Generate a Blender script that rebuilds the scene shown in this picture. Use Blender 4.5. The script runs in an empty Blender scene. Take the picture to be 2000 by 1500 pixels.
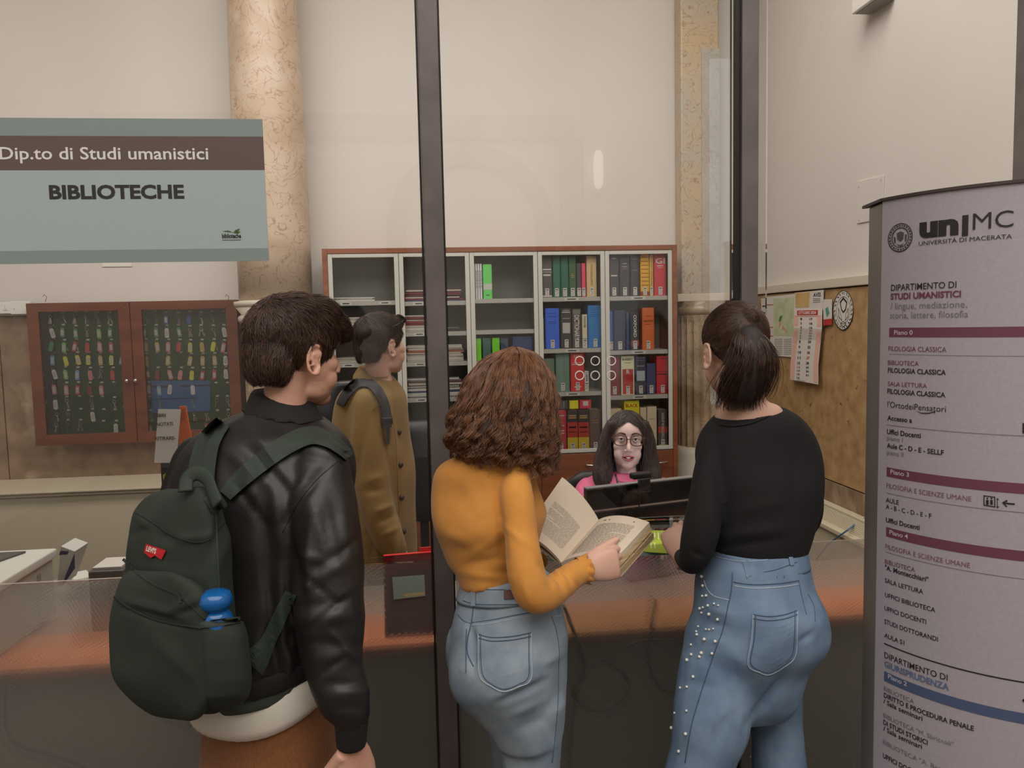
import bpy, math, random
import numpy as np
from mathutils import Vector, Matrix, noise
from mathutils.bvhtree import BVHTree
sc = bpy.context.scene
rnd = random.Random(7)
# ---------------------------------------------------------------- camera
CZ = 1.58
YAW, PIT, ROL = math.radians(6.0), math.radians(4.6), math.radians(1.25)
CAM = Vector((0, 0, CZ))
F = Vector((math.sin(YAW)*math.cos(PIT), math.cos(YAW)*math.cos(PIT), -math.sin(PIT)))
R0 = Vector((math.cos(YAW), -math.sin(YAW), 0)); U0 = R0.cross(F)
U = U0*math.cos(ROL) + R0*math.sin(ROL); R = R0*math.cos(ROL) - U0*math.sin(ROL)
FH = Vector((math.sin(YAW), math.cos(YAW), 0)); RH = R0.copy(); ZZ = Vector((0, 0, 1))
FPX = 1500.0
cd = bpy.data.cameras.new('camera'); cam = bpy.data.objects.new('camera', cd); sc.collection.objects.link(cam)
cd.sensor_width = 36; cd.lens = 27.0; cd.clip_start = 0.02
cam.matrix_world = Matrix((( R.x, U.x, -F.x, 0), (R.y, U.y, -F.y, 0), (R.z, U.z, -F.z, CZ), (0, 0, 0, 1)))
sc.camera = cam
# ---------------------------------------------------------------- light and exposure
sc.view_settings.view_transform = 'Standard'; sc.view_settings.look = 'None'
sc.view_settings.gamma = 1; sc.view_settings.use_curve_mapping = False
sc.view_settings.exposure = 0.0
sc.cycles.max_bounces = 8; sc.cycles.diffuse_bounces = 3; sc.cycles.glossy_bounces = 3
sc.cycles.transmission_bounces = 6; sc.cycles.transparent_max_bounces = 12
sc.cycles.caustics_reflective = False; sc.cycles.caustics_refractive = False
sc.cycles.sample_clamp_indirect = 4; sc.cycles.use_denoising = True
w = bpy.data.worlds.new('daylight'); sc.world = w; w.use_nodes = True
w.node_tree.nodes['Background'].inputs[0].default_value = (.82, .90, 1, 1)
w.node_tree.nodes['Background'].inputs[1].default_value = 1.5
def area(name, loc, rot, sx, sy, power, col):
    l = bpy.data.lights.new(name, 'AREA'); l.shape = 'RECTANGLE'; l.size = sx; l.size_y = sy; l.energy = power; l.color = col
    o = bpy.data.objects.new(name, l); o.location = loc; o.rotation_euler = rot; sc.collection.objects.link(o); return o
area('room_fill_light', (-.5, 2.75, 4.3), (math.radians(12), 0, 0), 4.6, 1.0, 105, (1, .95, .88))  # added area light without a fitting, set low and forward to light the shelves
area('hall_ceiling_light', (.3, -1.6, 5.0), (0, 0, 0), 6.5, 4.5, 300, (1, .955, .90))
# ---------------------------------------------------------------- helpers
def ray(px, py): return F + R*((px-1000)/FPX) + U*((750-py)/FPX)
def P(px, py, d): return CAM + ray(px, py)*d
def PY(px, py, Y): r = ray(px, py); return CAM + r*(Y/r.y)
def PX(px, py, X): r = ray(px, py); return CAM + r*(X/r.x)
def PZ(px, py, Z): r = ray(px, py); return CAM + r*((Z-CZ)/r.z)
def topx(v):
    q = Vector(v) - CAM; d = q.dot(F); return 1000+FPX*q.dot(R)/d, 750-FPX*q.dot(U)/d, d
Rn, Un, Fn, Cn = (np.array(x) for x in (R, U, F, CAM))
def topx_np(V):
    Q = V - Cn; d = Q@Fn; return 1000+FPX*(Q@Rn)/d, 750-FPX*(Q@Un)/d, d
def lin(c): return tuple((x/255/12.92 if x/255 <= .04045 else ((x/255+.055)/1.055)**2.4) for x in c)
MATS = {}
def nodes(m):
    m.use_nodes = True; nt = m.node_tree
    return nt, nt.nodes, nt.links, nt.nodes['Principled BSDF']
def mat(name, col, rough=.6, metal=0, var=None, vscale=8, bump=0, bscale=60, detail=4, spec=.5, stretch=None, sheen=0, vfac=(.35, .65), coat=0, col3=None, s3=3, f3=(.55, .62), btype='NOISE'):
    if name in MATS: return MATS[name]
    m = bpy.data.materials.new(name); nt, N, L, b = nodes(m)
    c = lin(col); b.inputs['Base Color'].default_value = (*c, 1); b.inputs['Roughness'].default_value = rough
    b.inputs['Metallic'].default_value = metal; b.inputs['Specular IOR Level'].default_value = spec
    b.inputs['Sheen Weight'].default_value = sheen; b.inputs['Coat Weight'].default_value = coat
    tc = N.new('ShaderNodeTexCoord'); src = tc.outputs['Object']
    if stretch:
        mp = N.new('ShaderNodeMapping'); mp.inputs['Scale'].default_value = stretch; L.new(src, mp.inputs[0]); src = mp.outputs[0]
    if var:
        n = N.new('ShaderNodeTexNoise'); n.inputs['Scale'].default_value = vscale; n.inputs['Detail'].default_value = detail; L.new(src, n.inputs[0])
        r = N.new('ShaderNodeValToRGB'); r.color_ramp.elements[0].position = vfac[0]; r.color_ramp.elements[1].position = vfac[1]
        r.color_ramp.elements[0].color = (*c, 1); r.color_ramp.elements[1].color = (*lin(var), 1)
        L.new(n.outputs[0], r.inputs[0]); out = r.outputs[0]
        if col3:
            n3 = N.new('ShaderNodeTexNoise'); n3.inputs['Scale'].default_value = s3; n3.inputs['Detail'].default_value = 6; n3.inputs['Distortion'].default_value = .8; L.new(src, n3.inputs[0])
            r3 = N.new('ShaderNodeValToRGB'); r3.color_ramp.elements[0].position = f3[0]; r3.color_ramp.elements[1].position = f3[1]
            L.new(n3.outputs[0], r3.inputs[0]); mx = N.new('ShaderNodeMixRGB'); L.new(r3.outputs[0], mx.inputs[0]); L.new(out, mx.inputs[1]); mx.inputs[2].default_value = (*lin(col3), 1); out = mx.outputs[0]
        L.new(out, b.inputs['Base Color'])
    if bump:
        n = N.new('ShaderNodeTexVoronoi' if btype == 'VOR' else 'ShaderNodeTexNoise'); n.inputs['Scale'].default_value = bscale; L.new(src, n.inputs[0])
        bp = N.new('ShaderNodeBump'); bp.inputs['Strength'].default_value = bump; bp.inputs['Distance'].default_value = .002
        L.new(n.outputs[0], bp.inputs['Height']); L.new(bp.outputs[0], b.inputs['Normal'])
    MATS[name] = m; return m
def marble(name, base, vein, dark, scale=3, vs=9, rough=.35):
    if name in MATS: return MATS[name]
    m = bpy.data.materials.new(name); nt, N, L, b = nodes(m); b.inputs['Roughness'].default_value = rough
    tc = N.new('ShaderNodeTexCoord')
    n = N.new('ShaderNodeTexNoise'); n.inputs['Scale'].default_value = scale; n.inputs['Detail'].default_value = 8; n.inputs['Distortion'].default_value = .6; L.new(tc.outputs['Object'], n.inputs[0])
    r = N.new('ShaderNodeValToRGB'); r.color_ramp.elements[0].position = .35; r.color_ramp.elements[1].position = .65
    r.color_ramp.elements[0].color = (*lin(base), 1); r.color_ramp.elements[1].color = (*lin(dark), 1); L.new(n.outputs[0], r.inputs[0])
    nd = N.new('ShaderNodeTexNoise'); nd.inputs['Scale'].default_value = vs; nd.inputs['Detail'].default_value = 3; nd.inputs['Distortion'].default_value = 2.2; L.new(tc.outputs['Object'], nd.inputs[0])
    mt = N.new('ShaderNodeMath'); mt.operation = 'SUBTRACT'; mt.inputs[1].default_value = .5; L.new(nd.outputs[0], mt.inputs[0])
    ab = N.new('ShaderNodeMath'); ab.operation = 'ABSOLUTE'; L.new(mt.outputs[0], ab.inputs[0])
    r2 = N.new('ShaderNodeValToRGB'); r2.color_ramp.elements[0].position = 0; r2.color_ramp.elements[1].position = .02
    r2.color_ramp.elements[0].color = (.75, .75, .75, 1); r2.color_ramp.elements[1].color = (0, 0, 0, 1); L.new(ab.outputs[0], r2.inputs[0])
    mx = N.new('ShaderNodeMixRGB'); L.new(r2.outputs[0], mx.inputs[0]); L.new(r.outputs[0], mx.inputs[1]); mx.inputs[2].default_value = (*lin(vein), 1)
    L.new(mx.outputs[0], b.inputs['Base Color']); MATS[name] = m; return m
def glass(name, tint=(1, 1, 1), ior=1.5, boost=1.0):
    if name in MATS: return MATS[name]
    m = bpy.data.materials.new(name); m.use_nodes = True; nt = m.node_tree; N = nt.nodes; L = nt.links; N.clear()
    o = N.new('ShaderNodeOutputMaterial'); t = N.new('ShaderNodeBsdfTransparent'); t.inputs[0].default_value = (*tint, 1)
    g = N.new('ShaderNodeBsdfGlossy'); g.inputs['Roughness'].default_value = 0; fr = N.new('ShaderNodeFresnel'); fr.inputs[0].default_value = ior
    mx = N.new('ShaderNodeMixShader'); L.new(fr.outputs[0], mx.inputs[0]); L.new(t.outputs[0], mx.inputs[1]); L.new(g.outputs[0], mx.inputs[2]); L.new(mx.outputs[0], o.inputs[0])
    MATS[name] = m; return m
def film_mat():
    m = bpy.data.materials.new('embossed_film'); m.use_nodes = True; nt = m.node_tree; N = nt.nodes; L = nt.links; N.clear()
    o = N.new('ShaderNodeOutputMaterial'); g = N.new('ShaderNodeBsdfGlass'); g.inputs['Roughness'].default_value = .22; g.inputs['IOR'].default_value = 1.35
    g.inputs['Color'].default_value = (.97, .97, .97, 1)
    d = N.new('ShaderNodeBsdfDiffuse'); d.inputs[0].default_value = (.42, .39, .36, 1); mx = N.new('ShaderNodeMixShader'); mx.inputs[0].default_value = .30
    tc = N.new('ShaderNodeTexCoord'); v = N.new('ShaderNodeTexVoronoi'); v.inputs['Scale'].default_value = 120; v.inputs['Randomness'].default_value = .12
    mp = N.new('ShaderNodeMapping'); mp.inputs['Rotation'].default_value = (0, .5, 0); L.new(tc.outputs['Object'], mp.inputs[0]); L.new(mp.outputs[0], v.inputs[0])
    bp = N.new('ShaderNodeBump'); bp.inputs['Strength'].default_value = .5; bp.inputs['Distance'].default_value = .0035; L.new(v.outputs[0], bp.inputs['Height'])
    L.new(bp.outputs[0], g.inputs['Normal']); L.new(bp.outputs[0], d.inputs['Normal'])
    t = N.new('ShaderNodeBsdfTransparent'); t.inputs[0].default_value = (.95, .95, .95, 1); m2 = N.new('ShaderNodeMixShader'); m2.inputs[0].default_value = .48
    L.new(g.outputs[0], mx.inputs[1]); L.new(d.outputs[0], mx.inputs[2]); L.new(mx.outputs[0], m2.inputs[1]); L.new(t.outputs[0], m2.inputs[2]); L.new(m2.outputs[0], o.inputs[0]); return m
WO = {}
def link(o, name, parent=None, origin=(0, 0, 0)):
    sc.collection.objects.link(o); origin = Vector(origin); WO[o] = origin
    if parent is not None: o.parent = parent; o.location = origin - WO[parent]
    else: o.location = origin
    return o
def tag(o, label=None, cat=None, group=None, kind=None):
    if label: o['label'] = label
    if cat: o['category'] = cat
    if group: o['group'] = group
    if kind: o['kind'] = kind
    return o
def thing(name, label, cat, loc=(0, 0, 0), group=None):
    o = bpy.data.objects.new(name, None); o.empty_display_size = .05; link(o, name, None, loc); return tag(o, label, cat, group)
class MB:
    def __init__(s): s.v = []; s.f = []; s.mi = []; s.m = 0
    def add(s, vs, fs):
        n = len(s.v); s.v += [tuple(v) for v in vs]; s.f += [tuple(i+n for i in f) for f in fs]; s.mi += [s.m]*len(fs); return s
    def box(s, x0, x1, y0, y1, z0, z1, M=None):
        vs = [Vector((x, y, z)) for x in (x0, x1) for y in (y0, y1) for z in (z0, z1)]
        if M is not None: vs = [M@v for v in vs]
        return s.add(vs, [(0, 1, 3, 2), (4, 6, 7, 5), (0, 4, 5, 1), (2, 3, 7, 6), (0, 2, 6, 4), (1, 5, 7, 3)])
    def quadslab(s, a, b, c, d, t):   # a b c d corners, t thickness vector
        t = Vector(t); vs = [Vector(p) for p in (a, b, c, d)]; vs += [p+t for p in vs]
        return s.add(vs, [(0, 1, 2, 3), (7, 6, 5, 4), (0, 4, 5, 1), (1, 5, 6, 2), (2, 6, 7, 3), (3, 7, 4, 0)])
    def prism(s, poly, t):
        t = Vector(t); n = len(poly); vs = [Vector(p) for p in poly]; vs += [p+t for p in vs]
        return s.add(vs, [tuple(range(n)), tuple(range(2*n-1, n-1, -1))]+[(i, i+n, (i+1) % n+n, (i+1) % n) for i in range(n)])
    def rings(s, rs, cap=True, closed=False):
        n = len(rs[0]); k = len(rs); vs = [v for r in rs for v in r]; fs = []
        for i in range(k if closed else k-1):
            j = (i+1) % k
            fs += [(i*n+a, i*n+(a+1) % n, j*n+(a+1) % n, j*n+a) for a in range(n)]
        if cap and not closed: fs += [tuple(range(n-1, -1, -1)), tuple(range((k-1)*n, k*n))]
        return s.add(vs, fs)
    def tube(s, pts, r, n=8, closed=False, flat=1.0, up=None):
        pts = [Vector(p) for p in pts]; k = len(pts); rr = r if isinstance(r, (list, tuple)) else [r]*k; out = []; prev = None
        for i, p in enumerate(pts):
            a = pts[(i-1) % k] if (i or closed) else p; b = pts[(i+1) % k] if (i < k-1 or closed) else p
            t = (b-a); t = t.normalized() if t.length > 1e-9 else Vector((0, 0, 1))
            x = prev if prev is not None else (Vector(up) if up is not None else (Vector((0, 0, 1)) if abs(t.z) < .9 else Vector((1, 0, 0))))
            x = x - t*x.dot(t); x = x.normalized() if x.length > 1e-6 else t.orthogonal().normalized(); prev = x; y = t.cross(x)
            out.append([p + x*(rr[i]*math.cos(2*math.pi*a/n)) + y*(rr[i]*flat*math.sin(2*math.pi*a/n)) for a in range(n)])
        return s.rings(out, True, closed)
    def lathe(s, prof, c=(0, 0, 0), n=24, M=None):
        c = Vector(c); out = [[c+Vector((r*math.cos(2*math.pi*a/n), r*math.sin(2*math.pi*a/n), z)) for a in range(n)] for r, z in prof]
        if M is not None: out = [[M@v for v in r] for r in out]
        return s.rings(out)
    def ell(s, c, r, n=16, M=None):
        c = Vector(c); r = (r, r, r) if isinstance(r, (int, float)) else r; k = max(6, n*2//3); out = []
        for i in range(1, k):
            t = math.pi*i/k
            out.append([Vector((r[0]*math.sin(t)*math.cos(2*math.pi*a/n), r[1]*math.sin(t)*math.sin(2*math.pi*a/n), -r[2]*math.cos(t))) for a in range(n)])
        out = [[(c+(M@v if M is not None else v)) for v in q] for q in out]
        return s.rings(out)
    def mesh(s, name):
        me = bpy.data.meshes.new(name); me.from_pydata(s.v, [], s.f); me.update(); return me
    def obj(s, name, mats, parent=None, origin=(0, 0, 0), smooth=False, bev=0, local=False):
        o0 = Vector(origin)
        if not local and o0.length: s.v = [tuple(Vector(v)-o0) for v in s.v]
        me = s.mesh(name); mats = mats if isinstance(mats, (list, tuple)) else [mats]
        for m in mats: me.materials.append(m)
        if len(mats) > 1: me.polygons.foreach_set('material_index', s.mi)
        if smooth: me.polygons.foreach_set('use_smooth', [True]*len(me.polygons))
        o = bpy.data.objects.new(name, me); link(o, name, parent, origin)
        if bev:
            b = o.modifiers.new('bevel', 'BEVEL'); b.width = bev; b.segments = 2; b.limit_method = 'ANGLE'
            me.polygons.foreach_set('use_smooth', [True]*len(me.polygons)); 
            wn = o.modifiers.new('wn', 'WEIGHTED_NORMAL')
        return o
def struct(name, mb, m, parent=None, **k):
    o = mb.obj(name, m, parent, **k)
    if parent is None: o['kind'] = 'structure'
    return o
def dup(root, loc, label=None, mats=None):
    r = root.copy(); sc.collection.objects.link(r); r.location = loc; WO[r] = Vector(loc)
    if label: r['label'] = label
    for ch in list(root.children):
        c = ch.copy(); sc.collection.objects.link(c); c.parent = r
        for g in ch.children:
            d = g.copy(); sc.collection.objects.link(d); d.parent = c
    return r
def text_mesh(txt, size, bold=0.0, align='LEFT', sp=1.0, shear=0):
    c = bpy.data.curves.new('t', 'FONT'); c.body = txt; c.size = size; c.offset = bold*size; c.align_x = align; c.space_character = sp; c.resolution_u = 3; c.shear = shear
    o = bpy.data.objects.new('t', c); me = bpy.data.meshes.new_from_object(o)
    V = [tuple(v.co) for v in me.vertices]; Fc = [tuple(p.vertices) for p in me.polygons]
    bpy.data.objects.remove(o); bpy.data.curves.remove(c); bpy.data.meshes.remove(me); return V, Fc
def lettering(mb, txt, size, org, ux, uz, nrm, bold=0.0, align='LEFT', width=None, off=.0006, shear=0):
    V, Fc = text_mesh(txt, size, bold, align, shear=shear)
    if not V: return
    if width:
        xs = [v[0] for v in V]; k = width/(max(xs)-min(xs)); V = [(v[0]*k, v[1], 0) for v in V]
    org = Vector(org)+Vector(nrm)*off; mb.add([org+ux*v[0]+uz*v[1] for v in V], Fc)
def ordn(i): return ['first', 'second', 'third', 'fourth', 'fifth', 'sixth', 'seventh', 'eighth', 'ninth', 'tenth', 'eleventh', 'twelfth'][i]
# ---------------------------------------------------------------- setting
GY = 1.95; BY = 5.05; RX = 2.185; LX = -3.6; CE = 5.3; HY = -5.2; HX = 4.6
white = mat('wall_plaster', (214, 207, 199), .8, var=(209, 202, 194), vscale=1.3, bump=.15, bscale=35)
whiteh = mat('hall_plaster', (216, 209, 200), .8, var=(212, 204, 196), vscale=1.1)
stone = mat('travertine', (154, 128, 104), .45, var=(114, 90, 70), vscale=9, detail=10, vfac=(.3, .7), col3=(198, 178, 150), s3=3.2, f3=(.55, .75), bump=.2, bscale=90)
stoneR = mat('brown_travertine', (190, 156, 112), .4, var=(160, 124, 82), vscale=14, detail=10, vfac=(.3, .7), col3=(110, 80, 48), s3=24, f3=(.66, .72), bump=.15, bscale=90)
trimm = mat('stone_trim', (206, 195, 178), .5)
beige = mat('painted_cover', (200, 188, 164), .5)
floorm = mat('floor_stone', (96, 84, 72), .35, var=(80, 70, 60), vscale=3)
struct('floor', MB().box(LX, HX, HY, BY, -.1, 0), floorm)
struct('ceiling', MB().box(LX, HX, HY, BY, CE, CE+.1), white)
struct('wall_back', MB().box(LX, RX+.1, BY, BY+.15, 0, CE), white)
struct('wall_left', MB().box(LX-.15, LX, HY, BY, 0, CE), whiteh)
mr = MB(); mr.box(RX, RX+.15, GY-.05, BY, 0, CE); struct('wall_right', mr, white)
struct('wall_hall_right', MB().box(HX, HX+.15, HY, GY, 0, CE), whiteh)
struct('wall_hall_front', MB().box(RX+.15, HX, GY-.05, GY+.1, 0, CE), whiteh)
# hall wall behind the viewer with tall window and a raised arch
WX0, WX1, WZ0, WZ1 = 3.40, 4.05, .5, 4.7
m_ = MB(); m_.box(LX, WX0, HY-.15, HY, 0, CE); m_.box(WX1, HX, HY-.15, HY, 0, CE); m_.box(WX0, WX1, HY-.15, HY, 0, WZ0); m_.box(WX0, WX1, HY-.15, HY, WZ1, CE)
struct('wall_hall_back', m_, whiteh)
m_ = MB(); m_.box(WX0, WX1, HY-.09, HY-.08, WZ0, WZ1); struct('window_1', m_, glass('window_glass'))
m_ = MB(); trimd = mat('hall_trim', (146, 132, 118), .6)
for k in range(24):
    a0, a1 = math.pi*k/24, math.pi*(k+1)/24
    p = lambda a, r: Vector((.52+r*math.cos(a), HY, 2.65+r*math.sin(a)))
    m_.quadslab(p(a0, .76), p(a1, .76), p(a1, .98), p(a0, .98), (0, .08, 0))
m_.box(-.46, -.24, HY, HY+.08, 0, 2.65); m_.box(1.28, 1.50, HY, HY+.08, 0, 2.65); m_.box(LX, 1.75, HY, HY+.10, 3.70, 3.96); m_.box(1.58, 1.84, HY, HY+.12, 0, 3.70)
struct('trim_1', m_, trimd)
em_ = mat('lamp_glass', (255, 248, 235), .5); b_ = em_.node_tree.nodes['Principled BSDF']; b_.inputs['Emission Color'].default_value = (1, .94, .84, 1); b_.inputs['Emission Strength'].default_value = 2.2
wl = thing('wall_lamp', 'frosted tube wall lamp on the hall wall behind the viewer', 'lamp', (2.02, HY+.08, 3.1)); MB().lathe([(.02, 3.12), (.05, 3.16), (.06, 3.3), (.055, 3.5), (.03, 3.56)], (2.02, HY+.09, 0), 20).obj('lamp_shade', em_, wl, origin=WO[wl], smooth=True); MB().box(1.99, 2.05, HY+.001, HY+.08, 3.06, 3.13).obj('bracket', trimm, wl, origin=WO[wl])
# wainscot : stone slabs, each a piece
WT = 1.685; WB = .02
wb_ = MB().box(LX, RX, BY-.012, BY, 0, WT); wroot = struct('trim_2', wb_, mat('joint_mortar', (96, 80, 62), .9))
xs = [LX, PY(8, 700, BY).x, PY(505, 700, BY).x, .0, 1.2, RX]
for i in range(5):
    for (z0, z1) in ((WB, .62), (.626, WT)):
        MB().box(xs[i]+.003, xs[i+1]-.003, BY-.04, BY-.012, z0, z1-.003).obj('stone_slab', stone, wroot, bev=.003)
struct('trim_3', MB().box(LX, RX-.055, BY-.06, BY, WT, 1.735).box(LX, RX-.055, BY-.085, BY, 1.715, 1.735), trimm, bev=.004)
wr = MB().box(RX-.012, RX, GY, BY-.04, 0, 1.725); wrr = struct('trim_4', wr, mat('joint_mortar', (96, 80, 62), .9))
zj = PX(1640, 940, RX).z
ysr = [GY, 3.05, BY-.045]
for i in range(2):
    for (z0, z1, mm) in ((WB, zj-.003, stone), (zj+.003, 1.72, stoneR)):
        MB().box(RX-.04, RX-.012, ysr[i]+.002, ysr[i+1]-.002, z0, z1).obj('stone_slab', mm, wrr, bev=.003)
struct('trim_5', MB().box(RX-.055, RX, GY, BY, 1.725, 1.775), trimm, bev=.004)
# marble column (left) and pilaster (right)
mcol = marble('verona_marble', (204, 182, 160), (150, 112, 82), (184, 158, 132), 3.5, 7)
mflu = marble('fluted_marble', (180, 158, 130), (104, 84, 62), (146, 122, 94), 4, 9, .3)
mpil = marble('yellow_marble', (200, 172, 132), (146, 104, 62), (182, 174, 162), 3.0, 9)
def colx(px, y=560): return PY(px, y, 4.74)
cx = (PY(470, 560, 4.78).x + PY(604, 560, 4.78).x)/2; cy = 4.80
m_ = MB(); m_.lathe([(.214, 1.735), (.215, 2.1), (.211, 2.7), (.203, 3.3), (.196, 3.7), (.18, CE)], (cx, cy, 0), 48)
colr = struct('trim_6', m_, mcol, smooth=True)
m_ = MB(); m_.lathe([(.235, 1.70), (.245, 1.715), (.245, 1.735), (.215, 1.74)], (cx, cy, 0), 48); m_.lathe([(.20, 1.60), (.225, 1.62), (.225, 1.645), (.205, 1.66), (.235, 1.70)], (cx, cy, 0), 48); m_.obj('capital_ring', trimm, colr, smooth=True)
def fluted(cx, cy, r, z0, z1, name, par, half=0):
    n = 20; pts = []
    for i in range(n*6):
        a = 2*math.pi*i/(n*6); ph = (i % 6)/6; k = r - .016*math.sin(math.pi*ph)**.8*(1 if ph > .01 else 0); pts.append((a, k))
    rs = []
    for z, k in ((z0, 0), (z0+.01, 1), (z1-.05, 1), (z1, 0)):
        rs.append([Vector((cx+(r if k == 0 else q)*math.cos(a), cy+(r if k == 0 else q)*math.sin(a), z)) for a, q in pts])
    return MB().rings(rs).obj(name, mflu, par)
fluted(cx, cy, .20, .35, 1.60, 'fluted_shaft', colr)
MB().lathe([(.26, 0), (.26, .2), (.24, .25), (.25, .3), (.20, .36)], (cx, cy, 0), 40).obj('column_base', trimm, colr, smooth=True)
pL, pR = PY(1331, 500, 4.92).x, PY(1404, 500, 4.92).x
pil = struct('trim_7', MB().box(pL, pR, 4.92, BY, 1.735, CE), mpil, bev=.01); pM = pL+(pR-pL)*.54; MB().box(pM, pR+.002, 4.913, 4.92, 1.74, 3.3).obj('grey_facing', marble('grey_marble', (186, 180, 170), (150, 140, 130), (172, 164, 152), 3, 8), pil)
MB().box(PY(1322, 560, 4.9).x, RX-.055, 4.885, BY, 1.69, 1.74).obj('capital_ring', trimm, pil, bev=.004)
pcx = (pL+pR)/2+.02
MB().lathe([(.15, 1.60), (.165, 1.62), (.165, 1.65), (.15, 1.66), (.165, 1.69)], (pcx, 4.97, 0), 40).obj('collar_ring', mflu, pil, smooth=True)
fluted(pcx, 4.97, .155, .72, 1.60, 'fluted_shaft', pil)
MB().lathe([(.2, .02), (.2, .62), (.185, .64), (.19, .69), (.155, .73)], (pcx, 4.97, 0), 40).obj('column_base', trimm, pil, smooth=True)
# radiator covers
zc = PY(150, 955, 4.62).z
m_ = MB(); m_.box(LX, PY(500, 955, 4.62).x, 4.62, BY-.04, .01, zc-.035); rc = thing('radiator_cover', 'long beige radiator cover along the back wall under the key cabinet', 'radiator cover', (-1.5, 4.8, 0))
m_.obj('body', beige, rc, bev=.004); MB().box(LX, PY(505, 955, 4.62).x, 4.58, BY-.04, zc-.012, zc).obj('top', beige, rc, bev=.003); MB().box(LX, PY(503, 955, 4.62).x, 4.60, BY-.04, zc-.033, zc-.014).obj('rail', beige, rc, bev=.002)
zr = .555
rc2 = thing('radiator_cover', 'low cream radiator cover with slotted grille along the right wall', 'radiator cover', (2.0, 3.3, 0)); cream = mat('cream_metal', (206, 196, 168), .45)
MB().box(RX-.27, RX-.045, 2.2, 4.6, .01, zr-.02).obj('body', cream, rc2); MB().box(RX-.085, RX-.041, 2.2, 4.6, zr-.02, zr+.012).box(RX-.29, RX-.245, 2.2, 4.6, zr-.02, zr+.004).obj('top_rail', cream, rc2, bev=.004)
for i in range(9):
    MB().box(RX-.235+i*.0165, RX-.235+i*.0165+.009, 2.25, 4.55, zr-.02, zr).obj('slat', cream, rc2)
MB().box(RX-.245, RX-.085, 2.22, 4.58, zr-.0215, zr-.019).obj('grille_dark_sheet', mat('void_shade', (30, 26, 22), .9), rc2)  # thin dark sheet paints the shade between and below the slats
# ---------------------------------------------------------------- glazed partition
steel = mat('dark_steel', (112, 103, 101), .45, metal=.25, var=(100, 92, 90), vscale=12)
steel2 = mat('dark_steel_edge', (34, 31, 31), .5, metal=.3)
def post(px0, px1, py, name='window_post'):
    x0, x1 = PY(px0, py, GY-.03).x, PY(px1, py, GY-.03).x
    return x0, x1
x0, x1 = post(829, 868, 500)
zf = .967
part = struct('window_2', MB().box(x0, x1, GY-.03, GY+.03, 0, CE), steel, bev=.003); MB().box(x0-.006, x0-.0005, GY-.02, GY+.02, 0, CE).box(x1+.0005, x1+.004, GY-.02, GY+.02, 0, CE).obj('gasket', steel2, part)
y0, y1 = post(1449, 1482, 400)
part2 = struct('window_3', MB().box(y0, y1, GY-.03, GY+.03, 0, CE), steel, bev=.003); MB().box(y0-.012, y0-.0005, GY-.02, GY+.02, 0, CE).obj('gasket', steel2, part2)
q0 = PY(1994, 300, GY).x
part3 = struct('window_4', MB().box(q0, q0+.05, GY-.03, GY+.03, 0, CE), steel, bev=.003)
cg = glass('clear_glass'); film = film_mat(); ZU = zf+.004
struct('window_5', MB().box(LX, x0-.007, GY-.004, GY+.004, ZU, CE-.01), cg)
zc_ = 1.05
struct('window_6', MB().box(x1+.006, y0-.013, GY-.004, GY+.004, zc_, CE-.01), cg)
struct('window_7', MB().box(y1+.003, PY(1497, 400, GY).x, GY-.004, GY+.004, ZU, CE-.01), cg)
for a, b, n in ((LX, x0-.007, 8), (x1+.006, y0-.013, 9), (y1+.003, RX, 10)):
    struct('window_%d' % n, MB().box(a, b, GY-.004, GY+.004, .02, zf), film)
# speech holes : metal rings
chrome = mat('chrome', (215, 213, 208), .2, metal=.9); whitep = mat('white_plastic', (225, 220, 212), .4)
for i, hx in enumerate((1132, 1162.5, 1194)):
    for j, hy in enumerate((705, 733.5)):
        c = PY(hx, hy, GY-.004); r = .0112
        o = MB().tube([c+Vector((r*math.cos(t*math.pi/12), 0, r*math.sin(t*math.pi/12))) for t in range(24)], .0016, 6, closed=True).obj('speech_hole_ring', whitep, None, origin=c, smooth=True)
        tag(o, f"pale ring of the {'upper' if j == 0 else 'lower'} {('left', 'middle', 'right')[i]} speaking hole in the glass", 'ring', 'speaking hole rings in the middle pane')
# glass counter ledge
zl = .985
o = MB().box(x1+.008, PY(1480, 1100, GY).x-.02, 1.885, 2.22, zl-.010, zl).obj('glass_ledge', None or glass('green_glass', (.80, .93, .88)), None, bev=.002)
tag(o, 'green-edged glass ledge through the partition under the middle pane', 'ledge')
M_edge = mat('ledge_edge', (128, 150, 142), .15)
e = MB().box(x1+.008, PY(1480, 1100, GY).x-.02, 1.8825, 1.885, zl-.010, zl).obj('edge', M_edge, o)
e2 = MB().box(x1+.008, PY(1480, 1100, GY).x-.02, 2.22, 2.2225, zl-.010, zl).obj('edge', M_edge, o)
# ---------------------------------------------------------------- vinyl sign
SY = GY-.0065
tl = PY(511, 232, SY); bl = PY(526, 508, SY); X1 = (tl.x+bl.x)/2; X0 = -1.75
zs = [PY(300, y, SY).z for y in (231.5, 266, 332.5, 487, 512)]
sg = thing('vinyl_sign', 'large teal and brown library sign on the left glass pane', 'sign', (X0, SY, zs[4]))
teal = mat('sign_teal', (164, 178, 178), .35); teald = mat('sign_teal_dark', (132, 145, 143), .35); brown = mat('sign_brown', (98, 80, 78), .35)
for (a, b, m, n) in ((zs[1], zs[0], teald, 'border'), (zs[2], zs[1], brown, 'band'), (zs[3], zs[2], teal, 'field'), (zs[4], zs[3], teald, 'border')):
    MB().box(X0, X1, SY, SY+.002, b if False else min(a, b), max(a, b)).obj(n, m, sg)
ux, uz, nn = Vector((1, 0, 0)), Vector((0, 0, 1)), Vector((0, -1, 0))
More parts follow.
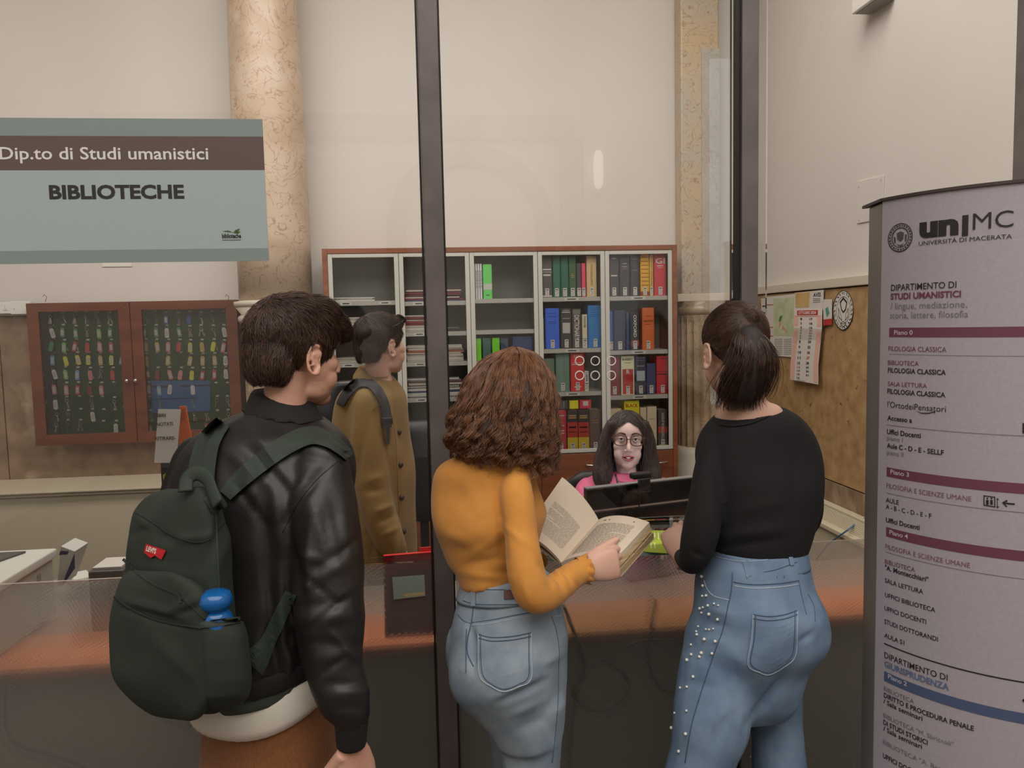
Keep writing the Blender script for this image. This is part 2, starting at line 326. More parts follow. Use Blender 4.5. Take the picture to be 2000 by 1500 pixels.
def sgtext(txt, pxl, pxr, pyb, pyt, mt, bold, name='lettering', Yp=SY, off=.0008, par=None, capk=.73):
    a = PY(pxl, pyb, Yp); b = PY(pxr, pyb-(pxr-pxl)*.022, Yp); t = PY(pxl, pyt, Yp); m = MB(); wd = b.x-a.x
    V, Fc = text_mesh(txt, (t.z-a.z)/capk, bold); xmin = min(v[0] for v in V); xmax = max(v[0] for v in V); k = wd/(xmax-xmin)
    m.add([Vector((a.x+(v[0]-xmin)*k, Yp-off, a.z+v[1])) for v in V], Fc); return m.obj(name, mt, par)
sgtext('Dip.to di Studi umanistici', 0, 407, 311, 286, mat('sign_white', (222, 220, 214), .4), .012, par=sg)
sgtext('BIBLIOTECHE', 97, 360, 388, 361, mat('ink', (38, 36, 35), .5), .035, par=sg)
sgtext('biblioteche', 434, 471, 465, 456, mat('ink', (38, 36, 35), .5), .03, par=sg)
m = MB(); 
for pts in (((434, 452), (445, 450), (456, 454), (446, 453)), ((455, 455), (460, 449), (469, 446), (464, 453)), ((457, 455), (463, 452), (470, 452), (465, 456))):
    m.add([PY(x, y, SY-.001) for x, y in pts], [(0, 1, 2, 3)])
m.obj('leaf_logo', mat('leaf_green', (62, 96, 48), .5), sg)
m = MB(); m.box(PY(434, 468, SY).x, PY(471, 468, SY).x, SY-.001, SY-.0005, PY(450, 469, SY).z, PY(450, 468, SY).z); m.obj('underline', mat('ink_grey', (92, 92, 90), .5), sg)
# ---------------------------------------------------------------- bookcase
FY = 4.70; wood = mat('cherry_wood', (142, 82, 52), .4, var=(120, 66, 40), vscale=3, stretch=(1, 1, 8)); woodd = mat('cherry_door', (128, 72, 46), .4, var=(112, 60, 38), vscale=3, stretch=(1, 1, 8))
alu = mat('grey_aluminium', (196, 194, 184), .45, metal=.15); inner = mat('cabinet_inner', (138, 142, 136), .7, var=(124, 128, 122), vscale=3)
def fx(px, py=700): return PY(px, py, FY).x
def fz(px, py): return PY(px, py, FY).z
BL, BR = fx(629, 500), fx(1322, 500); BT = fz(980, 482)
bc = thing('bookcase', 'wide cherry wood bookcase with five grey-framed glass bays along the back wall', 'bookcase', ((BL+BR)/2, FY+.18, 0))
zmid = fz(1100, 886); bz = .02
m = MB(); m.box(BL, BL+.03, FY-.006, BY-.045, bz, BT); m.box(BR-.03, BR, FY-.006, BY-.045, bz, BT); m.box(BL+.03, BR-.03, FY-.006, BY-.045, BT-.03, BT); m.obj('case', wood, bc, bev=.002)
MB().box(BL+.03, BR-.03, BY-.07, BY-.05, bz, BT-.03).obj('back_panel', inner, bc)
edges = [(643, 772), (784, 912), (921, 1044), (1055.5, 1175), (1187, 1305)]
divs = [BL+.03]+[(fx(edges[i][1], 500)+fx(edges[i+1][0], 500))/2 for i in range(4)]+[BR-.03]
for i in range(1, 5): MB().box(divs[i]-.009, divs[i]+.009, FY+.012, BY-.072, bz, BT-.031).obj('divider', inner, bc)
MB().box(BL+.031, BR-.031, FY+.012, BY-.072, zmid-.02, zmid).obj('divider', inner, bc)
levels = [(588, 650, 709, 777, 836), (588, 648, 707, 777, 836), (583, 644, 704, 770, 836), (580, 681, 766), (578, 684, 772)]
lab = mat('label_white', (226, 222, 212), .6); ink = mat('ink', (38, 36, 35), .5); cab_glass = glass('cabinet_glass', (1, 1, 1), 1.22)
SH = {}
for b in range(5):
    xa, xb = divs[b]+.0095, divs[b+1]-.0095; pc = sum(edges[b])/2
    # door frame
    fr = .026; dm = MB(); z0, z1 = zmid+.003, BT-.032
    dm.box(xa-.008, xa+fr-.008, FY-.002, FY+.010, z0, z1); dm.box(xb-fr+.008, xb+.008, FY-.002, FY+.010, z0, z1); dm.box(xa+fr-.008, xb-fr+.008, FY-.002, FY+.010, z1-.022, z1); dm.box(xa+fr-.008, xb-fr+.008, FY-.002, FY+.010, z0, z0+.024)
    d = dm.obj('glass_door', alu, bc, bev=.0015)
    MB().box(xa+fr-.008, xb-fr+.008, FY+.003, FY+.006, z0+.024, z1-.022).obj('pane', cab_glass, d)
    SH[b] = [fz(pc, y)+.0 for y in levels[b]]
    for k, z in enumerate(SH[b]):
        s = MB().box(xa, xb, FY+.016, BY-.075, z-.026, z).obj('shelf', alu, bc)
        for q in ((.22, .8) if b == 0 else (.25,) if b == 1 else (.5,)):
            if b == 2: continue
            xx = xa+(xb-xa)*q; w_ = .034 if b < 2 else .045
            lm = MB(); lm.box(xx-w_, xx+w_, FY+.0135, FY+.0158, z-.023, z-.004); lm.m = 1; lm.box(xx-w_*.6, xx+w_*.6, FY+.0128, FY+.0135, z-.016, z-.010); lm.obj('label_strip', [lab, ink], s)
    SH[b].append(zmid+.001)
    # lower doors
    ld = MB().box(xa-.008, xb+.008, FY-.004, FY+.010, bz+.06, zmid-.004).obj('lower_door', woodd, bc, bev=.002)
    hx = xb-.08; hz = zmid-.075
    MB().tube([(hx-.05, FY-.005, hz), (hx-.046, FY-.022, hz), (hx, FY-.026, hz-.004), (hx+.046, FY-.022, hz), (hx+.05, FY-.005, hz)], .005, 8).obj('handle', chrome, ld, smooth=True)
MB().box(BL+.031, BR-.031, FY+.02, BY-.07, bz, bz+.058).obj('plinth', woodd, bc)
# ---------------------------------------------------------------- books
SP = FY+.045
callm = MB(); callm.box(-.012, .012, -.0008, 0, 0, .050); callm.m = 1
for k in range(4): callm.box(-.008 if k != 2 else -.003, .008-.004*(k % 2), -.0012, -.0008, .038-k*.010, .0405-k*.010+(.003 if k == 0 else 0))
call_me = callm.mesh('call_label'); [call_me.materials.append(x) for x in (lab, ink)]; call_me.polygons.foreach_set('material_index', callm.mi)
def bm_(c):
    c = tuple(min(250, int(x*1.22+6)) for x in c)
    return mat('cloth_%d_%d_%d' % c, c, .5, bump=.05, bscale=200)
pagem = mat('page_block', (214, 202, 176), .8)
def book(b, lvl, xl, xr, yt, col, label, group=None, deco=(), tagged=True, depth=.17, lean=0, cat='book', lift=0, name='book'):
    z = SH[b][lvl]+.0006+lift; a, c = PY(xl, yt, SP).x, PY(xr, yt, SP).x; h = max(.03, PY((xl+xr)/2, yt, SP).z - z); w_ = c-a-.0012
    t = thing(name, label, cat, ((a+c)/2, SP, z), group); M = Matrix.Rotation(lean, 4, 'Y')
    m = MB(); hw = w_/2; cv = .0025 if w_ > .012 else w_*.2
    n = 6; prof = [(-hw+.0005, .004), (-hw*.8, .001), (-hw*.35, 0), (hw*.35, 0), (hw*.8, .001), (hw-.0005, .004)]
    poly = [Vector((x, y, 0)) for x, y in prof]+[Vector((hw-.0005, depth, 0)), Vector((hw-cv, depth, 0)), Vector((hw-cv, .008, 0)), Vector((-hw+cv, .008, 0)), Vector((-hw+cv, depth, 0)), Vector((-hw+.0005, depth, 0))]
    vs = [M@p for p in poly]+[M@(p+Vector((0, 0, h))) for p in poly]; N_ = len(poly)
    fs = [(i, (i+1) % N_, (i+1) % N_+N_, i+N_) for i in range(N_)]
    for o_ in (0, N_): fs += [(o_+2, o_+3, o_+8, o_+9), (o_+0, o_+1, o_+9, o_+11), (o_+1, o_+2, o_+9), (o_+3, o_+4, o_+8), (o_+4, o_+5, o_+8), (o_+5, o_+6, o_+7, o_+8), (o_+9, o_+10, o_+11)]
    m.add(vs, fs); cover = m.obj('cover', bm_(col), t, origin=WO[t], local=True)
    MB().box(-hw+cv, hw-cv, .009, depth-.004, .004, h-.004, M).obj('page_block', pagem, t, origin=WO[t], local=True)
    for dc in deco:
        kind, f0, f1, dcol = dc[:4]; dm_ = mat('foil_%d_%d_%d' % dcol, dcol, .5)
        if kind == 'bar':
            k = dc[4] if len(dc) > 4 else .8
            MB().box(-hw*k, hw*k, -.001, .003, h*f0, h*f1, M).obj('band', dm_, t, origin=WO[t], local=True)
        elif kind == 'txt' or kind == 'vtxt':
            s = dc[4]; V, Fc = text_mesh(s, 1, .02); xs_ = [v[0] for v in V]; ys_ = [v[1] for v in V]; X_, Y_ = max(xs_)-min(xs_), max(ys_)-min(ys_)
            if kind == 'txt': pts = [M@Vector(((v[0]-min(xs_)-X_/2)/X_*2*hw*.8, -.0012, h*f0+(v[1]-min(ys_))/Y_*h*(f1-f0))) for v in V]
            else: pts = [M@Vector(((v[1]-min(ys_)-Y_/2)/Y_*2*hw*(dc[5] if len(dc) > 5 else .55), -.0012, h*f1-(v[0]-min(xs_))/X_*h*(f1-f0))) for v in V]
            q = MB(); q.add(pts, Fc); q.obj('lettering', dm_, t, origin=WO[t], local=True)
    if tagged:
        l = bpy.data.objects.new('call_number_label', call_me); link(l, '', t, WO[t]+M@Vector((0, -.0014, .006))); l.rotation_euler = (0, lean, 0)
        if w_ < .026: l.scale.x = max(.3, w_/.026*.9)
    return t
W_ = (225, 220, 208); G_ = (186, 158, 90); K_ = (40, 38, 38)
g4a, g4b, g4c, g4d = 'reference books on the top shelf, fourth bay', 'reference books on the second shelf, fourth bay', 'reference books on the third shelf, fourth bay', 'reference books on the bottom shelf, fourth bay'
g5a, g5b, g5c, g5d = [g.replace('fourth', 'fifth') for g in (g4a, g4b, g4c, g4d)]
book(3, 0, 1057, 1078, 500, (74, 72, 70), 'dark grey dictionary with white title, leftmost on the top shelf of fourth bay', g4a, [('bar', .66, .69, W_), ('bar', .61, .62, W_, .95), ('bar', .52, .56, W_, .7), ('bar', .015, .05, W_, .9)])
book(3, 0, 1079, 1094, 498, (44, 92, 76), 'green cloth volume beside the dark grey dictionary on top shelf', g4a)
book(3, 0, 1094.5, 1110, 498, (42, 88, 72), 'green cloth volume, middle of three alike on top shelf', g4a)
book(3, 0, 1110.5, 1125, 497, (50, 84, 56), 'green volume with gold title bands on the top shelf', g4a, [('bar', .46, .475, G_, .5), ('bar', .50, .515, G_, .5), ('bar', .54, .55, G_, .4)])
book(3, 0, 1125.5, 1135, 514, (66, 62, 68), 'short dark grey paperback between green and pink book spines', g4a)
book(3, 0, 1135.5, 1143.5, 514, (206, 66, 96), 'thin pink book on the top shelf of fourth bay', g4a)
book(3, 0, 1145, 1165, 500, (184, 156, 112), 'tan thick book at right end of top shelf, fourth bay', g4a, [('vtxt', .28, .8, (150, 122, 80), 'VOCABOLARIO', .2)])
book(4, 0, 1189, 1209, 500, (58, 56, 55), 'dark grey book with two white title lines, leftmost of fifth bay top shelf', g5a, [('bar', .93, .945, W_, .4), ('bar', .50, .53, W_, .6)])
book(4, 0, 1210, 1230, 501, (54, 51, 50), 'black book with cream and red title lines, top shelf of fifth bay', g5a, [('bar', .82, .83, W_, .45), ('bar', .74, .75, W_, .5), ('bar', .69, .70, (170, 120, 100), .8)])
book(4, 0, 1231, 1249, 500, (50, 47, 46), 'black book beside the tall yellow book on top shelf', g5a, [('bar', .92, .93, (150, 146, 138), .5), ('bar', .64, .65, (150, 146, 138), .5)])
book(4, 0, 1250.5, 1268, 492, (218, 150, 44), 'tall thick yellow book with printed spine on top shelf', g5a, [('bar', .96-.09*k, .975-.09*k, (150, 92, 30), .8) for k in range(9)]+[('bar', .01, .10, (160, 40, 44), .98)])
book(4, 0, 1268.5, 1276, 497, (216, 164, 72), 'narrow yellow book beside the tall yellow book', g5a, [('vtxt', .2, .95, (150, 100, 40), 'IL NUOVO DIZIONARIO', .4)])
book(4, 0, 1277.5, 1301, 494, (178, 46, 56), 'thick red book with large white GI on its spine', g5a, [('txt', .75, .88, W_, 'GI'), ('bar', .69, .71, W_, .5), ('bar', .65, .66, W_, .4)])
# second shelf
book(3, 1, 1057.5, 1062, 621, (190, 168, 110), 'sliver of a tan book at far left, second shelf of fourth bay', g4b)
book(3, 1, 1064.5, 1092, 602, (44, 88, 186), 'thick bright blue dictionary on second shelf', g4b, [('bar', .87, .88, (30, 60, 130), .7), ('bar', .79, .80, (26, 40, 90), .7), ('bar', .66, .67, (26, 40, 90), .5), ('bar', .62, .63, (26, 40, 90), .5)])
book(3, 1, 1095, 1116, 602, (52, 50, 52), 'black dictionary with a white square on the spine, second shelf', g4b, [('bar', .89, .91, W_, .75), ('bar', .93, .96, (150, 146, 140), .6), ('bar', .74, .755, (180, 176, 168), .7), ('bar', .38, .64, (206, 204, 196), .7)])
book(3, 1, 1117, 1135, 603, (66, 64, 62), 'grey black dictionary with vertical white lettering on second shelf', g4b, [('vtxt', .22, .84, W_, 'DICTIONARY'), ('bar', .86, .97, (130, 128, 124), .8)])
book(3, 1, 1136.5, 1147, 614, (190, 180, 158), 'slim cream book between the grey black and azure dictionaries', g4b, [('vtxt', .6, .95, (110, 100, 84), 'SYNONYMS', .4), ('bar', .26, .28, K_, .8)])
book(3, 1, 1148, 1176, 596, (20, 104, 164), 'thick azure blue book at right end of second shelf, fourth bay', g4b, [('bar', .93-.05*k, .938-.05*k, (14, 70, 120), .7) for k in range(5)])
book(4, 1, 1190, 1197, 607, (34, 86, 150), 'leaning thin blue book at left end of fifth bay second shelf', g5b, lean=.0)
book(4, 1, 1199, 1222, 606, (40, 46, 70), 'thick navy book on the second shelf of fifth bay', g5b, [('bar', .88, .90, (70, 78, 110), .5)])
book(4, 1, 1223, 1229, 611, (44, 56, 92), 'thin dark blue book leaning against the thick navy book', g5b, tagged=False)
book(4, 1, 1231, 1249, 610, (34, 32, 36), 'black dictionary with OXFORD in white down the spine', g5b, [('vtxt', .34, .93, W_, 'OXFORD', .34), ('bar', .10, .26, (180, 80, 80), .8)])
book(4, 1, 1254, 1278, 601, (182, 88, 38), 'thick orange brown book on the second shelf of fifth bay', g5b, [('bar', .80, .81, (110, 50, 22), .5), ('txt', .66, .71, (70, 34, 20), 'ANALITICO'), ('bar', .60, .61, (110, 50, 22), .5)])
# third
book(3, 2, 1062, 1083, 700, (84, 104, 88), 'faded green book at left end of third shelf, fourth bay', g4c, tagged=False)
book(3, 2, 1085, 1112, 690, (88, 116, 100), 'tall faded green volume on third shelf beside the red dictionary', g4c)
book(3, 2, 1114, 1141, 689, (184, 40, 40), 'thick red dictionary with white print on third shelf of fourth bay', g4c, [('bar', .93, .94, W_, .6), ('bar', .88, .90, W_, .5), ('bar', .74, .75, W_, .7), ('bar', .69, .71, W_, .8), ('bar', .10, .13, W_, .5)])
book(3, 2, 1141.5, 1150, 725, (208, 202, 190), 'short white booklet beside the thick red dictionary', g4c, [('vtxt', .45, .95, K_, 'LIBER', .5)])
book(4, 2, 1189, 1211, 696, (112, 34, 44), 'maroon book at left end of third shelf, fifth bay', g5c)
book(4, 2, 1213, 1239, 695, (226, 200, 160), 'cream dictionary with red block and letter R on third shelf', g5c, [('bar', .02, .66, (196, 44, 34), .8), ('txt', .88, .94, (60, 50, 44), 'ROBERT'), ('bar', .82, .83, (90, 80, 70), .5)])
book(4, 2, 1240.5, 1262, 696, (40, 42, 58), 'navy book with a pale square on spine, third shelf of fifth bay', g5c, [('bar', .74, .755, (190, 190, 190), .7), ('bar', .89, .905, (120, 124, 150), .8), ('bar', .95, .965, (120, 124, 150), .8), ('bar', .36, .62, (186, 200, 202), .75)])
book(4, 2, 1263, 1281, 710, (46, 54, 92), 'short blue cloth book between navy and red books', g5c)
book(4, 2, 1282, 1306, 695, (168, 24, 42), 'thick crimson book at right end of third shelf, fifth bay', g5c, [('bar', .92, .93, (110, 16, 28), .6), ('bar', .50, .54, (110, 16, 28), .9), ('bar', .58, .59, (110, 16, 28), .9)])
t = [x for x in bpy.data.objects if x.get('label', '').startswith('cream dictionary')][0]
sgt = MB(); V, Fc = text_mesh('R', .034, .04); wR = max(v[0] for v in V); sgt.add([Vector((v[0]-wR/2, -.0022, .135+v[1])) for v in V], Fc); sgt.obj('lettering', lab, t, origin=WO[t], local=True)
# bottom
book(3, 3, 1060, 1083, 799, (170, 60, 74), 'dark pink book behind the curly hair, bottom shelf of fourth bay', g4d, tagged=False)
book(3, 3, 1085, 1106, 801, (168, 44, 58), 'red pink book on the bottom shelf left of the twin dictionaries', g4d, [('bar', .86, .88, W_, .6), ('bar', .62, .64, W_, .6), ('bar', .5, .52, W_, .6), ('bar', .44, .46, W_, .6)])
for (a, c, s) in ((1107.5, 1128, 'left'), (1129, 1150, 'right')):
    book(3, 3, a, c, 800, (42, 38, 38), f'black, red and yellow striped dictionary, {s} of the two', g4d, [('bar', .34, .70, (198, 52, 36), 1), ('bar', .06, .34, (226, 196, 40), 1), ('bar', .0, .06, (40, 70, 110), 1), ('bar', .84, .87, (200, 160, 80), .7), ('bar', .79, .82, (200, 160, 80), .7), ('bar', .56, .60, (230, 190, 60), .7), ('bar', .46, .48, (230, 190, 60), .7)])
book(3, 3, 1151, 1174, 800, (84, 62, 50), 'brown leather book at right end of the bottom shelf', g4d, [('bar', .74, .75, G_, .6), ('bar', .68, .69, G_, .6)])
hb = lambda b, l, x, y: PY(x, y, SP).z-SH[b][l]
lf = hb(3, 3, 1120, 799)+.001
for (a, c, y, col, lb, dc) in ((1086, 1091, 782, (176, 142, 70), 'small gold striped book lying on the upright row', []), (1092, 1110, 782, (60, 58, 58), 'small black book lying left of the yellow one', [('bar', .1, .9, (150, 146, 140), .15)]), (1112, 1130, 782, (222, 196, 34), 'small bright yellow book on top of the twin dictionaries', []), (1132, 1155, 781, (190, 44, 64), 'small red book with a white label on top of the row', [('bar', .3, .85, W_, .45)])):
    book(3, 3, a, c, y, col, lb, 'small books lying on the bottom row, fourth bay', dc, tagged=False, lift=lf)
book(4, 3, 1191, 1214, 798, (188, 168, 128), 'tan box-like book at the left end of bottom shelf, fifth bay', g5d, tagged=False)
book(4, 3, 1219, 1249, 782, (222, 190, 20), 'yellow dictionary with red title standing behind the seated woman', g5d, [('txt', .86, .93, (190, 50, 30), 'BLACK'), ('bar', .66, .70, (200, 60, 30), 1)], tagged=False)
book(4, 3, 1250, 1263, 796, (186, 172, 146), 'narrow beige volume right of the yellow dictionary', g5d)
book(4, 3, 1264, 1283, 794, (190, 176, 148), 'wide beige volume in the bottom row of fifth bay', g5d, [('bar', .7, .71, (140, 124, 96), .6)])
book(4, 3, 1285, 1304, 800, (66, 60, 56), 'black book with a red panel and yellow stripe, bottom right', g5d, [('bar', .40, .56, (196, 72, 60), .98), ('vtxt', .2, .92, (200, 196, 184), 'HARRAP MONOLINGUE', .3), ('bar', .04, .10, (214, 190, 60), .9)])
# third bay folders
g3 = 'binders on the shelves of the third bay'
for k in range(4): book(2, 0, 923+k*4.6, 927.2+k*4.6, 515, (214, 210, 202), ['white pamphlet binder at left end of the third bay top shelf', 'second white pamphlet binder from left, third bay', 'third white pamphlet binder from left, third bay', 'white pamphlet binder touching the green one'][k], g3, [('vtxt', .3, .8, (90, 88, 84), 'RIVISTA', .4)], tagged=False)
book(2, 0, 942.5, 960.5, 516, (92, 190, 90), 'bright green file box with a white band on top shelf', g3, [('bar', .26, .44, (214, 222, 210), .95), ('bar', .1, .12, K_, .4)], tagged=False)
for (a, c, y, col, lb) in ((928, 940, 661, (104, 190, 40), 'lime green file box, left of the two on third shelf'), (942, 959, 660, (58, 92, 84), 'dark teal file box between the lime green ones'), (960.5, 976, 660, (104, 190, 40), 'lime green file box, right of the two on third shelf'), (977, 993, 660, (52, 64, 84), 'slate blue file box beside the right lime green one'), (1001, 1040, 657, (36, 52, 92), 'wide navy blue file box at right end of third bay')):
    book(2, 2, a, c, y, col, lb, g3, tagged=False)
# paper stacks and folders in bays 1, 2
cols = dict(w=(214, 210, 200), c=(196, 186, 168), r=(140, 50, 60), m=(96, 52, 50), b=(50, 70, 120), o=(176, 100, 62), g=(120, 118, 112), k=(60, 54, 50))
def stack(b, lvl, xl, xr, seq, desc, y0=SP, th=.0055):
    z = SH[b][lvl]+.001; a, c = PY(xl, 650, y0).x, PY(xr, 650, y0).x; g = desc+' stack'
    for i, ch in enumerate(seq):
        t_ = th*rnd.uniform(.7, 1.3)*(1.6 if ch in 'wc' and rnd.random() < .3 else 1); dx, dy = rnd.uniform(-.006, .006), rnd.uniform(-.004, .01); q = MB(); w2 = (c-a)*rnd.uniform(.92, 1); M = Matrix.Translation(((a+c)/2+dx, y0+.102+dy*.6, z))@Matrix.Rotation(rnd.uniform(-.04, .04), 4, 'Z')
        q.box(-w2/2, w2/2, -.095, .095, 0, t_*.86, M); cn = dict(w='white', c='cream', r='dark red', m='maroon', b='blue', o='orange brown', g='grey', k='black')[ch]
        wh = 'lowest' if i == 0 else 'topmost' if i == len(seq)-1 else f'{ordn(i)} from the bottom' if i < 12 else f'{ordn(len(seq)-1-i)} from the top'
        o = q.obj('paper_folder', mat('paper_'+ch, cols[ch], .75), None, origin=M.translation); tag(o, f'{cn} folder, {wh} in the {desc}', 'folder', g); z += t_
stack(0, 0, 650, 735, 'wcw', 'top shelf pile of first bay', th=.008)
stack(0, 1, 668, 745, 'wcwcwwcwcw', 'second shelf pile of first bay', th=.008)
stack(0, 2, 652, 700, 'wcwc', 'third shelf pile of first bay', th=.008)
stack(0, 3, 652, 712, 'wcwgwcwgwcw', 'fourth shelf pile of first bay', th=.007)
stack(1, 0, 790, 905, 'brwmmrmcm', 'top shelf pile of second bay', th=.0085)
stack(1, 1, 790, 836, 'cwcrrrcmrw', 'second shelf pile of second bay', th=.0085)
stack(1, 2, 790, 905, 'cwwcwoowcwc', 'third shelf pile of second bay', th=.0085)
stack(1, 3, 790, 900, 'gwwbwwgwkcmgw', 'fourth shelf pile of second bay', th=.0078)
stack(1, 4, 792, 900, 'wcw', 'fifth shelf pile of second bay', th=.007)
stack(1, 1, 868, 900, 'kkg', 'dark pile behind the post in second bay', th=.01)
# ---------------------------------------------------------------- key cabinet
KY = 4.88
def kz(px, py): return PY(px, py, KY).z
def kx(px, py): return PY(px, py, KY).x
kL, kR = (kx(50, 593)+kx(70, 872))/2, (kx(459, 586)+kx(476, 830))/2; kT = kz(250, 589); kB = kz(170, 868)
mah = mat('mahogany', (112, 62, 42), .35, var=(94, 48, 32), vscale=3, stretch=(1, 1, 6))
kc = thing('key_cabinet', 'mahogany wall key cabinet with two glazed doors over a green board', 'cabinet', ((kL+kR)/2, 5.01, kB))
m = MB(); m.box(kL, kL+.02, KY+.022, 5.008, kB, kT); m.box(kR-.02, kR, KY+.022, 5.008, kB, kT); m.box(kL+.02, kR-.02, KY+.022, 5.008, kB, kB+.02); m.box(kL+.02, kR-.02, KY+.022, 5.008, kT-.02, kT); m.obj('case', mah, kc, bev=.002)
MB().box(kL+.021, kR-.021, 4.985, 5.0, kB+.021, kT-.021).obj('green_board', mat('green_felt', (48, 84, 48), .9, var=(40, 72, 42), vscale=20), kc)
MB().box(kL+.03, kL+.098, 4.975, 4.984, kB+.025, kT-.025).obj('black_strip', mat('black_board', (32, 30, 28), .7), kc)
kM = (kx(251, 590)+kx(270, 866))/2
bd = kc.children[1]
for di, (a, b) in enumerate(((kL, kM-.002), (kM+.002, kR))):
    fw = .066; m = MB(); c0 = KY; c1 = KY+.02
    for q in (((a, kB), (b, kB), (b-fw, kB+fw), (a+fw, kB+fw)), ((a, kT), (b, kT), (b-fw, kT-fw*.8), (a+fw, kT-fw*.8)), ((a, kB), (a, kT), (a+fw, kT-fw*.8), (a+fw, kB+fw)), ((b, kB), (b, kT), (b-fw, kT-fw*.8), (b-fw, kB+fw))):
        m.quadslab(*[(x, c0, z) for x, z in q], (0, .02, 0))
    d = m.obj('glass_door', mah, kc, bev=.0015)
    MB().box(a+fw-.004, b-fw+.004, KY+.008, KY+.012, kB+fw-.004, kT-fw*.8+.004).obj('pane', glass('clear_glass'), d)
    kk = kx(250 if di == 0 else 267, 743); m = MB(); m.lathe([(.004, 0), (.005, .012), (.011, .018), (.012, .024), (.006, .03)], (0, 0, 0), 16, Matrix.Translation((kk, KY, kz(258, 743)))@Matrix.Rotation(math.pi/2, 4, 'X')); m.obj('knob', chrome, d, smooth=True)
for hx_ in (88, 444):
    c = PY(hx_, 583, KY+.08); MB().tube([c+Vector(v) for v in ((0, 0, -.02), (.01, 0, .01), (-.004, 0, .025), (-.012, 0, .012))], .002, 6).obj('hook', mat('dull_metal', (120, 116, 110), .4, metal=.8), kc)
# painted reflection of a blue screen, built as a panel behind the keys
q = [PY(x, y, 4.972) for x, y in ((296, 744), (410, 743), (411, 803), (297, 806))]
bl = MB().quadslab(*q, (0, .002, 0)).obj('screen_reflection', mat('reflection_blue', (44, 104, 168), .5, var=(60, 124, 180), vscale=6), None, origin=q[3]); tag(bl, 'blue panel painted as a screen reflection, with dark strips, inside the right door of the key cabinet', 'sheet')
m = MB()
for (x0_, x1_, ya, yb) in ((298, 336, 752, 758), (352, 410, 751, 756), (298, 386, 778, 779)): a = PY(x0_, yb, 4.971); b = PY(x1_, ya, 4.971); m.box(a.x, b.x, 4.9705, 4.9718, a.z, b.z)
m.obj('reflection_strip', mat('reflection_navy', (30, 44, 74), .5), bl, origin=WO[bl])
# keys
KB = 4.968; lilac = (0, 0, 0)
ktc = dict(g=(60, 130, 84), G=(96, 170, 84), r=(172, 56, 50), p=(204, 120, 116), y=(218, 192, 60), Y=(176, 152, 78), b=(92, 150, 184), w=(206, 204, 198), B=(54, 74, 150), d=(120, 40, 38), k=(44, 42, 40), c=(150, 148, 142), t=(214, 206, 170))
ktn = dict(g='green', G='light green', r='red', p='pink', y='yellow', Y='mustard', b='pale blue', w='white', B='blue', d='dark red', k='black', c='bare metal', t='cream')
ktc = {k: tuple(min(250, int(x*1.25+10)) for x in v) for k, v in ktc.items()}
def tag_mesh(ch, style):
    m = MB(); w2, h = .0125, .062; pts = []
    for (x, z) in ((-w2, -h+.005), (-w2+.005, -h), (w2-.005, -h), (w2, -h+.005), (w2, -.012), (w2-.006, -.002), (-w2+.006, -.002), (-w2, -.012)): pts.append((x, -.004, z))
    m.prism(pts, (0, .005, 0)); me = m.mesh('tag'); me.materials.append(mat('tag_'+ch, ktc[ch], .4)); return me
def key_mesh():
    m = MB(); m.tube([(.009*math.cos(a*math.pi/5), 0, -.010+.009*math.sin(a*math.pi/5)) for a in range(10)], .0022, 5, closed=True); m.box(-.0025, .0025, -.001, .001, -.055, -.018)
    for k in range(3): m.box(.0025, .006, -.001, .001, -.053+k*.007, -.049+k*.007)
    me = m.mesh('key'); me.materials.append(mat('key_metal', (176, 170, 156), .35, metal=.7)); return me
km = key_mesh(); rm = MB().tube([(.008*math.cos(a*math.pi/6), -.001, .004+.008*math.sin(a*math.pi/6)) for a in range(12)], .0011, 5, closed=True).mesh('ring'); rm.materials.append(mat('key_metal', (176, 170, 156), .35, metal=.7))
im = MB().box(-.008, .008, -.0052, -.0042, -.05, -.016).mesh('insert'); im.materials.append(lab)
lm_ = MB().box(-.009, .009, 0, .001, -.005, .005).mesh('hook_label'); lm_.materials.append(lab)
tms = {}
rowsL = ['cccccc-', 'wggcGg-', 'gGrrpr-', 'byyyYyb', 'wGbpcrd', 'pprdp-w', 'wc-k-kc', 'ck-t--k', 'kkc--tk']
rowsR = ['ccBcBcc-', 'ggtgcccw', 'YYpryYyp', 'Y-Y-YYYw', 'ddppyrrw', 'pbw-w---', 'cc--c-cc', 'cc--cc-c', 'dr---rc-']
ry = [225, 335, 450, 560, 675, 800, 915, 1020, 1110]
n_keys = 0
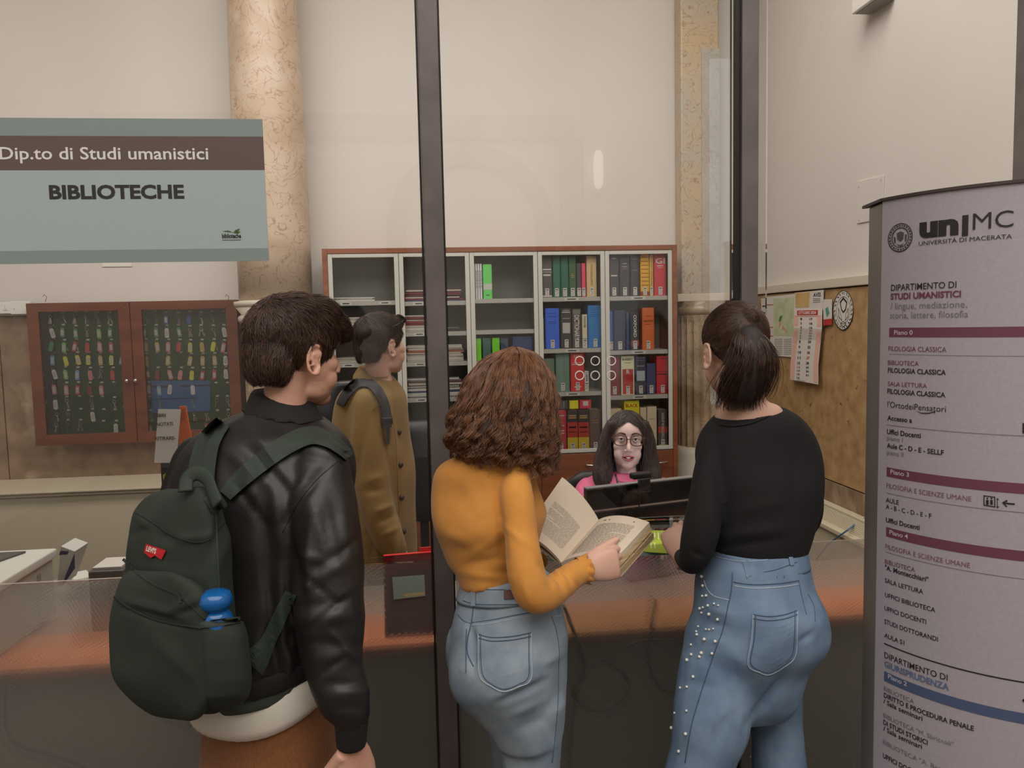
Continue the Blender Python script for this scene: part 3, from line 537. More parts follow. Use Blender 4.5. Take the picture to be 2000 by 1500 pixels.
for side, rows, xs0, dr in (('left', rowsL, [286, 380, 480, 577, 668, 766, 858], 'left'), ('right', rowsR, [1048, 1136, 1228, 1320, 1410, 1506, 1600, 1688], 'right')):
    for ri, row in enumerate(rows):
        for ci, ch in enumerate(row):
            zx = xs0[ci]+(ry[ri]-225)*.055+rnd.uniform(-4, 4); zy = ry[ri]+rnd.uniform(-6, 6); px, py = 30+zx*.24, 560+zy*.24
            c = PY(px, py, KB)
            if 2 > 1:
                o = bpy.data.objects.new('hook_label', lm_); link(o, '', bd, c+Vector((0, .012, .016)))
            if ch == '-': continue
            t = thing('key_tag' if ch not in 'ck' else 'key', f"{ktn[ch]} {'key tag' if ch not in 'ck' else 'keys'} on the {ordn(ci)} hook of the {ordn(ri)} row, {side} cabinet door", 'key', c, 'keys hanging in the key cabinet'); n_keys += 1
            o = bpy.data.objects.new('ring', rm); link(o, '', t, c)
            if ch not in 'ck':
                if ch not in tms: tms[ch] = tag_mesh(ch, 0)
                o = bpy.data.objects.new('tag', tms[ch]); link(o, '', t, c); an = rnd.gauss(0, .12); o.rotation_euler = (0, an, 0)
                if rnd.random() < .75: i_ = bpy.data.objects.new('insert', im); link(i_, '', o, c)
            for q in range(1 if ch not in 'ck' else rnd.choice((1, 2, 3))):
                if ch in 'ck' or rnd.random() < .5: o = bpy.data.objects.new('key', km); link(o, '', t, c+Vector((0, .003+q*.002, -.002))); o.rotation_euler = (0, rnd.uniform(-.35, .35), rnd.uniform(-.5, .5))
for k in range(8):
    a = PY(30+(190+k*9)*.24, 560+(368+k*114)*.24, 4.974); MB().box(a.x-.017, a.x+.012, 4.972, 4.9745, a.z-.011, a.z+.009).obj('row_label', lab, bd)
# electrical boxes + sockets
for i, (xa, xb, ya, yb, lb) in enumerate(((0, 21, 590, 613, 'white wall socket box at the far left above the stone panels'), (21, 60, 588, 614, 'blank white junction box left of the key cabinet'))):
    a, b = PY(xa-(8 if i == 0 else 0), yb, 4.95), PY(xb, ya, 4.95); t = MB().box(a.x, b.x-.003, 4.95, BY-.062, a.z, b.z).obj('socket_box' if i == 0 else 'junction_box', whitep, None, origin=a, bev=.003); tag(t, lb, 'box')
    if i == 0: MB().box(b.x-.045, b.x-.02, 4.947, 4.95, a.z+.02, b.z-.015).obj('socket', lab, t, origin=WO[t], bev=.001); m = MB(); [m.box(b.x-.034, b.x-.031, 4.946, 4.947, a.z+.026+q*.011, a.z+.029+q*.011) for q in range(3)]; m.obj('slot', ink, t, origin=WO[t])
    else: MB().box(a.x+.02, a.x+.024, 4.949, 4.95, a.z+.03, a.z+.034).obj('screw', ink, t, origin=WO[t])
m = MB().box(PY(200, 517, BY).x, PY(258, 517, BY).x, BY-.006, BY, PY(230, 521, BY).z, PY(230, 514, BY).z); o = m.obj('cable_cover', whitep, None, origin=PY(200, 517, BY)); tag(o, 'slim white cable cover on the plaster just below the large sign', 'cable cover')
# right wall : plate, fixture, posters
def wq(pts, X, th=.002): return [PX(x, y, X) for x, y in pts]
a = wq(((1674, 354), (1726, 342), (1722, 428), (1673, 437)), RX-.006); o = MB().quadslab(*a, (.006, 0, 0)).obj('cover_plate', white, None, origin=a[3], bev=.002); tag(o, 'white square access plate flush on the right wall above the sign', 'plate')
for sx, sy in ((1677, 365), (1720, 352), (1719, 422), (1677, 430)): c = PX(sx, sy, RX-.007); MB().ell((0, 0, 0), (.001, .004, .004), 8).obj('screw', chrome, o, origin=c, local=True)
c0 = PX(1705, 0, RX-.05); o = MB().box(RX-.10, RX, c0.y-.10, c0.y+.10, c0.z-.03, c0.z+.10).obj('wall_fixture', whitep, None, origin=c0, bev=.006); tag(o, 'white box fixture high on the right wall at the top of the picture', 'fixture')
MB().box(RX-.085, RX-.015, c0.y-.085, c0.y+.085, c0.z-.033, c0.z-.03).obj('grille', mat('grey_plastic', (150, 146, 140), .5), o, origin=WO[o])
paper = mat('paper_white', (216, 208, 198), .7); red_ = mat('print_red', (184, 52, 48), .6); pinkp = mat('print_pink', (224, 176, 160), .7); grn = mat('print_green', (84, 130, 62), .6)
mapm = mat('map_print', (206, 204, 176), .7, var=(176, 190, 150), vscale=14, col3=(206, 150, 120), s3=9, f3=(.6, .64)); amb = mat('print_amber', (196, 144, 66), .6, var=(206, 178, 120), vscale=4)
XP = RX-.043
def sheet(name, pts, m, label, cat, X=XP, group=None):
    a = wq(pts, X); o = MB().quadslab(*a, (-.002, 0, 0)).obj(name, m, None, origin=a[3]); tag(o, label, cat, group); return o
def onp(o, name, pts, m, X): a = wq(pts, X); return MB().quadslab(*a, (-.0006, 0, 0)).obj(name, m, o, origin=WO[o])
s0 = sheet('timetable', ((1487, 583), (1512, 581), (1514, 690), (1489, 694)), paper, 'narrow white timetable sheet at far left of the wall papers', 'sheet')
for k in range(6): onp(s0, 'text_line', ((1489, 597+k*13), (1495, 596.5+k*13), (1495, 598.5+k*13), (1489, 599+k*13)), ink, XP-.0032)
XM = XP-.004
mp_ = sheet('city_map', ((1496, 580), (1553, 574), (1550, 698), (1505, 694)), paper, 'city map poster left of the calendar on the right wall', 'map', XM)
onp(mp_, 'map_print', ((1511, 583), (1553, 581), (1549, 656), (1511, 655)), mapm, XM-.0022); onp(mp_, 'map_park', ((1523, 618), (1528, 616), (1526, 626), (1521, 628)), grn, XM-.0030)
for (y_) in (595, 639, 656): onp(mp_, 'red_rule', ((1496, y_), (1510, y_-.6), (1510, y_+.8), (1496, y_+1.4)), red_, XM-.0022)
for k in range(9):
    for j in range(2): onp(mp_, 'text_column', ((1513+j*18, 662+k*3.6), (1528+j*18, 661.6+k*3.6), (1528+j*18, 662.8+k*3.6), (1513+j*18, 663.2+k*3.6)), mat('ink_light', (150, 146, 136), .7), XM-.0022)
XA = XM-.004
av = sheet('notice', ((1553, 572), (1609, 566), (1608, 606), (1551, 604)), paper, 'notice with an amber picture and dark AVIS heading above the calendar', 'notice', XA)
onp(av, 'amber_picture', ((1554, 573), (1582, 570), (1580, 600), (1554, 601)), amb, XA-.0022)
def wtext(par, txt, pxl, pxr, pyb, h, m, X, bold=.03, slope=None):
    a = PX(pxl, pyb, X); b = PX(pxr, pyb-(pxr-pxl)*.07, X); V, Fc = text_mesh(txt, 1, bold)
    if not V: return
    x0_, x1_ = min(v[0] for v in V), max(v[0] for v in V); y1_ = max(v[1] for v in V); top = PX(pxl, pyb-h, X).z
    mm = MB(); mm.add([Vector((X, a.y+(b.y-a.y)*(v[0]-x0_)/(x1_-x0_), a.z+(top-a.z)*v[1]/y1_)) for v in V], Fc); return mm.obj('lettering', m, par, origin=WO[par])
wtext(av, 'AVIS', 1588, 1603, 580, 8, mat('ink_navy', (52, 50, 84), .6), XA-.0026)
for k in range(3): onp(av, 'text_line', ((1588, 583.5+k*3.3), (1602, 582.7+k*3.3), (1602, 583.5+k*3.3), (1588, 584.4+k*3.3)), ink, XA-.0022)
# calendar hangs slightly off the wall
XC = XA-.006
cal = thing('wall_calendar', 'October 2024 wall calendar with pink margins hanging on the right wall', 'calendar', PX(1580, 750, XC))
rowsp = [(1551, 1606, 603, 601), (1550, 1605, 640, 643), (1548, 1603, 664, 665), (1544, 1598, 712, 713), (1543, 1598, 741, 751)]
m = MB(); vs = []
for i, (xa, xb, ya, yb) in enumerate(rowsp):
    Xo = XC-(0, .012, .004, .014, .02)[i]
    vs += [PX(xa, ya, Xo), PX(xb, yb, Xo)]
def calp(u, v):   # u 0..1 across, v 0..1 down
    q = v*4; i = min(3, int(q)); f = q-i; a, b, c, d = vs[2*i], vs[2*i+1], vs[2*i+2], vs[2*i+3]
    return (a.lerp(b, u)).lerp(c.lerp(d, u), f)
def calq(u0, u1, v0, v1, off, nv=1):
    mm = MB()
    for k in range(nv):
        va, vb = v0+(v1-v0)*k/nv, v0+(v1-v0)*(k+1)/nv
        mm.quadslab(*[p+Vector((-off, -off*.4, 0)) for p in (calp(u0, va), calp(u1, va), calp(u1, vb), calp(u0, vb))], (.0006, 0, 0))
    return mm
calq(0, 1, 0, 1, 0, 4).obj('page', paper, cal, origin=WO[cal]); calq(.02, .17, .09, .98, .0012, 8).obj('pink_margin', pinkp, cal, origin=WO[cal]); calq(.84, .98, .09, .98, .0012, 8).obj('pink_margin', pinkp, cal, origin=WO[cal])
calq(.12, .86, .025, .085, .0012).obj('red_header', red_, cal, origin=WO[cal]); calq(.04, .96, .098, .102, .0012).obj('rule', red_, cal, origin=WO[cal])
def caltext(txt, u, v, h, m, w_=None):
    V, Fc = text_mesh(txt, 1, .02); x0_ = min(q[0] for q in V); x1_ = max(q[0] for q in V); k = (w_ or .12)/(x1_-x0_)
    mm = MB(); mm.add([calp(u+(q[0]-x0_)*k, v-q[1]*h)+Vector((-.0024, -.001, 0)) for q in V], Fc); mm.obj('lettering', m, cal, origin=WO[cal])
caltext('OTTOBRE 2024', .18, .072, .05, lab, .62)
for d_ in range(1, 32):
    c_ = 0 if d_ < 17 else 1; r_ = d_-1 if d_ < 17 else d_-17
    caltext(str(d_), .26+c_*.32, .145+r_*.0545, .036, red_ if d_ in (6, 13, 20, 27) else ink, .10 if d_ > 9 else .05)
calq(.26, .56, .985, .988, .0012).obj('rule', ink, cal, origin=WO[cal])
cd_ = sheet('small_card', ((1608, 585), (1625, 584), (1625, 634), (1609, 636)), paper, 'small card with a green figure and red foot, right of the calendar', 'card', XA)
onp(cd_, 'red_foot', ((1609, 624), (1625, 622), (1625, 634), (1609, 636)), red_, XA-.0022); onp(cd_, 'green_shape', ((1612, 603), (1617, 599), (1620, 612), (1615, 620)), mat('print_teal', (80, 150, 130), .6), XA-.0022)
# oval seal
sl = thing('oval_seal', 'pointed oval university seal, white with black engraving, on the brown wall', 'seal', PX(1648, 645, XP))
def oval(k, n=40):
    pts = []
    for i in range(n):
        t = 2*math.pi*i/n; dx, dy = math.sin(t)*abs(math.sin(t))**.15*19.5*k, -math.cos(t)*39*k; pts.append((1647+dx+(dy*-.02), 606+dy))
    return pts
MB().prism([PX(x, y, XP-.001) for x, y in oval(1)], (-.003, 0, 0)).obj('plate', mat('seal_ink', (44, 42, 40), .6), sl, origin=WO[sl])
MB().prism([PX(x, y, XP-.0042) for x, y in oval(.96)], (-.0006, 0, 0)).obj('face', paper, sl, origin=WO[sl])
def ringline(fn, k, wd, X, par, m, nm='line'):
    a, b = fn(k), fn(k-wd); mm = MB(); n = len(a); va = [PX(x, y, X) for x, y in a]; vb = [PX(x, y, X) for x, y in b]; mm.add(va+vb, [(i, (i+1) % n, n+(i+1) % n, n+i) for i in range(n)]); return mm.obj(nm, m, par, origin=WO[par])
ringline(oval, .70, .03, XP-.0052, sl, ink, 'engraved_line')
oo, oi = oval(.92, 44), oval(.76, 44); mm = MB()
for i in range(0, 44, 2):
    q = [PX(*oo[i], XP-.0052), PX(*oo[i+1], XP-.0052), PX(*oi[(i+1+(i % 4)//2) % 44], XP-.0052)]; mm.add(q, [(0, 1, 2)])
mm.obj('engraved_border', ink, sl, origin=WO[sl])
mm = MB()
for pl in (((1640, 590), (1647, 580), (1655, 590), (1652, 606), (1647, 612), (1643, 606)), ((1637, 600), (1642, 612), (1645, 628), (1638, 620)), ((1657, 600), (1652, 612), (1650, 628), (1657, 618)), ((1641, 632), (1647, 627), (1653, 632), (1647, 640))):
    a = [PX(x, y, XP-.0052) for x, y in pl]; c = sum(a, Vector())/len(a); b = [c+(p-c)*.72 for p in a]; n = len(a); mm.add(a+b, [(i, (i+1) % n, n+(i+1) % n, n+i) for i in range(n)])
mm.obj('engraved_figures', ink, sl, origin=WO[sl])
# blue cable on grille
pts = [PX(x, y, RX-.06) for x, y in ((1712, 1004), (1690, 1012), (1675, 1020))]+[PX(x, y, RX-.30) for x, y in ((1655, 1036), (1640, 1046), (1618, 1062), (1600, 1085), (1580, 1120))]
o = MB().tube(pts, .004, 8).obj('blue_cable', mat('cable_blue', (80, 112, 150), .5), None, origin=pts[-1], smooth=True); tag(o, 'blue network cable crossing the slotted radiator grille', 'cable')
# ---------------------------------------------------------------- desk behind the film
DZ = .72; dw = mat('desk_orange_wood', (206, 128, 84), .45, var=(198, 118, 74), vscale=3, stretch=(6, 1, 1)); dfront = mat('desk_front', (176, 172, 154), .6)
dk = thing('reception_desk', 'long orange-topped reception desk behind the frosted lower glass', 'desk', (-.1, 2.4, 0))
MB().box(-2.6, 1.90, 2.035, 2.26, DZ-.03, DZ).obj('desktop', dw, dk, bev=.003); MB().box(-1.05, 1.90, 2.261, 2.58, DZ-.045, DZ-.02).box(-2.6, -1.05, 2.261, 2.84, DZ-.045, DZ-.02).obj('rear_worktop', mat('worktop_grey', (150, 138, 128), .5), dk, bev=.002); MB().box(-2.6, 1.90, 2.09, 2.11, .02, DZ-.031).obj('front_panel', dfront, dk)
for x in (-2.58, -1.1, .45, 1.86): MB().box(x, x+.03, 2.11, 2.54, .02, DZ-.046).obj('side_panel', dfront, dk)
# hanging cables before front panel
cb = mat('cable_black', (34, 34, 38), .5)
for i, pts in enumerate((((1100, 1180), (1140, 1300), (1120, 1360), (1180, 1390), (1230, 1340), (1180, 1290), (1130, 1330), (1110, 1500)), ((1280, 1170), (1265, 1290), (1300, 1350), (1360, 1330), (1340, 1260), (1270, 1250), (1230, 1260)), ((285, 1306), (292, 1370), (430, 1440), (550, 1470), (640, 1520)), ((12, 1318), (20, 1440), (120, 1480), (240, 1530)))):
    pp = [PY(x, y, 2.026) for x, y in pts]; sm = []
    for k in range(len(pp)-1):
        p0, p1, p2, p3 = pp[max(0, k-1)], pp[k], pp[k+1], pp[min(len(pp)-1, k+2)]
        for s_ in range(6): t_ = s_/6; sm.append(.5*((2*p1)+(p2-p0)*t_+(2*p0-5*p1+4*p2-p3)*t_*t_+(3*p1-p0-3*p2+p3)*t_**3))
    o = MB().tube(sm+[pp[-1]], .005, 6).obj('hanging_cable', cb, None, origin=sm[0], smooth=True); tag(o, ('looped black cable behind the frosted glass, between the two women', 'black cable loop behind the frosted glass beside the pearl jeans', 'black cable trailing behind the frosted glass under the backpack', 'black cable at lower left behind the frosted glass')[i], 'cable', 'cables behind the frosted glass')
# copier
cpl = mat('copier_plastic', (190, 188, 176), .45); cpd = mat('copier_glass', (84, 86, 84), .15)
cxr = PY(112, 1070, 2.44).x; SZ = PY(112, 1070, 2.44).z; cp = thing('flatbed_scanner', 'pale grey office scanner with dark glass lid at the left end of the desk', 'scanner', (cxr-.3, 2.25, DZ+.001))
MB().box(cxr-.62, cxr-.010, 2.05, 2.43, DZ+.001, SZ-.03).obj('body', cpl, cp, bev=.006); MB().box(cxr-.64, cxr, 2.04, 2.44, SZ-.028, SZ).obj('rim', mat('copier_rim', (222, 220, 210), .4), cp, bev=.006)
MB().prism([(cxr-.6, 2.08, SZ+.0005), (cxr-.14, 2.08, SZ+.0005), (cxr-.12, 2.26, SZ+.0005), (cxr-.07, 2.40, SZ+.0005), (cxr-.6, 2.40, SZ+.0005)], (0, 0, .006)).obj('glass_lid', cpd, cp, bev=.002)
MB().box(cxr-.012, cxr-.0085, 2.33, 2.35, SZ-.07, SZ-.05).obj('button', mat('grey_plastic', (150, 146, 140), .5), cp)
def slab(name, pts, Y, th, m, label, cat): a = [PY(x, y, Y) for x, y in pts]; o = MB().quadslab(*a, (0, th, 0)).obj(name, m, None, origin=a[3]); return tag(o, label, cat)
f = slab('ring_binder', ((119, 1067), (146, 1077), (122, 1143), (112, 1143)), 2.60, .10, mat('binder_white', (210, 208, 200), .5), 'white and blue file leaning at the right of the scanner', 'file')
a = [PY(x, y, 2.597) for x, y in ((145, 1082), (146, 1110), (124, 1142), (121, 1142))]; MB().quadslab(*a, (0, .002, 0)).obj('blue_spine', mat('binder_blue', (48, 50, 92), .5), f, origin=WO[f]); a = [PY(x, y, 2.597) for x, y in ((118, 1076), (134, 1077), (131, 1083), (115, 1084))]; MB().quadslab(*a, (0, .002, 0)).obj('blue_label', mat('binder_blue', (48, 50, 92), .5), f, origin=WO[f])
c = PZ(158, 1140, DZ-.019); o = MB().box(-.03, .03, -.05, .05, 0, .03, Matrix.Rotation(.6, 4, 'Z')).obj('small_box', whitep, None, origin=c, bev=.002, local=True); tag(o, 'small white wedge-shaped box on the desk beside the scanner', 'box')
MB().box(-.028, .028, -.048, .048, .0302, .0315, Matrix.Rotation(.6, 4, 'Z')).obj('lid', lab, o, origin=c, local=True)
a = PY(112, 1153, 2.12); b = PY(189, 1150, 2.12); o = MB().box(a.x, b.x, 2.12, 2.36, DZ+.18, DZ+.205).obj('laptop', mat('laptop_grey', (84, 78, 78), .4), None, origin=a, bev=.006)
bpy.data.objects.remove(o)
o = MB().box(a.x, b.x, 2.3, 2.42, DZ-.019, .885).obj('paper_tray', mat('tray_grey', (84, 78, 78), .4), None, origin=(a.x, 2.3, DZ), bev=.006); tag(o, 'dark grey letter tray on the desk near the scanner', 'tray'); MB().box(a.x+.01, b.x-.01, 2.31, 2.41, .8855, .892).obj('paper', paper, o, origin=WO[o])
# red folder with card
fr_ = thing('red_folder', 'red folder in a clear holder behind the glass left of the post', 'folder', PY(800, 1240, 2.0))
rf = mat('folder_red', (250, 52, 56), .4); a = [PY(x, y, 2.0) for x, y in ((749, 1086), (848, 1078), (852, 1240), (752, 1246))]; MB().quadslab(*a, (0, .012, 0)).obj('folder', rf, fr_, origin=WO[fr_]); a = [PY(x, y, 2.013) for x, y in ((820, 1070), (846, 1068), (847, 1110), (820, 1110))]; MB().quadslab(*a, (0, .004, 0)).obj('tab', rf, fr_, origin=WO[fr_])
a = [PY(x, y, 1.992) for x, y in ((712, 1090), (854, 1084), (858, 1244), (716, 1250))]; MB().quadslab(*a, (0, .002, 0)).obj('clear_holder', glass('clear_glass'), fr_, origin=WO[fr_])
a = [PY(x, y, GY-.0085) for x, y in ((766, 1128), (829, 1123), (831, 1164), (769, 1171))]; o = MB().quadslab(*a, (0, .0015, 0)).obj('card', mat('card_grey_green', (150, 160, 146), .6), None, origin=a[3]); tag(o, 'grey green card stuck to the frosted glass over the red folder', 'card')
a = [PY(x, y, GY-.0088) for x, y in ((790, 1160), (829, 1156), (829, 1162), (790, 1166))]; MB().quadslab(*a, (0, .0003, 0)).obj('printed_strip', mat('strip_cream', (196, 176, 120), .6), o, origin=WO[o])
# monitor
mblk = mat('monitor_black', (20, 20, 22), .16); silver = mat('silver_trim', (190, 190, 188), .3, metal=.6)
tl, tr = P(1147, 950, 2.55), P(1352, 936, 2.70); dirv = (tr-tl); dirv.z = 0; L_ = dirv.length; dx = dirv.normalized(); dn = Vector((-dx.y, dx.x, 0)); ztop = (tl.z+tr.z)/2
mo = thing('computer_monitor', 'black flat monitor seen from behind, silver edge, in front of the seated woman', 'monitor', (tl.x+dx.x*L_/2, tl.y+dx.y*L_/2, DZ))
MM = Matrix(((dx.x, dn.x, 0, tl.x), (dx.y, dn.y, 0, tl.y), (0, 0, 1, 0), (0, 0, 0, 1)))
zb = P(1170, 1034, 2.55).z; zm = P(1170, 1003, 2.55).z
scr = mat('screen_lit', (20, 22, 26), .2); bs_ = scr.node_tree.nodes['Principled BSDF']; bs_.inputs['Emission Color'].default_value = (.75, .86, 1, 1); bs_.inputs['Emission Strength'].default_value = 3.0
def mbx(nm, m, *bx, bev=0, par=mo): return MB().box(*bx, MM).obj(nm, m, par, origin=WO[mo], bev=bev)
L2 = .52
mbx('back_shell', mblk, 0, L2, 0, .03, zm+.006, ztop-.003, bev=.004); mbx('silver_edge', silver, 0, L2, .002, .03, ztop-.003, ztop); mbx('lower_shell', mblk, 0, L2, .002, .034, zb, zm, bev=.004); mbx('silver_strip', silver, 0, L2, .004, .03, zm, zm+.006)
mbx('stand_neck', mblk, L2/2-.04, L2/2+.04, .03, .06, DZ-.005, zb+.05, bev=.004); mbx('stand_foot', mblk, L2/2-.13, L2/2+.13, -.05, .08, DZ-.019, DZ-.006, bev=.004); mbx('screen', scr, .01, L2-.01, .0345, .0352, zb+.01, ztop-.01)
# webcam
wc0 = P(1254, 940, 2.6); wc = thing('webcam', 'black webcam clipped on top of the monitor with a hanging cable', 'webcam', wc0)
c = P(1252, 929, 2.6); M1 = Matrix.Translation(c)@MM.to_3x3().to_4x4()
blk = mat('matte_black', (24, 24, 26), .5)
MB().box(-.036, .036, -.012, .02, -.010, .011, M1).obj('camera_body', blk, wc, origin=wc0, bev=.006); MB().box(-.022, .022, -.026, -.012, -.062, -.006, M1).obj('clip', blk, wc, origin=wc0, bev=.004); MB().box(-.018, .022, -.030, -.026, -.064, -.048, M1).obj('clip_foot', mblk, wc, origin=wc0, bev=.002)
MB().tube([P(x, y, 2.56) for x, y in ((1246, 935), (1250, 950), (1249, 975), (1248, 995), (1253, 1010), (1262, 1020), (1272, 1027))], .0022, 6).obj('cable', blk, wc, origin=wc0, smooth=True)
# green flyer on the ledge
fz_ = zl+.0008; a = [PZ(x, y, fz_) for x, y in ((1246, 1036), (1350, 1038), (1345, 1084), (1258, 1078))]; fl = MB().quadslab(*a, (0, 0, .0012)).obj('flyer', mat('flyer_green', (160, 178, 40), .5), None, origin=a[3]); tag(fl, 'lime green flyer lying on the glass ledge by the hand', 'flyer')
m = MB()
for k in range(9):
    for (ya, yb) in ((1040, 1050+(k % 3)*2),) if k not in (0, 1, 6, 7) else ((1040, 1050), (1060, 1071)):
        x_ = 1270+k*7.2; m.quadslab(*[PZ(x, y, fz_+.0018) for x, y in ((x_, ya), (x_+2.2, ya), (x_+3.2, yb), (x_+1, yb))], (0, 0, .0001))
m.obj('printed_lines', mat('flyer_print', (226, 226, 180), .6), fl, origin=WO[fl])
# paper sign stand with orange brochure
ss = thing('sign_stand', 'black stand holding a white paper sign reading LIBRI NOTATI RITIRARE', 'stand', PY(320, 1100, 3.05)); 
zf0 = .02
a = [PY(x, y, 3.0) for x, y in ((309, 799), (353, 800), (344, 904), (301, 904))]; pp_ = MB().quadslab(*a, (0, .002, 0)).obj('paper_sheet', mat('paper_bright', (226, 224, 220), .6), ss, origin=WO[ss])
def stext(t_, xl, xr, yb, yt): sgtext(t_, xl, xr, yb, yt, ink, .02, Yp=2.999, par=ss)
for o_ in (('LIBRI', 303, 324, 815, 808), ('NOTATI', 306, 338, 832, 825), ('RITIRARE-', 303, 343, 860, 853)):
    V0 = len(bpy.data.objects); 
    a = PY(o_[1], o_[3], 2.999); b = PY(o_[2], o_[3], 2.999); V, Fc = text_mesh(o_[0], 1, .02); x0_ = min(v[0] for v in V); x1_ = max(v[0] for v in V); zt = PY(o_[1], o_[4], 2.999).z
    q = MB(); q.add([Vector((a.x+(b.x-a.x)*(v[0]-x0_)/(x1_-x0_), 2.9985, a.z+(zt-a.z)*v[1]/.73)) for v in V], Fc); q.obj('lettering', ink, ss, origin=WO[ss])
a = PY(315, 900, 3.03); MB().box(a.x, a.x+.028, 3.02, 3.04, zf0, a.z).obj('pole', blk, ss, origin=WO[ss]); MB().lathe([(.14, 0), (.14, .012), (.02, .02)], (a.x+.014, 3.03, .001), 24).obj('foot', blk, ss, origin=WO[ss])
a = [PY(x, y, 3.01) for x, y in ((318, 928), (334, 918), (334, 944), (320, 950))]; MB().quadslab(*a, (0, .03, 0)).obj('yellow_clip', mat('clip_yellow', (214, 196, 50), .5), ss, origin=WO[ss])
a = [PY(x, y, 3.06) for x, y in ((350, 794), (362, 793), (374, 860), (350, 880))]; o = MB().quadslab(*a, (0, .012, 0)).obj('brochure', mat('brochure_orange', (214, 98, 30), .5), None, origin=a[3]); tag(o, 'orange brochure standing behind the white paper sign', 'brochure')
for k in range(4): a = [PY(x, y, 3.0585) for x, y in ((352, 800+k*6), (361, 799+k*6), (362, 800.5+k*6), (352, 801.5+k*6))]; MB().quadslab(*a, (0, .001, 0)).obj('printed_line', mat('brochure_dark', (150, 60, 20), .5), o, origin=WO[o])
MB().box(-.02, .05, -.005, .02, 0, .004, Matrix.Translation(PY(340, 880, 3.07))).obj('support', blk, o, origin=WO[o])
# black office chair right of the coat
oc = thing('office_chair', 'black office chair behind the glass between the coat and the post', 'chair', (PY(826, 925, 3.5).x, 3.35, 0))
c = PY(826, 925, 3.5); m = MB()
rs = []
for i in range(9):
    v = i/8; z = c.z-.22+v*.46; hw = .12*math.sin(math.pi*min(1, .25+v*.6))**.5+.03; yo = .05*(v-.5)**2
    rs.append([Vector((c.x+hw*math.cos(t), c.y+yo+.025*math.sin(t), z)) for t in [2*math.pi*k/16 for k in range(16)]])
m.rings(rs); m.obj('backrest', blk, oc, origin=WO[oc], smooth=True)
MB().box(c.x-.02, c.x+.02, 3.52, 3.54, .45, c.z).obj('back_bar', blk, oc, origin=WO[oc]); MB().ell((c.x, 3.32, .46), (.2, .2, .04), 20).obj('seat', blk, oc, origin=WO[oc], smooth=True); MB().tube([(c.x, 3.32, .08), (c.x, 3.32, .44)], .025, 10).obj('column', blk, oc, origin=WO[oc])
for k in range(5): an = 2*math.pi*k/5; MB().tube([(c.x, 3.32, .1), (c.x+.26*math.cos(an), 3.32+.26*math.sin(an), .06)], .015, 8).obj('leg', blk, oc, origin=WO[oc]); MB().ell((c.x+.26*math.cos(an), 3.32+.26*math.sin(an), .028), (.02, .02, .027), 12).obj('caster', blk, oc, origin=WO[oc], smooth=True)
# ---------------------------------------------------------------- totem
TR_ = .365; T0 = math.radians(69.6)
def tplan(s):
    if s < 0: return (.775+s*math.cos(T0), 1.6-s*math.sin(T0))
    return (.775+TR_*(math.sin(T0)-math.sin(T0-s/TR_)), 1.6-TR_*(math.cos(T0-s/TR_)-math.cos(T0)))
o1728 = P(1728, 632-.022*728+6, 1.6); cx1728 = (Vector((o1728.x, o1728.y, 0))).dot(RH); cf1728 = Vector((o1728.x, o1728.y, 0)).dot(FH)
def tpt(s, z, off=0):
    x, y = tplan(s); x += cx1728-.775; y += cf1728-1.6; th = T0-max(0, s)/TR_; n = (-math.sin(th), -math.cos(th)); x += n[0]*off; y += n[1]*off
    v = RH*x+FH*y; return Vector((v.x, v.y, z))
def tsz(px, py):
    r = ray(px, py); lo, hi = -.05, .5; rp = Vector((r.x, r.y)); f = lambda s: (lambda p: p.x*r.y-p.y*r.x)(tpt(s, 0))
    fl_ = f(lo)
    for _ in range(40):
        mid = (lo+hi)/2
        if (f(mid) > 0) == (fl_ > 0): lo = mid
        else: hi = mid
    s = (lo+hi)/2; p = tpt(s, 0); k = (p.x*r.x+p.y*r.y)/(r.x**2+r.y**2); return s, CZ+r.z*k
TZ = tsz(1718, 395)[1]; tot = thing('totem_sign', 'curved grey directory totem in front of the glass at the right edge', 'sign', tpt(.25, 0, -.2))
face = mat('totem_face', (178, 170, 178), .5, var=(172, 164, 172), vscale=160, bump=.04, bscale=300); talu = mat('totem_aluminium', (150, 146, 142), .45, metal=.3)
SE = .55; n = 44
sm_, _ = tsz(1717, 800); fr0 = [tpt(sm_+(SE-sm_)*i/n, .04) for i in range(n+1)]
m = MB(); bk = [tpt(sm_+(SE-sm_)*i/n, .04, -.012) for i in range(n+1)]
m.add([p for p in fr0]+[Vector((p.x, p.y, TZ)) for p in fr0], [(i, i+1, n+2+i, n+1+i) for i in range(n)]); m.obj('front_panel', face, tot, origin=WO[tot], smooth=True)
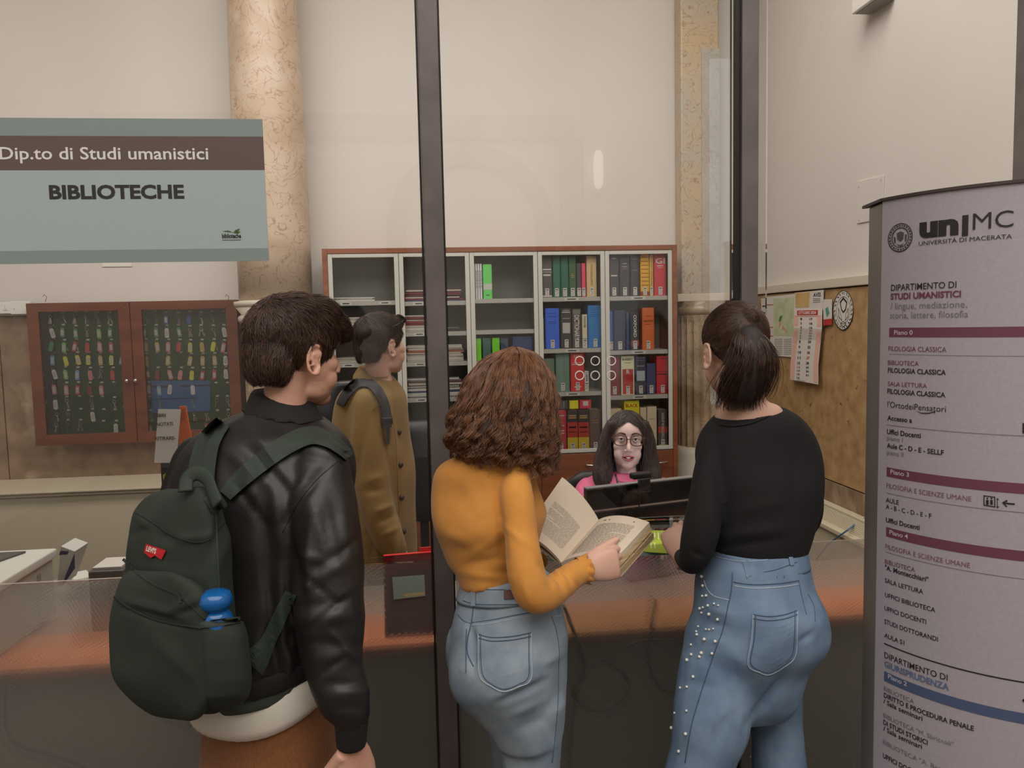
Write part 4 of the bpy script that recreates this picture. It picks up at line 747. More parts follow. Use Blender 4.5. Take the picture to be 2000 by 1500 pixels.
# aluminium profile on the left edge, back shell
a0 = tpt(sm_, 0); b0 = P(1692, 800, 1.70); bdir = Vector((b0.x, b0.y, 0)); pr = [a0, Vector((b0.x, b0.y, 0)), Vector((b0.x, b0.y, 0))+FH*.03+RH*.02, tpt(sm_+.02, 0, -.03)]
m = MB().prism([Vector((p.x, p.y, .04)) for p in pr], (0, 0, TZ-.04)); m.obj('edge_profile', talu, tot, origin=WO[tot], bev=.006)
m = MB().prism([Vector((p.x, p.y, .04)) for p in (tpt(sm_+.02, 0, -.031), tpt(.12, 0, -.10), tpt(.35, 0, -.14), tpt(SE, 0, -.02), tpt(SE, 0, -.003), tpt(.3, 0, -.003), tpt(.15, 0, -.003), tpt(sm_+.02, 0, -.003))], (0, 0, TZ-.04)); m.obj('back_shell', talu, tot, origin=WO[tot])
cap = [tpt(sm_-.002+(SE+.01-sm_)*i/n, TZ+.0005, .004) for i in range(n+1)]+[tpt(.35, TZ+.0005, -.16), tpt(.12, TZ+.0005, -.12), Vector((b0.x, b0.y, TZ+.0005))+FH*.035, Vector((b0.x, b0.y, TZ+.0005))-RH*.004]
MB().prism(cap, (0, 0, .006)).obj('top_cap', mat('totem_cap', (70, 58, 56), .5), tot, origin=WO[tot])
MB().prism([Vector((p.x, p.y, 0.001)) for p in cap], (0, 0, .038)).obj('base', mat('totem_cap', (70, 58, 56), .5), tot, origin=WO[tot])
TK = mat('totem_ink', (36, 32, 36), .5); TM = mat('totem_maroon', (112, 58, 76), .5); TG = mat('totem_grey', (120, 114, 122), .5); TBm = mat('totem_bar', (112, 62, 82), .5); TBb = mat('totem_bar_blue', (78, 92, 124), .5); TW = mat('totem_white', (206, 198, 204), .5); TBl = mat('totem_blue', (98, 112, 146), .5); TMl = mat('totem_light_maroon', (130, 84, 98), .5)
def ttext(txt, xl, xr, yb, cap_, m, bold=.0, nm='lettering', kd=.73):
    s0, z0 = tsz(xl, yb); s1, _ = tsz(xr, yb+(0)); _, z1 = tsz(xl, yb-cap_); V, Fc = text_mesh(txt, 1, bold); x0_ = min(v[0] for v in V); x1_ = max(v[0] for v in V)
    q = MB(); q.add([tpt(s0+(s1-s0)*(v[0]-x0_)/(x1_-x0_), z0+(z1-z0)*v[1]/kd, .0012) for v in V], Fc); q.obj(nm, m, tot, origin=WO[tot])
def tbar(xl, yt, yb, m, s1=SE-.01, nm='bar'):
    s0, z0 = tsz(xl, yb); _, z1 = tsz(xl, yt); q = MB(); k = 30; q.add([tpt(s0+(s1-s0)*i/k, z, .0008) for z in (z0, z1) for i in range(k+1)], [(i, i+1, k+2+i, k+1+i) for i in range(k)]); q.obj(nm, m, tot, origin=WO[tot])
ttext('un', 1796, 1872, 463, 31, TK, .055, kd=.56); ttext('I', 1879, 1891, 459, 38, TK, .05); ttext('MC', 1900, 1979, 449, 34, TK, -.004); ttext('UNIVERSITÀ DI MACERATA', 1795, 1976, 480, 8.5, TK, .0)
ttext('DIPARTIMENTO DI', 1741, 1868, 568, 12.5, TK, .006); ttext('STUDI UMANISTICI', 1740, 1877, 585, 12, TM, .03); ttext('/ lingue, mediazione,', 1740, 1889, 604, 13, TG, -.004); ttext('storia, lettere, filosofia', 1739, 1891, 622, 13, TG, -.004)
tbar(1737, 640, 658, TBm); ttext('Piano 0', 1747, 1783, 653.5, 9, TW, .01)
ttext('FILOLOGIA CLASSICA', 1736, 1849, 685, 9.5, TM); tbar(1737, 691, 691.8, TG, nm='rule')
ttext('BIBLIOTECA', 1735, 1795, 712, 9, TM); ttext('FILOLOGIA CLASSICA', 1735, 1848, 727, 9.5, TK, .02); ttext('SALA LETTURA', 1735, 1811, 753, 9, TM); ttext('FILOLOGIA CLASSICA', 1734, 1847, 768, 9.5, TK, .02)
ttext("l'OrtodeiPensatori", 1734, 1848, 795, 12, TK, -.002); ttext('Accesso a', 1734, 1782, 820, 9.5, TK, .02); tbar(1733, 829, 830, TG, nm='rule')
ttext('Uffici Docenti', 1733, 1799, 847, 10, TK, .02); ttext('piano I', 1733, 1764, 859, 9, TG); ttext('Aule C - D - E - SELLF', 1733, 1844, 874, 9.5, TK, .02); ttext('piano II', 1733, 1765, 887, 9, TG)
tbar(1732, 912, 930, TBm); ttext('Piano 3', 1740, 1776, 925, 9, TW, .01); ttext('FILOSOFIA E SCIENZE UMANE', 1732, 1898, 952, 9.5, TMl); tbar(1732, 962, 963, TG, nm='rule')
ttext('AULE', 1731, 1756, 980, 9, TK, .01); ttext('A - B - C - D - E - F', 1731, 1820, 993, 9, TK, .01); ttext('Uffici Docenti', 1731, 1797, 1019, 9.5, TK, .02)
tbar(1731, 1029, 1047, TBm); ttext('Piano 4', 1738, 1774, 1043, 9, TW, .01); ttext('FILOSOFIA E SCIENZE UMANE', 1730, 1896, 1071, 9.5, TMl); tbar(1730, 1077, 1078, TG, nm='rule')
ttext('BIBLIOTECA', 1729, 1788, 1100, 9, TM); ttext('"A. Montecchiari"', 1729, 1814, 1112, 9.5, TK, .02); ttext('SALA LETTURA', 1729, 1804, 1137, 9, TK, .01); ttext('UFFICI BIBLIOTECA', 1729, 1828, 1165, 9, TK, .01); ttext('UFFICI DOCENTI', 1728, 1810, 1191, 9, TK, .01); ttext('STUDI DOTTORANDI', 1728, 1833, 1217, 9, TK, .01); ttext('AULA S1', 1728, 1767, 1244, 9, TK, .01)
tbar(1727, 1255, 1257.5, TK, nm='rule'); ttext('DIPARTIMENTO DI', 1728, 1852, 1284, 12, TK, .006); ttext('GIURISPRUDENZA', 1728, 1855, 1301, 12, TBl, .03)
tbar(1727, 1310, 1329, TBb); ttext('Piano 2', 1735, 1772, 1324, 9, TW, .01); ttext('BIBLIOTECA', 1727, 1786, 1348, 9, TG); ttext('DIRITTO E PROCEDURA PENALE', 1727, 1904, 1361, 9.5, TK, .02); ttext('/ Sala seminari', 1726, 1803, 1373, 9.5, TK, .015)
ttext('BIBLIOTECA "M. Sbriccoli"', 1726, 1864, 1400, 9, TG); ttext('DI STUDI STORICI', 1726, 1813, 1414, 9.5, TK, .02); ttext('/ Sala seminari', 1726, 1802, 1426, 9.5, TK, .015); ttext('BIBLIOTECA "A. Barn', 1725, 1846, 1452, 9, TG); ttext('UFFICI DOCENTI', 1725, 1806, 1479, 9.5, TK, .02)
# seal and pictograms
def tpoly(pls, m, nm, off=.0012):
    q = MB()
    for pl in pls: q.add([tpt(*tsz(x, y), off) for x, y in pl], [tuple(range(len(pl)))])
    return q.obj(nm, m, tot, origin=WO[tot])
def tring(cx_, cy_, rx, ry_, k, m, nm, n=40, off=.0012, sk=-.15):
    q = MB(); A = [(cx_+rx*math.cos(2*math.pi*i/n), cy_+ry_*math.sin(2*math.pi*i/n)+sk*rx*math.cos(2*math.pi*i/n)) for i in range(n)]; B = [(cx_+(x-cx_)*k, cy_+(y-cy_)*k) for x, y in A]
    q.add([tpt(*tsz(x, y), off) for x, y in A+B], [(i, (i+1) % n, n+(i+1) % n, n+i) for i in range(n)]); return q.obj(nm, m, tot, origin=WO[tot])
tring(1759, 464, 24, 28, .94, TK, 'seal_ring'); tring(1759, 464, 16.5, 19.5, .93, TK, 'seal_ring'); tring(1759, 464, 23, 27, .74, mat('totem_seal_grey', (146, 138, 146), .5), 'seal_field', off=.0009)
pl = []
for i in range(26):
    a1 = 2*math.pi*i/26; a2 = a1+.13; pl.append([(1759+r_*24*math.cos(a_), 464+r_*28*math.sin(a_)-.15*r_*24*math.cos(a_)) for a_, r_ in ((a1, .77), (a1+(i % 3)*.04, .9), (a2, .9), (a2, .80))])
tpoly(pl, TK, 'seal_border'); tpoly([[(1752, 456), (1759, 452), (1766, 454), (1765, 466), (1759, 472), (1753, 467)], [(1746, 462), (1750, 464), (1750, 476), (1747, 474)], [(1768, 458), (1772, 458), (1771, 470), (1768, 472)], [(1751, 476), (1759, 479), (1766, 474), (1760, 484)]], mat('totem_seal_dark', (84, 76, 82), .5), 'seal_shield')
tpoly([[(1921, 967), (1944, 970), (1944, 972), (1921, 969)], [(1921, 987), (1944, 991), (1944, 989), (1921, 985)], [(1921, 967), (1923, 967), (1923, 987), (1921, 987)], [(1942, 970), (1944, 970), (1944, 990), (1942, 990)]]+[[(x_, 976), (x_+5, 976.6), (x_+5, 986), (x_, 985)] for x_ in (1926, 1934)]+[[(x_+1, 971.5), (x_+4, 972), (x_+4, 975), (x_+1, 974.6)] for x_ in (1926, 1934)]+[[(1948, 972), (1951.5, 976), (1944.8+1, 975.6)], [(1948, 993), (1951.5, 989), (1945.5, 988.6)], [(1947.3, 975), (1948.7, 975), (1948.7, 990), (1947.3, 990)], [(1957, 981), (1967, 976), (1968, 979), (1962, 981), (1982, 983), (1982, 986), (1962, 984), (1968, 989), (1965, 990)]], TK, 'pictogram')
tpoly([[(1788, 802), (1800, 806), (1815, 806), (1827, 803), (1826, 808), (1824, 805.5), (1814, 808), (1800, 807.6)]], TK, 'flourish')
tpoly([[(1997, 826), (2004, 827), (2004, 847), (1997, 846)]], TK, 'pictogram'); tpoly([[(1996, 1367), (2002, 1362), (2002, 1374)]], TK, 'pictogram')
# ---------------------------------------------------------------- figure tools
def remesh(mb, vox, it=6, fac=.5):
    me = mb.mesh('tmp'); o = bpy.data.objects.new('tmp', me); sc.collection.objects.link(o)
    r = o.modifiers.new('r', 'REMESH'); r.mode = 'VOXEL'; r.voxel_size = vox
    if it: s = o.modifiers.new('s', 'SMOOTH'); s.factor = fac; s.iterations = it
    dg = bpy.context.evaluated_depsgraph_get(); dg.update(); ev = o.evaluated_get(dg); m2 = ev.to_mesh()
    V = np.empty(len(m2.vertices)*3); m2.vertices.foreach_get('co', V); V = V.reshape(-1, 3)
    Fq = np.empty(len(m2.loops), dtype=np.int32); m2.loops.foreach_get('vertex_index', Fq); lt = np.empty(len(m2.polygons), dtype=np.int32); m2.polygons.foreach_get('loop_total', lt)
    Fs = Fq.reshape(-1, 4) if (lt == 4).all() else [tuple(p.vertices) for p in m2.polygons]
    ev.to_mesh_clear(); bpy.data.objects.remove(o); bpy.data.meshes.remove(me); return V, Fs
def npmesh(name, V, Fs):
    me = bpy.data.meshes.new(name)
    if isinstance(Fs, np.ndarray):
        k = Fs.shape[1]; me.vertices.add(len(V)); me.vertices.foreach_set('co', np.ascontiguousarray(V, dtype=np.float32).ravel()); me.loops.add(len(Fs)*k); me.polygons.add(len(Fs))
        me.loops.foreach_set('vertex_index', Fs.astype(np.int32).ravel()); me.polygons.foreach_set('loop_start', np.arange(0, len(Fs)*k, k, dtype=np.int32)); me.polygons.foreach_set('loop_total', np.full(len(Fs), k, dtype=np.int32)); me.update(calc_edges=True)
    else: me.from_pydata([tuple(v) for v in V], [], [tuple(f) for f in Fs]); me.update()
    return me
def normals(V, Fs):
    if not isinstance(Fs, np.ndarray):
        me = npmesh('n', V, Fs); N = np.empty(len(V)*3); me.vertices.foreach_get('normal', N); bpy.data.meshes.remove(me); return N.reshape(-1, 3)
    n = np.cross(V[Fs[:, 2]]-V[Fs[:, 0]], V[Fs[:, 3]]-V[Fs[:, 1]]); N = np.zeros_like(V)
    for k in range(4): np.add.at(N, Fs[:, k], n)
    return N/np.maximum(np.linalg.norm(N, axis=1, keepdims=True), 1e-12)
def folds(V, Fs, L):
    N = normals(V, Fs); x, y, d = topx_np(V); vd = V-Cn; fr = np.clip(-(N*vd).sum(1)/np.linalg.norm(vd, axis=1)*3+.3, 0, 1); D = np.zeros(len(V))
    for f in L:
        x1, y1, x2, y2, w, a = f[:6]; bow = f[6] if len(f) > 6 else 0
        dx, dy = x2-x1, y2-y1; l2 = dx*dx+dy*dy; t = ((x-x1)*dx+(y-y1)*dy)/l2; l = math.sqrt(l2)
        off = ((x-x1)*dy-(y-y1)*dx)/l - bow*np.sin(np.pi*np.clip(t, 0, 1)); tt = np.clip(t, 0, 1)
        e = np.maximum(0, np.abs(t-tt)*l); D += a*np.exp(-(off/w)**2-(e/(w*1.3))**2)*np.clip(np.sin(np.pi*np.clip(t, .02, .98))**.5, .3, 1)
    return V+N*(D*fr)[:, None]
def wrinkle(V, Fs, k, amp, seed=0, st=(1, 1, 1)):
    N = normals(V, Fs); rs = np.random.RandomState(seed); D = np.zeros(len(V)); Q = V*np.array(st)
    W = Q+.35/k*np.stack([np.sin(Q@rs.normal(0, k*.6, 3)+rs.rand()*6) for _ in range(3)], 1)
    for i in range(7): D += np.sin(W@rs.normal(0, k, 3)+rs.rand()*6)
    return V+N*(D/3.2*amp)[:, None]
def skin_obj(name, V, Fs, m, par, origin=None):
    me = npmesh(name, V-np.array(WO[par]) if par is not None else V, Fs); me.materials.append(m); me.polygons.foreach_set('use_smooth', [True]*len(me.polygons)); o = bpy.data.objects.new(name, me); link(o, name, par, WO[par] if par is not None else (0, 0, 0)); return o
def bvh(V, Fs): return BVHTree.FromPolygons([tuple(v) for v in V], [tuple(int(i) for i in f) for f in Fs])
def prj(B, x, y, d0=None):
    r = ray(x, y).normalized(); h = B.ray_cast(CAM, r)
    if h[0] is None: return (P(x, y, d0), -r) if d0 else (None, None)
    return h[0], h[1]
def PR(r, d): return r*d/FPX
def ring(xl, xr, y, d, dep, skew=0, sl=0, n=36, pw=2.3, rot=0):
    A = P(xl, y-sl/2, d-skew/2); Bp = P(xr, y+sl/2, d+skew/2); c = (A+Bp)/2; a = (Bp-A)/2; b = Vector((-a.y, a.x, 0)).normalized()*dep; out = []
    aw = a.dot(RH); e_ = b.dot(RH); a = a+RH*(math.sqrt(max(.35*aw*aw, aw*aw-e_*e_*1.15))*(1 if aw > 0 else -1)-aw)
    for i in range(n):
        t = 2*math.pi*i/n; co, si = math.cos(t), math.sin(t); out.append(c+a*(abs(co)**(2/pw)*(1 if co > 0 else -1))+b*(abs(si)**(2/pw)*(1 if si > 0 else -1)))
    return out
def ringsm(rows, m=None, k=4, **kw):   # smooth-interpolated rings
    rows = [tuple(r)+(0,)*(7-len(r)) for r in rows]; out = []
    for i in range(len(rows)-1):
        p = [np.array(rows[max(0, min(len(rows)-1, i+j))], float) for j in (-1, 0, 1, 2)]
        for s in range(k):
            t = s/k; q = .5*(2*p[1]+(p[2]-p[0])*t+(2*p[0]-5*p[1]+4*p[2]-p[3])*t*t+(3*p[1]-p[0]-3*p[2]+p[3])*t**3); out.append(ring(*q, **kw))
    out.append(ring(*rows[-1], **kw)); return (m or MB()).rings(out)
def smooth_path(pts, k=5):
    pts = [np.array(p, float) for p in pts]; out = []
    for i in range(len(pts)-1):
        p = [pts[max(0, min(len(pts)-1, i+j))] for j in (-1, 0, 1, 2)]
        for s in range(k): t = s/k; out.append(.5*(2*p[1]+(p[2]-p[0])*t+(2*p[0]-5*p[1]+4*p[2]-p[3])*t*t+(3*p[1]-p[0]-3*p[2]+p[3])*t**3))
    out.append(pts[-1]); return out
def limb(m, pts, n=16, k=4, ends=True):    # (px,py,d,r_px)
    q = smooth_path(pts, k); P3 = [P(a[0], a[1], a[2]) for a in q]; rr = [PR(a[3], a[2]) for a in q]
    m.tube(P3, rr, n)
    if ends: m.ell(P3[0], rr[0]*.98, 14); m.ell(P3[-1], rr[-1]*.98, 14)
    return m
def wlimb(m, pts, n=14, k=4):              # world (x,y,z,r)
    q = smooth_path(pts, k); m.tube([Vector(a[:3]) for a in q], [a[3] for a in q], n); m.ell(q[0][:3], q[0][3]*.98, 14); m.ell(q[-1][:3], q[-1][3]*.98, 14); return m
def band(B, pts, wpx, th, name, mt, par, off=.001, k=6, d0=None, vert=None):
    q = smooth_path([tuple(p)+((wpx,) if len(p) < 3 else ()) for p in pts], k); rows = []; ld = d0
    for i, a in enumerate(q):
        b0, b1 = q[max(0, i-1)], q[min(len(q)-1, i+1)]; dx, dy = b1[0]-b0[0], b1[1]-b0[1]; l = math.hypot(dx, dy) or 1; nx, ny = -dy/l, dx/l; row = []
        for s in (-.5, -.25, 0, .25, .5):
            h, n_ = prj(B, a[0]+nx*a[2]*s, a[1]+ny*a[2]*s, ld)
            if h is None: h = P(a[0]+nx*a[2]*s, a[1]+ny*a[2]*s, 2); n_ = Vector((0, -1, 0))
            else: ld = (h-CAM).dot(F)
            vd = (CAM-h).normalized(); row.append((h+vd*off, vd))
        rows.append(row)
    m = MB(); lo = [[p for p, n_ in r] for r in rows]; hi = [[p+n_*th for p, n_ in r] for r in rows]
    rr = [l_+h_[::-1] for l_, h_ in zip(lo, hi)]; m.rings(rr); return m.obj(name, mt, par, origin=WO[par], smooth=False)
def seam(B, pts, r, name, mt, par, k=6, lift=.0):
    q = smooth_path(pts, k); P3 = []
    for a in q:
        h, n_ = prj(B, a[0], a[1])
        if h is not None: P3.append(h+(CAM-h).normalized()*lift)
    if len(P3) > 2: m = MB().tube(P3, r, 6); return m.obj(name, mt, par, origin=WO[par], smooth=True)
def patch(B, top, bot, th, name, mt, par, nv=10, off=.0, k=4):
    T, Bo = smooth_path(top, k), smooth_path(bot, k); rows = []
    for a, b in zip(T, Bo):
        row = []; ld = None
        for j in range(nv+1):
            t = j/nv; h, n_ = prj(B, a[0]+(b[0]-a[0])*t, a[1]+(b[1]-a[1])*t, ld)
            if h is None: h = P(a[0], a[1], 1.6)
            else: ld = (h-CAM).dot(F)
            row.append((h, (CAM-h).normalized()))
        rows.append([p-v*.003 for p, v in row]+[p+v*(th+off) for p, v in row][::-1])
    m = MB().rings(rows); return m.obj(name, mt, par, origin=WO[par])
# ---------------------------------------------------------------- head
def make_head_base(ears=True):
    m = MB(); e = m.ell
    e((0, -.012, .050), (.073, .096, .079), 28); e((0, .028, .052), (.061, .060, .060), 24); e((0, .030, -.010), (.058, .058, .074), 24); e((0, .030, -.050), (.053, .056, .045), 20); e((0, .062, -.076), (.027, .025, .022), 14)
    for s in (-1, 1):
        e((s*.040, .050, -.004), (.020, .026, .020), 14); e((s*.026, .076, .044), (.020, .010, .007), 12); e((s*.012, .098, -.017), (.0075, .009, .0065), 10); e((s*.034, .02, -.062), (.018, .036, .020), 12); e((s*.031, .052, -.034), (.026, .028, .032), 14)
    m.tube([(0, .082, .036), (0, .092, .018), (0, .104, -.004), (0, .108, -.013)], [.006, .0075, .0095, .0095], 10); e((0, .105, -.013), (.010, .0105, .0085), 12)
    e((0, .0865, -.040), (.020, .009, .0052), 14); e((0, .0845, -.052), (.017, .0095, .006), 14); e((0, .070, -.066), (.02, .016, .016), 12)
    if ears:
        for s in (-1, 1):
            Mx = Matrix.Rotation(s*math.radians(-24), 3, 'Z')
            c = Vector((s*.074, -.006, .004))
            pts = []
            for i in range(15):
                t = -0.9+i/14*4.9; ry, rz = .0165*(1-.25*max(0, i-9)/5), .031; pts.append(c+Mx@Vector((s*(.010+.004*math.sin(t)), math.cos(t+1.9)*ry*1.0-.003, math.sin(t+1.9)*rz*(-1)*-1)))
            m.tube(pts, [.0042]*11+[.004, .0036, .0032, .0028], 8)
            e(c+Mx@Vector((s*.004, 0, 0)), (.0045, .015, .028), 14, Mx); e(c+Mx@Vector((s*.007, .004, -.026)), (.0055, .008, .009), 10)
            m.tube([c+Mx@Vector((s*.010, -.006, .014)), c+Mx@Vector((s*.011, -.0095, .0)), c+Mx@Vector((s*.010, -.004, -.014))], .0032, 6)
    m.tube([(0, -.018, -.02), (0, -.024, -.06), (0, -.026, -.105)], [.050, .047, .044], 24)
    return m
HP = make_head_base(); HPV = np.array(HP.v)
def body(par, Hm, extra, m, vox=.0027):
    V0 = app(Hm, HPV); mb = extra or MB(); mb.add([tuple(v) for v in V0], HP.f); W_, Fs = remesh(mb, vox, 6, .5); V = app(Hm.inverted(), W_); N = normals(W_, Fs); D = np.zeros(len(V)); sc_ = Hm.to_scale().z
    for s in (-1, 1):
        for c, r, a in (((s*.030, .080, .028), .013, -.010), ((s*.0745+s*.010, .003, .002), .0085, -.008)): D += a*np.exp(-((V-np.array(c))**2).sum(1)/r**2)
    D += -.003*np.exp(-((V[:, 2]+.0462)/.002)**2-(V[:, 0]/.02)**2)*(V[:, 1] > .07)
    return skin_obj('body', W_+N*(D*sc_)[:, None], Fs, m, par)

def frame(c, fwd, pitch=0, roll=0, s=1.0, sx=1.0):
    f = Vector(fwd).normalized(); r = f.cross(ZZ).normalized(); M = Matrix(((r.x, f.x, 0, 0), (r.y, f.y, 0, 0), (0, 0, 1, 0), (0, 0, 0, 1)))
    return Matrix.Translation(c)@M@Matrix.Rotation(pitch, 4, 'X')@Matrix.Rotation(roll, 4, 'Y')@Matrix.Diagonal((s*sx, s, s, 1))
def app(M, V): A = np.array(M); return V@A[:3, :3].T+A[:3, 3]
def inpoly(y, z, poly):
    c = np.zeros(len(y), bool); n = len(poly); j = n-1
    for i in range(n):
        yi, zi = poly[i]; yj, zj = poly[j]
        c ^= ((zi > z) != (zj > z)) & (y < (yj-yi)*(z-zi)/((zj-zi) or 1e-9)+yi); j = i
    return c
def strands_mesh(name, paths, r0, r1, mt, par, sides=3):
    VV = []; FF = []; n0 = 0
    for p in paths:
        k = len(p); t = np.gradient(p, axis=0); t /= np.maximum(np.linalg.norm(t, axis=1, keepdims=True), 1e-9); up = np.array([.31, .17, .93]); x = np.cross(t, up); x /= np.maximum(np.linalg.norm(x, axis=1, keepdims=True), 1e-9); y = np.cross(t, x)
        rr = np.linspace(r0, r1, k)[:, None]; a = [2*math.pi*i/sides for i in range(sides)]
        V = np.stack([p+rr*(x*math.cos(q)+y*math.sin(q)) for q in a], 1).reshape(-1, 3); VV.append(V)
        i = np.arange(k-1)[:, None]*sides+np.arange(sides)[None]; j = np.arange(k-1)[:, None]*sides+((np.arange(sides)+1) % sides)[None]
        FF.append(np.stack([i, j, j+sides, i+sides], -1).reshape(-1, 4)+n0); n0 += len(V)
    return skin_obj(name, np.concatenate(VV), np.concatenate(FF), mt, par)
def surf_strands(V, Fs, n, dirf, steps, step, seed, lift=.003, mask=None, jit=.15):
    rs = np.random.RandomState(seed); Fs = np.asarray(Fs); A = np.linalg.norm(np.cross(V[Fs[:, 2]]-V[Fs[:, 0]], V[Fs[:, 3]]-V[Fs[:, 1]]), axis=1); idx = rs.choice(len(Fs), n, p=A/A.sum()); B = bvh(V, Fs); out = []
    for i in idx:
        p = Vector(V[Fs[i]].mean(0)); 
        if mask is not None and not mask(p): continue
        k = max(3, int(steps*rs.uniform(.6, 1.2))); l1 = lift*rs.uniform(.3, 1.3); pts = []; jt = Vector(rs.normal(0, jit, 3))
        for s in range(k):
            h, nn, _, _ = B.find_nearest(p)
            if h is None: break
            pts.append(np.array(h+nn*(.0006+l1*(s/k)))); d = Vector(dirf(h))+jt; d = d-nn*d.dot(nn)
            if d.length < 1e-5: break
            p = h+d.normalized()*step
        if len(pts) > 2: out.append(np.array(pts))
    return out
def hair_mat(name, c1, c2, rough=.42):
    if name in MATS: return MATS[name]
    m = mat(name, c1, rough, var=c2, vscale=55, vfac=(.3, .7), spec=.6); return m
def hand(m_, W, D, Np, s=1.0, curl=(20, 25, 20), thumb=(.55, .75, .15), tcurl=15, spread=4, side=1):
    D = Vector(D).normalized(); Np = Vector(Np); Np = (Np-D*Np.dot(D)).normalized(); T = D.cross(Np).normalized()*side; W = Vector(W)
    rs = []
    for q, hw, ht in ((-.03, .026, .020), (.0, .026, .019), (.03, .036, .018), (.06, .041, .016), (.085, .040, .0135), (.094, .036, .010)):
        rs.append([W+D*q*s+T*(hw*s*math.cos(a))+Np*(ht*s*math.sin(a)) for a in [2*math.pi*i/16 for i in range(16)]])
    m_.rings(rs)
    for i, (off, L_, r) in enumerate(((.029, .072, .0088), (.010, .080, .0090), (-.010, .074, .0086), (-.028, .058, .0078))):
        p = W+D*(.084-.004*abs(i-1))*s+T*off*s; ang = 0; d0 = (D+T*(.03*(1.2-i)*spread/4)).normalized(); pts = [p-d0*.02*s, p]; rr = [r*s*1.05, r*s*1.05]
        for L2, c in zip((.46, .30, .24), curl): ang += math.radians(c*(1+.08*i)); dv = d0*math.cos(ang)+Np*math.sin(ang); p = p+dv*L_*L2*s; pts.append(p); rr.append(rr[-1]*.93)
        m_.tube(pts, rr, 10); m_.ell(pts[-1], rr[-1], 10)
        for q in (1, 2): m_.ell(pts[q], rr[q]*1.06, 10)
    p = W+D*.022*s+T*.026*s+Np*.004*s; d = (D*thumb[0]+T*thumb[1]+Np*thumb[2]).normalized(); pts = [p-d*.012*s, p]; rr = [.015*s, .0145*s]
    for L2, c in ((.040, 0), (.030, tcurl), (.024, tcurl)): d = (d+D*math.tan(math.radians(c))).normalized(); p = p+d*L2*s; pts.append(p); rr.append(rr[-1]*.84)
    m_.tube(pts, rr, 10); m_.ell(pts[-1], rr[-1], 10); return m_
def legs(mb, hipL, hipR, rt, rk, ra, flare=0):
    for h in (hipL, hipR): wlimb(mb, [(h[0], h[1], h[2], rt), (h[0], h[1]+.01, h[2]*.55, rk), (h[0], h[1], .09, ra)])
def shoes(par, pts, f, mt, sole):
    for p in pts:
        fx_, fy_ = f; M = Matrix(((fy_, fx_, 0, p[0]), (-fx_, fy_, 0, p[1]), (0, 0, 1, 0), (0, 0, 0, 1))); m = MB(); rs = []
        for y, w, h in ((-.09, .02, .05), (-.08, .034, .075), (-.02, .038, .085), (.05, .044, .06), (.11, .042, .045), (.145, .02, .03)): rs.append([M@Vector((w*math.cos(a), y, .02+h*.5+h*.5*math.sin(a))) for a in [2*math.pi*i/14 for i in range(14)]])
        m.rings(rs); o = m.obj('shoe', mt, par, origin=WO[par], smooth=True)
        m = MB(); m.prism([M@Vector(q) for q in ((-.03, -.09, .001), (.03, -.09, .001), (.045, .05, .001), (.035, .13, .001), (0, .15, .001), (-.035, .13, .001), (-.045, .05, .001))], (0, 0, .024)); m.obj('sole', sole, o, origin=WO[par])
skin1 = mat('skin_warm', (214, 166, 144), .5, var=(206, 154, 132), vscale=18, bump=.05, bscale=300); skin2 = mat('skin_light', (222, 180, 160), .5, var=(214, 168, 148), vscale=18, bump=.05, bscale=300); skin3 = mat('skin_pale', (232, 200, 188), .5, var=(226, 190, 178), vscale=18)
for s_ in (skin1, skin2, skin3):
    b_ = s_.node_tree.nodes['Principled BSDF']; b_.inputs['Subsurface Weight'].default_value = .12; b_.inputs['Subsurface Radius'].default_value = (.012, .005, .003); b_.inputs['Subsurface Scale'].default_value = 1
shoe_w = mat('shoe_white', (210, 206, 198), .5); shoe_k = mat('shoe_black', (34, 32, 32), .5); sole_m = mat('sole_rubber', (190, 184, 172), .6)
# ================================================================ person A : leather jacket, backpack
leather = mat('black_leather', (27, 25, 25), .46, var=(36, 33, 32), vscale=9, bump=.12, bscale=240, spec=.5); rib = mat('black_rib_knit', (26, 23, 23), .85, bump=.5, bscale=160, stretch=(4, 4, .3))
tee = mat('white_tee', (226, 218, 206), .8, bump=.05, bscale=200); gshirt = mat('dark_green_shirt', (58, 64, 56), .85); cord = mat('brown_corduroy', (136, 84, 44), .85, var=(122, 74, 38), vscale=30, bump=.9, bscale=30, stretch=(14, 14, .2), sheen=.2)
pA = thing('person', 'dark-haired man in a black leather jacket and brown corduroys wearing a green backpack', 'person', P(560, 1500, 1.6)*1.0); pA.location.z = 0; WO[pA].z = 0
hdA = math.radians(43); hdH = math.radians(50); fAh = RH*math.cos(hdH)+FH*math.sin(hdH); rAh = RH*math.sin(hdH)-FH*math.cos(hdH); fA = RH*math.cos(hdA)+FH*math.sin(hdA); rA = RH*math.sin(hdA)-FH*math.cos(hdA)
cA = P(622, 707, 1.555)-rAh*.072; HA = frame(cA, fAh, math.radians(-6), 0, .95)
mb = MB(); hand(mb, P(686, 1450, 1.42), Vector((0, 0, -1))+fA*.15, -rA*1.0+fA*.1, .95, curl=(38, 45, 30), thumb=(.7, .5, .5), side=-1)
limb(mb, [(562, 745, 1.6, 42), (560, 780, 1.6, 44), (560, 860, 1.6, 40), (622, 915, 1.52, 34), (642, 1150, 1.45, 30), (676, 1360, 1.42, 24), (684, 1425, 1.42, 20)])
bodyA = body(pA, HA, mb, skin1)
